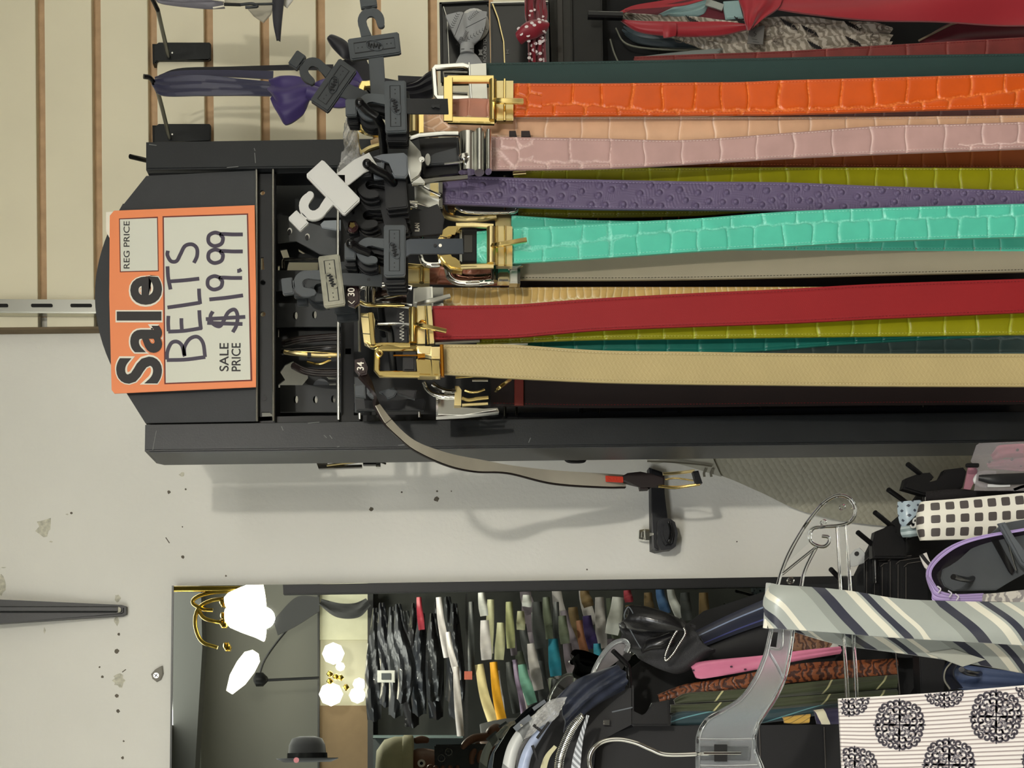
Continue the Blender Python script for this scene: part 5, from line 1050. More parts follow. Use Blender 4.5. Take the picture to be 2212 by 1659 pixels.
sheet('fold_over', [(1668, 1260, 1.085), (1662, 1262, 1.10), (1664, 1290, 1.115)], [(1657, 1357, 1.085), (1656, 1357, 1.10), (1662, 1358, 1.115)], tie, t, n=12, m=10, th=.003)
plate('lining_fold', [(2000, 1410), (2060, 1402), (2130, 1425), (2080, 1440)], 1.117, .001, M('silk_lining', (188, 190, 178), .4), t, .0004)
# damask cloth
dm = uvstripe('ribbed_ivory_cloth', [(0, (214, 209, 203)), (.50, (134, 122, 120)), (.68, (176, 166, 162)), (.86, (214, 209, 203))], .0034, 0, 1, .5, .1)
t = thing('damask_cloth', (2000, 1570, 1.05), 'ivory ribbed cloth printed with dark scrollwork medallions over the hanger bar', 'cloth')
YDm = 1.05
sheet('cloth', [(1812, 1509, YDm), (1900, 1504, YDm), (2050, 1494, YDm), (2260, 1476, YDm)], [(1823, 1730, YDm), (1900, 1740, YDm), (2050, 1740, YDm), (2260, 1740, YDm)], dm, t, n=50, m=30, th=.003)
inkc = M('scroll_ink', (66, 62, 70), .6); inkl2 = M('scroll_light_ink', (128, 124, 128), .6)
inside = lambda x, y: x > 1814 + (y - 1509) * .05 and y > 1511 - (x - 1812) * .073 and y < 1735
def medal(cx, cy, R, rot=0):
    st, sl2 = [], []
    for k in range(4):
        a = rot + k * math.pi / 2
        st.append([(cx + math.cos(a) * r * R, cy + math.sin(a) * r * R) for r in (.0, .3, .55)]); st.append([(cx + math.cos(a) * r * R, cy + math.sin(a) * r * R) for r in (.72, .86, 1.02)])
        for sg in (-1, 1):
            for rad, off, sz in ((.30, .42, .18), (.57, .26, .18), (.63, .66, .19), (.86, .44, .16), (.85, .17, .14), (.92, .70, .13)):
                ph = a + sg * off; x, y = cx + math.cos(ph) * rad * R, cy + math.sin(ph) * rad * R
                sp_ = [(x + sz * R * (1 - i / 13) * math.cos(ph + sg * (i * .62) + 2.4), y + sz * R * (1 - i / 13) * math.sin(ph + sg * (i * .62) + 2.4)) for i in range(12)]
                (st if sz > .125 else sl2).append(sp_)
            ph = a + sg * .5; sl2.append([(cx + math.cos(ph + sg * j * .1) * R * (.15 + j * .16), cy + math.sin(ph + sg * j * .1) * R * (.15 + j * .16)) for j in range(5)])
    inkstrokes('printed_medallion', st, R * .09, YDm - .0004, inkc, t, inside); inkstrokes('printed_filigree', sl2, R * .055, YDm - .0005, inkl2, t, inside)
for c in ((1943, 1566, 56), (2152, 1548, 58), (2050, 1652, 58), (1834, 1500, 48), (1846, 1664, 52), (2040, 1484, 46), (2240, 1470, 50), (2262, 1640, 56), (1950, 1716, 50)): medal(*c)

# ---------------------------------------------------------------- tie rack beside the mirror (lower)
c4 = lambda L_: [(1600 + a * .2767, 950 + b * .2767) for a, b in L_]
c5 = lambda L_: [(1600 + a * .2767, 1200 + b * .2767) for a, b in L_]
c6 = lambda L_: [(1050 + a * .2767, 1200 + b * .2767) for a, b in L_]
G2 = 'ties on the lower tie rack'
rk = thing('tie_rack', (1980, 1200, 1.40), 'black tie rack with slanted peg tips in the corner under the packing sheet', 'display rack')
bpeg = M('peg_black', (18, 18, 20), .3)
for (x0, y0), (x1, y1), (x2, y2) in (((1961, 1003), (1992, 1028), (2000, 1090)), ((1919, 1058), (1955, 1084), (1964, 1165)), ((1890, 1107), (1925, 1136), (1930, 1200)), ((1853, 1150), (1886, 1178), (1892, 1260)), ((1795, 1230), (1812, 1248), (1816, 1300))):
    tube('peg', [(x0, y0, 1.36), (x1, y1, 1.38), (x1 + 3, y1 + 8, 1.385), (x2, y2, 1.385)], 5.4, bpeg, rk, n=26, seg=10)
plate('rack_body', [(1850, 1240), (1890, 1160), (1960, 1100), (1990, 1060), (2060, 1068), (2260, 1050), (2260, 1420), (1940, 1420), (1880, 1330), (1848, 1290)], 1.44, .01, M('matte_black', (14, 15, 16), .7), rk)
for i, (pl, lb) in enumerate([([(1951, 1055), (1957, 1033), (1987, 1022), (2010, 1020), (2019, 1030), (2014, 1036), (2003, 1037), (2006, 1046), (2028, 1040), (2042, 1014), (2082, 1009), (2089, 1018), (2081, 1052), (2060, 1070), (1995, 1068)], 'black tie hanger clip on the highest slanted peg'),
    ([(1885, 1178), (1891, 1148), (1926, 1134), (1943, 1141), (1938, 1150), (1930, 1150), (1932, 1160), (1958, 1160), (1960, 1205), (1886, 1205)], 'black tie hanger clip on the third slanted peg')]):
    t = thing('tie_hanger', (pl[0][0], pl[0][1], 1.375), lb, 'hanger', 'tie hangers on the lower rack'); plate('clip', pl, 1.372, .012, blackp, t, .002)
for i in range(6):
    od = ('first', 'second', 'third', 'fourth', 'fifth', 'last')[i]
    x, y = 1868 + i * 17, 1205 + (i % 3) * 6; pl = [(x, y + 6), (x + 8, y), (x + 50, y - 2 - i), (x + 52, y + 92), (x, y + 90)]
    t = thing('tie_hanger', (x, y, 1.39 - i * .004), 'black tie hanger, %s in the tight row behind the clear hanger' % od, 'hanger', 'row of black tie hangers'); plate('panel', pl, 1.395 - i * .004, .003, blackp, t, .0006)
    rbar('edge_rib', [(x, y + 7, 1.3935 - i * .004), (x + 8, y, 1.3935 - i * .004), (x + 50, y - 2 - i, 1.3935 - i * .004)], 1.6, 1.2, M('edge_sheen'), t); rbar('edge_rib', [(x + 4, y + 8, 1.3935 - i * .004), (x + 4, y + 88, 1.3935 - i * .004)], 1.3, 1, M('edge_sheen'), t)
t = thing('clear_tab', (1850, 1205, 1.36), 'small clear plastic hanger tab beside the upright hanger bar', 'hanger'); plate('tab', c4([(845, 990), (850, 900), (895, 855), (930, 840), (970, 880), (965, 960), (900, 985)]), 1.36, .002, M('clear_web_plastic'), t, .0006); plate('tab_hole', circ(1851, 1196, 5), 1.3585, .001, hg_line, t)
# grid tie
gridm = uvcells('white_grid_silk', (226, 223, 210), (76, 70, 68), .0142, .62, grow=0)
t = thing('necktie', (2100, 1115, 1.33), 'white tie woven with rows of dark grey squares', 'tie', G2)
sheet('blade', [(1986, 1088, 1.345), (1996, 1083, 1.335), (2060, 1078, 1.33), (2150, 1070, 1.33), (2260, 1060, 1.33)], [(1987, 1168, 1.345), (1998, 1167, 1.335), (2060, 1165, 1.33), (2150, 1164, 1.33), (2260, 1160, 1.33)], gridm, t, n=50, m=16, th=.004, bulge=.004)
t = thing('necktie', (1965, 1110, 1.36), 'pale blue tie with small dark diamonds on the second peg', 'tie', G2)
diam = uvcells('pale_blue_diamond_silk', (166, 182, 192), (66, 72, 84), .0105, .36, True, .35)
sheet('blade', [(1939, 1084, 1.362), (1960, 1082, 1.355), (1990, 1080, 1.36)], [(1946, 1138, 1.362), (1965, 1140, 1.355), (1990, 1142, 1.36)], diam, t, n=20, m=14, th=.003, bulge=.003)
sheet('fold', [(1946, 1138, 1.358), (1966, 1135, 1.352), (1990, 1134, 1.358)], [(1950, 1161, 1.358), (1968, 1160, 1.352), (1988, 1157, 1.358)], uvstripe('pale_blue_fold_silk', [(0, (170, 184, 186)), (.5, (120, 136, 138))], .006, 0, 1), t, n=14, m=12, th=.003, bulge=.003)
plate('black_triangle', [(1958, 1134), (1984, 1108), (1988, 1136)], 1.350, .002, blackp, t); tube('white_hook', [(1966, 1134, 1.345), (1970, 1139, 1.345), (1976, 1138, 1.345), (1978, 1130, 1.345), (1973, 1128, 1.345), (1975, 1121, 1.345), (1984, 1119, 1.345)], 2.2, M('white_card'), t)
# pink tie in its sleeve
pinkc = M('pink_silk', (226, 120, 146), .45, noise=.06, nscale=40); film = M('thin_clear_film', (225, 220, 222), .1, trans=.85)
t = thing('necktie', (2180, 990, 1.34), 'pink dotted tie packed in a clear plastic sleeve', 'tie', G2)
sheet('blade', [(2146, 980, 1.35), (2152, 968, 1.345), (2166, 961, 1.34), (2260, 957, 1.34)], [(2148, 995, 1.35), (2160, 994, 1.345), (2175, 988, 1.34), (2260, 986, 1.34)], pinkc, t, n=24, m=10, th=.004, bulge=.004, fold=fw(.0015, 9))
sheet('blade', [(2132, 1001, 1.345), (2150, 995, 1.34), (2190, 990, 1.335), (2260, 986, 1.335)], [(2136, 1012, 1.345), (2160, 1014, 1.34), (2190, 1016, 1.335), (2260, 1022, 1.335)], M('pale_pink_silk', (224, 148, 166), .4, noise=.06, nscale=40), t, n=24, m=10, th=.004, bulge=.003, fold=fw(.0015, 12))
for x, y in ((2137, 998), (2186, 992), (2198, 972), (2206, 1005)): plate('woven_dot', circ(x, y, 3), 1.331, .0008, M('dark_dot', (60, 30, 50), .6), t)
plate('sleeve', [(2116, 957), (2109, 962), (2097, 996), (2112, 1016), (2104, 1060), (2260, 1060), (2260, 952)], 1.325, .0006, film, t)
plate('sleeve_tail', [(2092, 1008), (2112, 1010), (2110, 1030), (2096, 1058), (2082, 1056)], 1.345, .002, M('pinkish_film', (170, 120, 132), .3, trans=.3), t); plate('black_tab', rrect(2088, 2116, 1000, 1009, 3), 1.32, .003, blackp, t, .001)
wh = M('white_silk', (206, 206, 204), .45)
t = thing('necktie', (2160, 1035, 1.34), 'black and white tie loop below the pink sleeve', 'tie', G2)
tube('white_loop', [(2150, 1022, 1.33), (2120, 1022, 1.33), (2106, 1036, 1.33), (2114, 1046, 1.33), (2130, 1050, 1.33)], 4.5, wh, t); strip('black_band', [(2114, 1032, 1.325), (2150, 1035, 1.32), (2200, 1034, 1.32), (2260, 1032, 1.32)], [12, 22, 24, 24], M('black_silk', (24, 24, 26), .45), t, bulge=.003); strip('white_edge', [(2134, 1049, 1.322), (2160, 1049, 1.322), (2182, 1048, 1.322)], 6, wh, t); strip('grey_edge', [(2190, 1058, 1.325), (2215, 1050, 1.325), (2260, 1048, 1.325)], 6, hg_light, t)
t = thing('necktie', (2080, 1068, 1.36), 'matte black knitted tie between the hanger clip and the white grid tie', 'tie', G2); sheet('blade', [(2000, 1062, 1.36), (2060, 1056, 1.35), (2130, 1060, 1.35), (2260, 1056, 1.35)], [(2000, 1084, 1.36), (2060, 1080, 1.35), (2130, 1074, 1.35), (2260, 1068, 1.35)], M('black_knit', (26, 23, 24), .9, bump=.5, bscale=900), t, n=24, m=8, th=.004, bulge=.003)
# purple looped tie with its hanger
lil = uvstripe('lilac_ribbed_silk', [(0, (172, 150, 206)), (.45, (132, 110, 168)), (.7, (190, 172, 220))], .0032, 0, 1, .35, .3); dpl = M('dark_violet_lining', (38, 28, 48), .6)
t = thing('necktie', (2100, 1220, 1.28), 'lilac tie bent into a big loop around a grey hanger', 'tie', G2)
o1 = c4([(2330, 660), (2209, 690), (1900, 742), (1700, 798), (1560, 880), (1470, 980), (1450, 1060), (1475, 1150), (1500, 1200)]); i1 = c4([(2330, 690), (2209, 712), (1920, 765), (1730, 822), (1600, 900), (1510, 990), (1490, 1060), (1520, 1130), (1560, 1180)])
sheet('loop_back', [(a, b, 1.30) for a, b in o1], [(a, b, 1.30) for a, b in i1], lil, t, n=50, m=6, th=.002)
i2 = c4([(2330, 740), (2209, 770), (1960, 830), (1800, 900), (1680, 960), (1600, 1010), (1560, 1060), (1570, 1110), (1600, 1150)])
sheet('inner_lining', [(a, b, 1.303) for a, b in i1], [(a, b, 1.325) for a, b in i2], dpl, t, n=50, m=8, th=.002)
sheet('loop_front', [(a, b, 1.27) for a, b in c4([(1452, 1060), (1500, 1120), (1560, 1180), (1680, 1213), (1900, 1205)])], [(a, b, 1.275) for a, b in c4([(1465, 1130), (1490, 1200), (1505, 1257), (1650, 1262), (1900, 1262)])], lil, t, n=40, m=10, th=.002)
sheet('patterned_blade', [(a, b, 1.27) for a, b in c4([(1890, 1206), (2020, 1195), (2209, 1172), (2330, 1160)])], [(a, b, 1.272) for a, b in c4([(1890, 1262), (2020, 1263), (2209, 1268), (2330, 1270)])], veined('grey_scroll_silk', (150, 146, 146), (208, 204, 196), 60, .4), t, n=30, m=10, th=.002)
for x, y in c4([(1550, 1165), (1635, 1200), (1690, 1225)]): tube('thread_loop', [(x - 4, y - 6, 1.266), (x + 3, y, 1.264), (x - 2, y + 8, 1.266)], 1.6, M('white_thread', (232, 228, 240), .5), t)
t = thing('tie_hanger', (2100, 1200, 1.30), 'smoky grey hanger standing inside the lilac tie loop', 'hanger', 'tie hangers on the lower rack')
plate('panel', c4([(1565, 1080), (1580, 1010), (1700, 950), (1800, 850), (1950, 735), (2050, 650), (2330, 600), (2330, 1010), (2209, 1040), (2100, 1110), (2000, 1172), (1660, 1178), (1590, 1140)]), 1.315, .003, M('smoky_plastic', (84, 88, 92), .35, noise=.08, nscale=30), t, .001)
plate('clamp_arm', c4([(2020, 650), (2070, 640), (2209, 860), (2330, 1000), (2280, 1040), (2190, 960)]), 1.29, .006, hg_light, t, .002); plate('clamp_slot', c4([(1950, 760), (1990, 740), (2140, 1020), (2120, 1050), (2100, 1030)]), 1.31, .002, blackp, t); rbar('clamp_pin', [(2178, 1172, 1.305), (2196, 1232, 1.305)], 4, 4, chrome, t)
tube('peg', [(2059, 1246, 1.26), (2075, 1250, 1.275), (2092, 1252, 1.30), (2108, 1246, 1.33)], 6, bpeg, rk, n=16)
t = thing('necktie', (2000, 1215, 1.35), 'black and white striped tie edge between the hangers', 'tie', G2); strip('blade', [(1994, 1196, 1.35), (2000, 1212, 1.35), (2008, 1228, 1.35)], 16, uvstripe('black_white_stripe', [(0, (214, 210, 204)), (.5, (26, 26, 28))], .008, .3, 1), t)

# ---------------------------------------------------------------- upper tie bundle in front of the mirror
G3 = 'ties in front of the mirror'
rk2 = thing('tie_rack', (1400, 1600, 1.45), 'black tie rack with a bent peg in front of the mirror', 'display rack')
tube('peg', [(1324, 1406, 1.36), (1352, 1433, 1.37), (1357, 1445, 1.375), (1360, 1490, 1.375), (1362, 1560, 1.375)], 5.6, bpeg, rk2, n=30, seg=12)
plate('case', [(1279, 1568), (1448, 1568), (1940, 1566), (2020, 1430), (2020, 1740), (1279, 1740)], 1.40, .02, M('case_black', (20, 20, 22), .5), rk2, .001)
for a, b in (((1280, 1570), (1283, 1700)), ((1640, 1568), (1645, 1700)), ((1934, 1400), (1944, 1500)), ((1780, 1570), (1785, 1700))): rbar('case_edge', [(*a, 1.398), (*b, 1.398)], 2.2, 2, M('edge_sheen'), rk2)
plate('rear_board', [(1330, 1470), (1520, 1320), (1700, 1262), (2290, 1262), (2290, 1740), (1330, 1740)], 1.50, .004, M('matte_black'), rk2)
t = thing('tie_hanger', (1380, 1545, 1.37), 'black hanger clip seated on the bent peg', 'hanger', G3); plate('clip', c6([(970, 1330), (980, 1240), (1010, 1215), (1140, 1188), (1170, 1240), (1220, 1262), (1260, 1240), (1300, 1150), (1430, 1128), (1440, 1330)]), 1.372, .01, blackp, t, .002); rbar('edge_rib', [(1322, 1538, 1.370), (1366, 1528, 1.370)], 3, 2, hg_light, t); plate('chrome_bits', rect(1303, 1317, 1555, 1566), 1.36, .003, chrome, t, .001)
def htie(label, A, B_, Y, mat, **k):
    t = thing('necktie', (A[0][0], A[0][1], Y), label, 'tie', G3); sheet('blade', [(a, b, Y) for a, b in A], [(a, b, Y) for a, b in B_], mat, t, n=k.get('n', 40), m=12, th=.003, bulge=k.get('bulge', .003), fold=k.get('fold', fw(.0012, 8))); return t
t = htie('pink tie in a shiny sleeve lying behind the clear hanger', [(1491, 1438), (1520, 1428), (1645, 1416), (1740, 1404), (1816, 1396)], [(1502, 1462), (1520, 1466), (1631, 1447), (1711, 1430), (1816, 1412)], 1.42, M('rose_silk', (206, 118, 148), .3, noise=.08, nscale=30, coat=.5))
for x, y in ((1498, 1448), (1580, 1440), (1610, 1446)): plate('woven_dot', circ(x, y, 3, 8, 2), 1.414, .001, M('dark_dot'), t)
htie('copper brown paisley tie under the pink one', [(1420, 1500), (1480, 1478), (1560, 1466), (1640, 1450), (1740, 1432), (1938, 1422)], [(1425, 1516), (1480, 1504), (1560, 1494), (1650, 1482), (1740, 1472), (1938, 1456)], 1.43, veined('copper_paisley', (54, 28, 20), (112, 62, 34), 60, .35))
stg = uvstripe('olive_gold_stripe_silk', [(0, (48, 54, 30)), (.90, (170, 166, 120)), (.94, (48, 54, 30))], .045, .75, .66, .4, .3)
htie('dark olive tie with thin gold stripes, the upper of the two', [(1455, 1512), (1482, 1497), (1560, 1492), (1640, 1485), (1800, 1468), (1938, 1457)], [(1458, 1522), (1482, 1519), (1560, 1515), (1640, 1510), (1800, 1497), (1938, 1486)], 1.425, stg)
htie('dark olive tie with thin gold stripes, the lower of the two', [(1448, 1522), (1500, 1520), (1600, 1514), (1700, 1506), (1938, 1488)], [(1448, 1540), (1500, 1541), (1600, 1538), (1700, 1530), (1938, 1512)], 1.418, stg)
htie('teal striped tie rolled at the bottom of the row', [(1449, 1544), (1480, 1536), (1600, 1537), (1700, 1530), (1812, 1519)], [(1449, 1567), (1480, 1567), (1600, 1566), (1700, 1556), (1812, 1537)], 1.412, uvstripe('teal_stripe_silk', [(0, (26, 50, 56)), (.7, (86, 134, 138)), (.8, (26, 50, 56))], .012, .2, 1, .35, .3))
htie('small mustard tie tip above the black case', [(1690, 1549), (1720, 1545), (1750, 1542)], [(1694, 1562), (1720, 1564), (1747, 1562)], 1.405, uvstripe('mustard_stripe_silk', [(0, (176, 140, 60)), (.9, (60, 60, 40))], .006, .5, 1), n=12)
htie('navy and cream broad striped tie end by the damask cloth', [(1757, 1534), (1785, 1530), (1815, 1528)], [(1764, 1564), (1785, 1565), (1818, 1564)], 1.400, uvstripe('navy_cream_stripe', [(0, (214, 208, 180)), (.38, (38, 34, 62))], .026, 1, -.3), n=14)
htie('brown patterned tie seen through the hanger window', [(1700, 1366), (1740, 1368), (1800, 1376)], [(1700, 1404), (1740, 1408), (1794, 1404)], 1.46, veined('brown_paisley', (70, 44, 32), (118, 84, 60), 70, .5), n=16)
t = thing('price_tag', (1805, 1397, 1.44), 'small white folded paper tag under the striped tie', 'tag'); plate('tag', c5([(685, 735), (725, 680), (745, 685), (780, 720), (745, 740)]), 1.44, .002, M('white_card'), t, .0004)
t = thing('necktie', (1590, 1330, 1.46), 'navy tie with thin pale piping slanting down behind the hanger', 'tie', G3)
nvs = uvstripe('navy_piped_silk', [(0, (26, 30, 46)), (.22, (110, 124, 150)), (.27, (26, 30, 46)), (.62, (56, 62, 110)), (.67, (26, 30, 46))], .030, 0, 1, .3, .3)
sheet('blade', [(1502, 1363, 1.46), (1580, 1325, 1.46), (1680, 1282, 1.46)], [(1524, 1396, 1.46), (1600, 1366, 1.46), (1690, 1335, 1.46)], nvs, t, n=30, m=12, th=.003, bulge=.004)
t = thing('necktie', (1590, 1390, 1.47), 'black silk tie in the shadow between the navy and the pink tie', 'tie', G3); sheet('blade', [(1500, 1392, 1.47), (1580, 1362, 1.47), (1690, 1330, 1.47)], [(1540, 1436, 1.47), (1600, 1428, 1.47), (1690, 1415, 1.47)], M('black_silk'), t, n=26, m=10, th=.003, bulge=.006)
t = thing('necktie', (2080, 1450, 1.36), 'slate blue satin tie looped round a peg between striped tie and damask cloth', 'tie', G3)
sheet('loop', [(2062, 1412, 1.37), (2046, 1436, 1.35), (2042, 1462, 1.345), (2056, 1490, 1.35)], [(2110, 1420, 1.38), (2068, 1440, 1.365), (2062, 1462, 1.36), (2080, 1486, 1.365)], M('dark_slate_satin', (26, 30, 42), .35, coat=.3), t, n=30, m=10, th=.003, bulge=.004)
sheet('blade', [(2056, 1432, 1.385), (2110, 1440, 1.38), (2180, 1450, 1.375), (2290, 1462, 1.375)], [(2058, 1486, 1.385), (2110, 1494, 1.38), (2180, 1500, 1.375), (2290, 1500, 1.375)], M('slate_blue_satin', (58, 70, 98), .4, noise=.12, nscale=20), t, n=30, m=12, th=.003, fold=fw(.003, 9))
rbar('pale_rim', [(2060, 1426, 1.348), (2043, 1446, 1.342), (2040, 1468, 1.342), (2052, 1488, 1.346)], 3, 2, M('pale_rim', (150, 148, 136), .4), t, curve=True)
tube('peg', [(2077, 1446, 1.32), (2086, 1452, 1.34), (2110, 1456, 1.36), (2130, 1452, 1.44)], 6, bpeg, rk2, n=20)
plate('side_case', [(1985, 1400), (2042, 1420), (2040, 1500), (1990, 1505)], 1.39, .02, M('case_black'), rk2, .001)
# glossy black bag shaped bundle
gb = M('black_crinkled_leather', (22, 22, 24), .3, bump=.4, bscale=120, coat=.3); gb2 = M('ribbed_black_cloth', (46, 46, 48), .5, bump=.5, bscale=700, bstretch=(1, 1, 4))
t = thing('leather_pouch', (1420, 1370, 1.42), 'folded black crinkled leather pouch with a beaded silver zip, standing above the ties', 'pouch')
sheet('flap', [(1350, 1325, 1.40), (1360, 1311, 1.395), (1395, 1311, 1.39), (1440, 1324, 1.385), (1482, 1344, 1.39)], [(1351, 1340, 1.42), (1365, 1362, 1.41), (1395, 1368, 1.40), (1440, 1364, 1.395), (1478, 1352, 1.395)], gb, t, n=40, m=16, th=.003, bulge=.014, fold=fw(.002, 7))
sheet('body', [(1350, 1335, 1.43), (1370, 1362, 1.42), (1430, 1366, 1.415), (1486, 1346, 1.42), (1500, 1380, 1.42)], [(1371, 1412, 1.43), (1384, 1425, 1.42), (1437, 1450, 1.415), (1480, 1452, 1.42), (1548, 1408, 1.43)], gb2, t, n=44, m=26, th=.003, bulge=.012, fold=lambda s, t_: .003 * np.sin(t_ * 12 + s * 60))
sheet('front_fold', [(1384, 1404, 1.405), (1395, 1384, 1.40), (1420, 1376, 1.395), (1446, 1366, 1.395)], [(1392, 1408, 1.405), (1410, 1404, 1.40), (1436, 1400, 1.395), (1456, 1388, 1.395)], gb, t, n=24, m=12, th=.002, bulge=.006)
rbar('lip_edge', [(1384, 1400, 1.404), (1371, 1378, 1.404), (1352, 1342, 1.40), (1349, 1326, 1.392), (1357, 1311, 1.386), (1366, 1322, 1.388), (1374, 1344, 1.394), (1392, 1358, 1.396), (1430, 1364, 1.394), (1478, 1350, 1.388)], 2.2, 2, hg_light, t, curve=True)
zp = [(1476, 1358), (1479, 1370), (1466, 1392), (1452, 1414), (1438, 1427), (1437, 1414), (1450, 1382), (1464, 1360)]
P = cr(np.array([W(a, b, 1.385) for a, b in zp]), 46, True); sweep('zip_tape', P, cprof(.0016, 6), blackp, t, True)
bmz = bmesh.new()
for p in P:
    r_ = bmesh.ops.create_uvsphere(bmz, u_segments=6, v_segments=4, radius=.0014)
    for v in r_['verts']: v.co += Vector(p) + Vector((0, -.0016, 0))
tag(finish('zip_teeth', bmz, chrome, t, True, 180), kind='stuff')
# clear hoop, dark blade, coil
t = thing('clear_hoop', (1310, 1430, 1.40), 'bent clear plastic hoop behind the peg tip', 'hoop'); tube('hoop', [(1276, 1476, 1.40), (1285, 1444, 1.40), (1306, 1408, 1.40), (1328, 1388, 1.40), (1348, 1384, 1.40), (1357, 1394, 1.40), (1352, 1408, 1.40)], 5, M('clear_web_plastic'), t, n=40); plate('web', [(1280, 1470), (1290, 1440), (1310, 1408), (1335, 1388), (1352, 1392), (1345, 1420), (1310, 1446)], 1.402, .001, film, t)
t = thing('tie_hanger', (1300, 1480, 1.38), 'flat black hanger blade pointing down beside the clear hoop', 'hanger', G3); plate('blade', [(1246, 1530), (1248, 1522), (1290, 1478), (1330, 1436), (1350, 1408), (1364, 1412), (1362, 1424), (1346, 1440), (1330, 1470), (1310, 1488), (1280, 1506), (1252, 1530)], 1.38, .004, blackp, t, .001); tube('small_stud', [(1303, 1448, 1.37), (1312, 1452, 1.37)], 5, blackg, t)
t = thing('coil', (1235, 1590, 1.30), 'shiny ribbed silver coil curving down beside the wrapped ties', 'coil')
cc = cr(np.array([W(a, b, 1.30) for a, b in ((1258, 1544), (1240, 1566), (1226, 1592), (1214, 1622), (1208, 1648), (1206, 1690))]), 600); T_ = np.gradient(cc, axis=0); T_ /= np.linalg.norm(T_, axis=1)[:, None]
ang = np.linspace(0, 2 * math.pi * 42, 600); A_ = np.cross(T_, [0, -1., 0]); rad = (.0042 * (1 - .45 * np.exp(-(np.arange(600) / 60.))))[:, None]
sweep('spring_wire', cc + rad * (A_ * np.cos(ang)[:, None] + np.array([0, -1., 0]) * np.sin(ang)[:, None]), cprof(.0008, 5), chrome, t)
t = thing('wrapped_ties', (1150, 1600, 1.32), 'bundle of dark ties in crackling clear plastic sleeves covering the mirror corner', 'ties')
blkc = M('black_silk')
sheet('dark_roll', [(1196, 1512, 1.33), (1250, 1466, 1.34), (1330, 1436, 1.36)], [(1220, 1580, 1.32), (1280, 1530, 1.34), (1350, 1490, 1.36)], M('navy_crackle', (48, 54, 70), .3, noise=.3, nscale=60, coat=.5), t, n=40, m=20, th=.003, bulge=.012, fold=lambda s, t_: .002 * np.sin(t_ * 18 + s * 80))
plate('rear_roll', [(1110, 1700), (1120, 1620), (1170, 1540), (1220, 1510), (1300, 1480), (1370, 1480), (1370, 1570), (1282, 1600), (1282, 1740), (1110, 1740)], 1.37, .01, blkc, t, .003)
wb_ = uvstripe('white_block_stripe', [(0, (196, 198, 194)), (.55, (120, 122, 120)), (.85, (196, 198, 194))], .05, 1, .6)
strip('striped_roll', [(1178, 1530, 1.31), (1136, 1572, 1.305), (1110, 1612, 1.30), (1098, 1660, 1.30), (1094, 1700, 1.30)], [8, 22, 26, 28, 28], wb_, t, bulge=.005, m=12); strip('blue_white_roll', [(1200, 1538, 1.30), (1162, 1588, 1.295), (1138, 1630, 1.29), (1124, 1690, 1.29)], [10, 20, 22, 26], M('ice_blue_silk', (176, 188, 214), .3, noise=.2, nscale=60), t, bulge=.004, m=10)
strip('cream_roll', [(1200, 1612, 1.31), (1180, 1640, 1.31), (1165, 1700, 1.31)], [8, 12, 16], M('cream_silk', (206, 200, 160), .4), t); strip('white_sleeve', [(1270, 1545, 1.31), (1256, 1590, 1.305), (1246, 1640, 1.30), (1240, 1700, 1.30)], [6, 10, 18, 22], uvstripe('ribbed_white', [(0, (196, 200, 204)), (.5, (120, 124, 128))], .006, 1, 1), t)
strip('grey_clip', [(1112, 1576, 1.295), (1130, 1560, 1.295), (1146, 1548, 1.295)], 12, hg_light, t); strip('grey_clip', [(1152, 1532, 1.30), (1166, 1522, 1.30), (1178, 1514, 1.30)], 8, hg_light, t); tube('clip_stud', [(1124, 1568, 1.288), (1128, 1566, 1.288)], 4, chrome, t)
sheet('crackled_sleeve', [(1160, 1536, 1.29), (1190, 1512, 1.29), (1225, 1505, 1.29)], [(1130, 1600, 1.285), (1170, 1570, 1.285), (1205, 1548, 1.285)], M('white_film'), t, n=30, m=20, th=.0004, fold=lambda s, t_: .003 * np.sin(s * 300 + 8 * t_) * np.sin(t_ * 14))
for i, (a, b) in enumerate((((1152, 1566), (1170, 1580)), ((1160, 1595), (1186, 1560)), ((1150, 1610), (1160, 1640)))): rbar('black_clip', [(*a, 1.285), (*b, 1.285)], 6, 4, blackp, t)

# ---------------------------------------------------------------- the shop behind the camera, seen in the mirror
lampg = M('lit_glass_shade', (255, 246, 224), .3, emit=10.0); brass = M('brass', (206, 176, 84), .22, 1.0)
DL = 4.30
def lathe(name, prof, base, axis, mat, parent, seg=20):
    axis = np.array(axis, float); axis /= np.linalg.norm(axis); a = np.cross(axis, [0, 1., 0]); a /= np.linalg.norm(a); b = np.cross(axis, a); bm = bmesh.new(); R_ = []
    for r, h in prof: R_.append([bm.verts.new(base + axis * h + (a * math.cos(x) + b * math.sin(x)) * r) for x in np.linspace(0, 2 * math.pi, seg + 1)[:-1]])
    for i in range(len(R_) - 1):
        for j in range(seg): bm.faces.new((R_[i][j], R_[i][(j + 1) % seg], R_[i + 1][(j + 1) % seg], R_[i + 1][j]))
    if prof[0][0] > 0: bm.faces.new(R_[0][::-1])
    return finish(name, bm, mat, parent, True, 60)
ch = thing('chandelier', (373, 1270, DL), 'brass chandelier with lit glass shades reflected at the top of the mirror', 'chandelier')
top = W(373, 1270, DL); 
P = np.array([[top[0], top[1], ZC], W(520, 1272, DL)]); sweep('rod', P, cprof(.010, 10), brass, ch)
for pts in (((520, 1276), (460, 1280), (425, 1290), (417, 1303), (440, 1316), (460, 1318)), ((500, 1292), (455, 1298), (428, 1316), (422, 1350), (436, 1385), (470, 1399)), ((428, 1316), (440, 1334), (462, 1342), (478, 1344))): tube('arm', [(a, b, DL) for a, b in pts], 4.5, brass, ch, n=36)
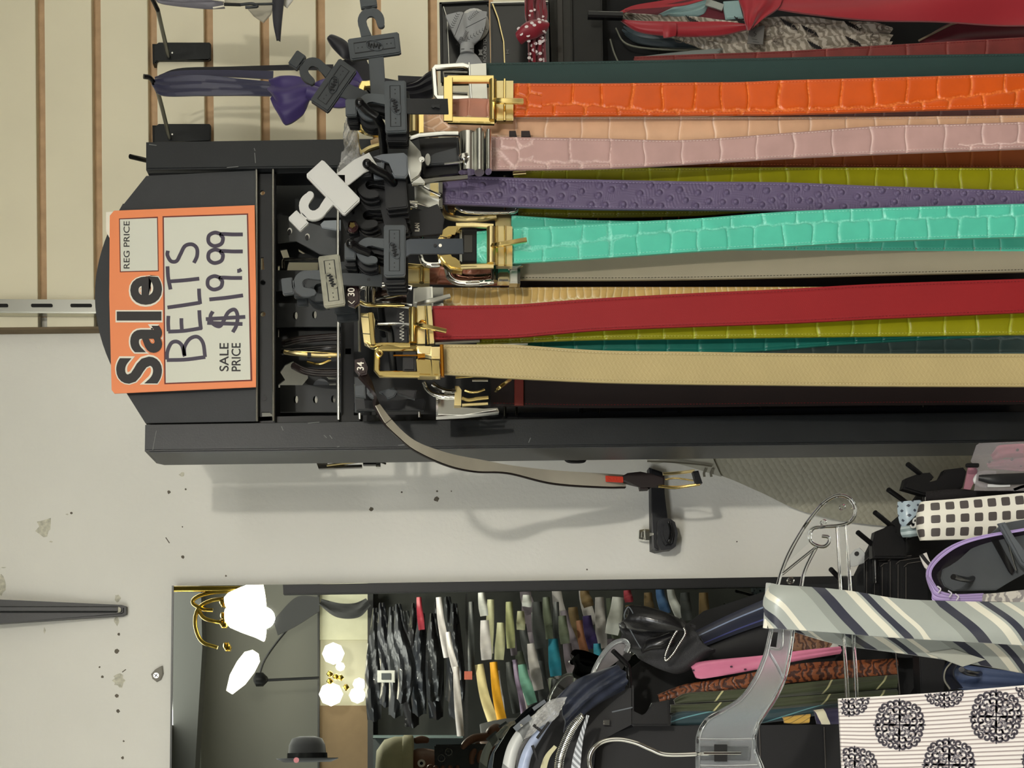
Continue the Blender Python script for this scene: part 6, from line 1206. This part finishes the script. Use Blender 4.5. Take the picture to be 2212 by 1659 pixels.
for x, y, ln in ((478, 1300, 1), (480, 1330, 1), (478, 1345, 1), (486, 1395, 1), (548, 1276, 1)):
    for k in range(4): lathe('cup', [(.004, 0), (.012, .004), (.012, .010), (.004, .014)], W(x + k * 3 - 4, y + (k % 2) * 5, DL), (0, 0, -1), brass, ch, 10)
bell = [(.022, 0), (.04, .015), (.056, .05), (.075, .10), (.088, .125), (.084, .125), (.05, .06), (.02, .01)]
lathe('glass_shade', bell, W(487, 1330, DL), (.0, 0, -1), lampg, ch); lathe('glass_shade', [(r * .7, h) for r, h in bell], W(486, 1300, DL - .1), (.1, 0, -1), lampg, ch)
lathe('glass_shade', [(.012, 0), (.03, .02), (.034, .06), (.03, .11), (.012, .16)], W(552, 1408, DL), (-.75, 0, .5), lampg, ch)
ch2 = thing('lamp_reflection', (740, 1440, 5.6), 'glowing globes standing in for lamps reflected in a second mirror beside the chandelier', 'lamp')  # added glowing globes in place of lamps reflected in another mirror
for x, y, r in ((720, 1412, 24), (715, 1500, 26), (772, 1502, 18), (776, 1478, 14), (735, 1440, 10)): lathe('globe', [(.001, 0), (r * .002 * .7, r * .002 * .3), (r * .002, r * .002), (r * .002 * .7, r * .002 * 1.7), (.001, r * .004)], W(x - r, y, 5.6), (0, 0, -1), lampg, ch2, 16)
for x, y in ((705, 1456), (718, 1462), (728, 1464), (705, 1472), (740, 1485)): lathe('brass_ball', [(.001, 0), (.014, .01), (.014, .02), (.001, .03)], W(x, y, 5.55), (0, 0, -1), brass, ch2, 8)
# partitions and panels on the far wall
nm_ = M('niche_cream', (196, 194, 168), .7, noise=.04); nb = M('niche_brown', (112, 92, 66), .7, noise=.05)
nic = bpy.data.objects.new('trim_1', None); COL.objects.link(nic); nic['kind'] = 'structure'
plate('cream_panel', rect(690, 798, 1200, 1382), 5.80, .02, nm_, nic); plate('far_mirror_panel', rect(690, 798, 1382, 1524), 5.82, .02, M('niche_mirror_tone', (186, 182, 160), .6), nic); plate('brown_panel', rect(690, 800, 1524, 1760), 5.80, .02, nb, nic)  # middle panel: plain colour in place of a bright far mirror
plate('post', rect(794, 806, 1200, 1760), 5.75, .05, M('dark_post', (44, 44, 44), .5), nic); plate('glass_edge', rect(793, 796, 1390, 1524), 5.74, .02, M('bright_edge', (230, 230, 220), .2), nic); plate('post', rect(686, 690, 1200, 1760), 5.78, .04, M('dark_post'), nic)
plate('dark_back', rect(806, 2600, 1100, 1800), 5.84, .02, M('backboard_dark', (50, 51, 47), .8, noise=.2, nscale=5), nic)
plate('ceiling_beam', [(300, 1100), (430, 1100), (437, 1400), (415, 1760), (300, 1760)], 5.2, .1, M('beam_grey', (84, 85, 82), .8), nic)
t = thing('sprinkler_pipe', (560, 1470, 5.5), 'thin dark pipe with a round fitting across the far wall, seen in the mirror', 'pipe'); tube('pipe', [(690, 1300, 5.6), (630, 1350, 5.6), (575, 1420, 5.6), (558, 1466, 5.6)], 2.5, blackp, t); tube('pipe', [(560, 1470, 5.6), (690, 1464, 5.6)], 3, blackp, t, straight=True); lathe('fitting', [(.01, 0), (.03, .01), (.03, .04), (.01, .06)], W(548, 1468, 5.55), (0, 0, -1), blackp, t, 10)
sheet('drape', [(690, 1290, 5.5), (640, 1290, 5.5), (590, 1340, 5.5)], [(690, 1320, 5.5), (640, 1352, 5.5), (600, 1372, 5.5)], M('grey_netting', (70, 70, 70), .9), thing('hanging_net', (640, 1320, 5.5), 'dark net draped high up on the far wall, seen in the mirror', 'net'), n=14, m=8, th=.01)
strip('drape', [(692, 1300, 5.5), (730, 1318, 5.5), (770, 1318, 5.5), (796, 1300, 5.5)], [14, 30, 32, 20], M('grey_netting'), thing('hanging_net', (740, 1310, 5.5), 'dark net draped over the cream panel, seen in the mirror', 'net'), fold=fw(.01, 9))
# hats
felt = M('black_felt_hat', (18, 18, 22), .9, sheen=.3); 
t = thing('felt_hat', (665, 1640, 5.0), 'black felt brimmed hat on the far wall, seen at the bottom of the mirror', 'hat')
hc = W(664, 1643, 5.0); 
lathe('crown', [(.072, 0), (.074, .02), (.070, .06), (.058, .085), (.03, .094), (.001, .088)], hc, (1, 0, 0), felt, t, 28); lathe('brim', [(.072, .0), (.09, -.006), (.118, .006), (.120, .010), (.09, .0), (.072, .008)], hc, (1, 0, 0), felt, t, 28); lathe('ribbon', [(.074, .008), (.078, .010), (.077, .030), (.072, .030)], hc, (1, 0, 0), blackg, t, 28)
plate('badge', circ(640, 1642, 6), 4.8, .004, M('pink_badge', (190, 120, 130), .5), t)
# garments and ties hanging opposite
G4 = 'dark garments in plastic seen in the mirror'; G5 = 'ties reflected in the mirror'
rgm = random.Random(12)
dcol = [(30, 32, 36), (24, 26, 34), (56, 58, 62), (36, 38, 44), (70, 72, 74), (28, 26, 30), (44, 48, 56)]
for i in range(11):
    x = 812 + i * 17 + rgm.uniform(-4, 4); y0 = 1288 + rgm.uniform(0, 40); y1 = 1540 + rgm.uniform(-40, 40); D = 5.45 - (i % 4) * .15; sway = rgm.uniform(-10, 22)
    t = thing('garment', (x, y0, D), 'dark garment in a dust sleeve, %s from the cream panel among the reflected clothes' % ['first', 'second', 'third', 'fourth', 'fifth', 'sixth', 'seventh', 'eighth', 'ninth', 'tenth', 'eleventh'][i], 'clothing', G4)
    strip('cloth', [(x, y0, D), (x + sway * .3, (y0 * 2 + y1) / 3, D), (x + sway, (y0 + 2 * y1) / 3, D - .05), (x + sway * .6, y1, D)], [14, 30, 38, 30], M('garment_%d' % (i % 7), dcol[i % 7], .5, coat=.5, noise=.2, nscale=20), t, bulge=.03, fold=fw(.012, 10), th=.01)
names = {(196, 190, 190): 'pale lilac grey', (176, 174, 140): 'sage', (150, 152, 110): 'moss green', (214, 200, 150): 'butter yellow', (222, 160, 40): 'golden yellow', (132, 116, 140): 'mauve', (104, 150, 134): 'mint green', (176, 170, 168): 'pearl grey',
         (36, 118, 140): 'bright teal', (128, 84, 60): 'copper brown', (60, 46, 96): 'deep violet', (140, 44, 56): 'crimson', (200, 200, 196): 'white', (60, 90, 130): 'steel blue', (110, 90, 60): 'bronze', (60, 62, 62): 'charcoal', (90, 96, 80): 'grey green', (120, 110, 118): 'dusty lilac'}
tl = [(948, 1290, 1420, 18, 14, (196, 190, 190)), (968, 1365, 1470, 22, 12, (196, 190, 190)), (985, 1440, 1590, 10, 14, (176, 170, 168)), (1040, 1280, 1330, 6, 16, (200, 200, 196)), (1060, 1295, 1420, -6, 16, (176, 174, 140)), (1047, 1340, 1425, 4, 20, (196, 190, 190)),
      (1082, 1345, 1425, -4, 18, (176, 174, 140)), (1100, 1300, 1400, 4, 16, (150, 152, 110)), (1125, 1320, 1360, 0, 16, (176, 174, 140)), (1138, 1285, 1310, 0, 18, (200, 200, 196)), (1035, 1435, 1640, 60, 20, (214, 200, 150)), (1066, 1430, 1640, 36, 18, (222, 160, 40)), (1112, 1425, 1560, 24, 12, (132, 116, 140)),
      (1128, 1435, 1520, 22, 20, (104, 150, 134)), (1148, 1390, 1490, 16, 20, (176, 170, 168)), (1195, 1380, 1460, 6, 22, (36, 118, 140)), (1225, 1390, 1500, 26, 20, (120, 110, 118)), (1252, 1340, 1470, 26, 16, (128, 84, 60)), (1268, 1330, 1400, 14, 20, (60, 46, 96)), (1290, 1390, 1430, 4, 16, (36, 118, 140)),
      (1295, 1290, 1400, 6, 20, (176, 170, 168)), (1355, 1275, 1300, 4, 16, (140, 44, 56)), (1335, 1290, 1370, -14, 26, (200, 200, 196)), (1425, 1272, 1325, 14, 18, (60, 90, 130)), (1448, 1272, 1335, 22, 16, (200, 200, 196)), (1262, 1275, 1310, 10, 20, (110, 90, 60)), (1018, 1300, 1460, 0, 12, (60, 62, 62)), (1160, 1300, 1400, 8, 22, (60, 62, 62)),
      (1180, 1290, 1380, 6, 16, (90, 96, 80)), (1215, 1330, 1390, 6, 18, (90, 96, 80)), (905, 1290, 1360, 6, 12, (140, 44, 56)), (1100, 1430, 1540, 16, 16, (60, 62, 62)), (1320, 1380, 1440, 10, 20, (120, 110, 118)), (1400, 1280, 1330, 4, 18, (110, 90, 60)), (1480, 1280, 1340, 4, 20, (60, 62, 62)), (1520, 1280, 1360, 4, 20, (110, 90, 60))]
for i in range(34):
    x = rgm.uniform(1015, 1500); y0 = rgm.uniform(1262, 1500); tl.append((x, y0, y0 + rgm.uniform(60, 130), rgm.uniform(-4, 26), rgm.uniform(12, 22), rgm.choice([(60, 62, 62), (90, 96, 80), (60, 62, 62), (110, 90, 60), (120, 110, 118), (176, 170, 168)])))
cnt = {}; WORDS = ['one', 'two', 'three', 'four', 'five', 'six', 'seven', 'eight', 'nine', 'ten', 'eleven', 'twelve', 'thirteen', 'fourteen']
for i, (x, y0, y1, sw, w, c) in enumerate(tl):
    D = 4.9 - (i % 4) * .07 + (.3 if i > 35 else 0); nmn = names[c]; rw = 'upper' if x < 1060 else ('middle' if x < 1220 else 'lower'); kk = (nmn, rw); cnt[kk] = cnt.get(kk, 0) + 1
    t = thing('necktie', (x, y0, D), '%s %s tie, number %s of its colour in the %s reflected row' % ('short' if y1 - y0 < 90 else 'long', nmn, WORDS[cnt[kk] - 1], rw), 'tie', G5)
    strip('blade', [(x, y0, D), (x + sw * .2, y0 * .66 + y1 * .34, D), (x + sw * .6, y0 * .33 + y1 * .67, D - .02), (x + sw, y1, D)], [w * .9, w * 1.05, w * 1.2, w * 1.1], M('seen_' + nmn.replace(' ', '_'), c, .45, noise=.12, nscale=30), t, bulge=.003, n=16, th=.004, fold=fw(.002, 5))
for x, y0, y1 in ((1008, 1260, 1700), ): rbar('upright', [(x, y0, 5.0), (x, y1, 5.0)], 5, 5, M('dark_post'), thing('rack_post', (x, y0, 5.0), 'dark rack post among the reflected ties', 'post'))
t = thing('display_shelf', (900, 1592, 5.1), 'narrow glass shelf under the reflected dark garments', 'shelf'); plate('shelf', rect(806, 1000, 1588, 1594), 5.1, .1, M('shelf_glass', (110, 124, 122), .2), t); plate('support', rect(806, 1000, 1596, 1720), 5.2, .02, M('counter_dark', (52, 58, 58), .6), t)
t = thing('price_tag', (1012, 1460, 4.7), 'small orange and white price card among the reflected ties', 'tag'); plate('card', rect(1003, 1020, 1450, 1468), 4.7, .003, M('salmon_card', (216, 120, 100), .6), t)
t = thing('framed_card', (832, 1462, 5.0), 'small white frame behind the reflected garments', 'frame'); plate('frame', rect(815, 853, 1448, 1474), 4.95, .01, M('white_card'), t, .002); plate('picture', rect(824, 844, 1454, 1468), 4.945, .002, hg_mid, t)

# ---------------------------------------------------------------- the photographer
skin = M('brown_skin', (112, 74, 54), .5, bump=.08, bscale=200); coatm = M('dark_jacket', (40, 42, 46), .85, noise=.1, nscale=30, sheen=.3); capm = M('beige_cap', (178, 172, 136), .85, noise=.06, nscale=30, bump=.2, bscale=600)
def skinned(name, V, E, R, mat, parent, sub=2, root=0):
    me = bpy.data.meshes.new(name); me.from_pydata(V, E, []); me.update(); me.materials.append(mat); o = link(bpy.data.objects.new(name, me), parent)
    s = o.modifiers.new('skin', 'SKIN'); s.use_smooth_shade = True
    for i, r in enumerate(R): me.skin_vertices[0].data[i].radius = (r, r) if not isinstance(r, tuple) else r
    for i in range(len(R)): me.skin_vertices[0].data[i].use_root = (i == root)
    u = o.modifiers.new('sub', 'SUBSURF'); u.levels = u.render_levels = sub
    return o
hx = -.045
pr = thing('person', np.array([hx - .06, -.34, 0.0]), 'person in a dark jacket and beige cap holding up a phone, seen in the mirror', 'person')
cx = hx - .075
V = [(cx, -.34, .98), (cx, -.35, 1.15), (cx, -.35, 1.29), (cx, -.34, 1.38), (hx - .01, -.32, 1.46), (hx, -.30, 1.53), (hx, -.29, 1.61),
     (cx + .14, -.34, 1.34), (cx + .15, -.24, 1.16), (.062, -.085, 1.325), (cx - .16, -.34, 1.36), (cx - .22, -.22, 1.20), (-.115, -.07, 1.42),
     (cx + .09, -.34, .92), (cx + .10, -.33, .50), (cx + .10, -.35, .10), (cx + .10, -.24, .04), (cx - .09, -.34, .92), (cx - .10, -.33, .50), (cx - .10, -.35, .10), (cx - .10, -.24, .04)]
E_ = [(0, 1), (1, 2), (2, 3), (3, 4), (4, 5), (5, 6), (2, 7), (7, 8), (8, 9), (2, 10), (10, 11), (11, 12), (0, 13), (13, 14), (14, 15), (15, 16), (0, 17), (17, 18), (18, 19), (19, 20)]
R_ = [(.15, .11), (.145, .11), (.17, .12), (.09, .08), .055, .085, .085, .065, .05, .026, .065, .05, .026, .09, .06, .045, .04, .09, .06, .045, .04]
skinned('body', V, E_, R_, skin, pr)
skinned('jacket', [(cx, -.34, 1.0), (cx, -.35, 1.15), (cx, -.35, 1.28), (cx, -.34, 1.37), (cx + .14, -.34, 1.32), (cx + .15, -.24, 1.16), (.070, -.115, 1.28), (cx - .16, -.34, 1.34), (cx - .22, -.22, 1.20), (-.13, -.10, 1.39)], [(0, 1), (1, 2), (2, 3), (2, 4), (4, 5), (5, 6), (2, 7), (7, 8), (8, 9)], [(.175, .135), (.17, .135), (.19, .14), (.10, .10), .085, .065, .045, .085, .065, .045], coatm, pr)
skinned('trousers', [(cx, -.34, .98), (cx + .09, -.34, .90), (cx + .10, -.33, .50), (cx + .10, -.35, .12), (cx - .09, -.34, .90), (cx - .10, -.33, .50), (cx - .10, -.35, .12)], [(0, 1), (1, 2), (2, 3), (0, 4), (4, 5), (5, 6)], [(.17, .13), .11, .08, .065, .11, .08, .065], M('dark_trousers', (34, 36, 44), .85), pr)
lathe('cap', [(.10, -.02), (.108, .0), (.108, .03), (.10, .06), (.07, .082), (.001, .088)], np.array([hx, -.30, 1.597]), (0, 0, 1), capm, pr, 28); lathe('cap_band', [(.109, -.022), (.112, -.018), (.112, .004), (.108, .008)], np.array([hx, -.30, 1.597]), (0, 0, 1), capm, pr, 28)
for sx in (-.032, .032): lathe('eye', [(.001, 0), (.010, .004), (.011, .009), (.001, .012)], np.array([hx + sx, -.222, 1.552]), (0, 1, 0.0001), M('eye_white', (225, 220, 210), .3), pr, 12); lathe('pupil', [(.001, 0), (.005, .001), (.001, .003)], np.array([hx + sx, -.2105, 1.552]), (0, 1, .0001), blackg, pr, 10)
skinned('nose', [(hx, -.215, 1.555), (hx, -.195, 1.52)], [(0, 1)], [.009, .015], skin, pr, 1); skinned('mouth', [(hx - .02, -.212, 1.487), (hx, -.205, 1.488), (hx + .02, -.212, 1.487)], [(0, 1), (1, 2)], [.005, .008, .005], M('lips', (120, 62, 56), .5), pr, 1)
for sx in (-.095, .095): skinned('ear', [(hx + sx, -.30, 1.575), (hx + sx * 1.05, -.305, 1.55), (hx + sx, -.30, 1.53)], [(0, 1), (1, 2)], [.010, .012, .008], skin, pr, 1)
def hand(palm, wrist, tips, thumb):
    V = [wrist, palm]; E2 = [(0, 1)]; R2 = [.026, (.036, .020)]
    o = skinned('palm', V, E2, R2, skin, pr)
    for (k0, k1, k2), r in tips: skinned('finger', [tuple(np.array(palm) * .35 + np.array(k0) * .65), k0, k1, k2], [(0, 1), (1, 2), (2, 3)], [r * 1.05, r, r * .92, r * .75], skin, pr)
    skinned('thumb', [tuple(np.array(palm) * .7 + np.array(wrist) * .3), thumb[0], thumb[1], thumb[2]], [(0, 1), (1, 2), (2, 3)], [.013, .012, .011, .009], skin, pr)
px_, py_, pz_ = .048, -.055, 1.375
hand((px_, py_, pz_), (.075, -.085, 1.335), [(((.030 - .004 * i, -.030, 1.405 - .017 * i), (.005 - .003 * i, -.012, 1.418 - .019 * i), (-.018 + .004 * i, -.016, 1.418 - .020 * i)), .0092 - .0004 * i) for i in range(4)], ((.052, -.035, 1.41), (.040, -.022, 1.43), (.022, -.022, 1.445)))
hand((-.075, -.05, 1.46), (-.115, -.075, 1.42), [(((-.06 + .002 * i, -.03, 1.505 - .016 * i), (-.036, -.014, 1.512 - .018 * i), (-.018, -.010 - .006, 1.512 - .019 * i)), .0092 - .0004 * i) for i in range(4)], ((-.065, -.03, 1.50), (-.04, -.028, 1.52), (-.015, -.026, 1.53)))
ph = thing('phone', np.array([0, -.02, 1.48]), 'black phone held up in both hands, its lens facing the mirror', 'phone')
wbox('body', (-.035, -.026, 1.365), (.036, -.016, 1.515), M('phone_black', (24, 25, 27), .25), ph, .004); wbox('camera_bump', (-.012, -.0155, 1.466), (.026, -.0125, 1.508), blackg, ph, .003)
for x, z in ((0.0, 1.497), (.016, 1.478)): lathe('lens', [(.0085, 0), (.0085, .002), (.006, .0025), (.001, .001)], np.array([x, -.0122 - .0, z]), (0, 1, .0001), M('lens_glass', (12, 14, 22), .05), ph, 18); lathe('lens_ring', [(.0085, 0), (.0095, 0), (.0095, .002), (.0085, .002)], np.array([x, -.0122, z]), (0, 1, .0001), chrome, ph, 18)
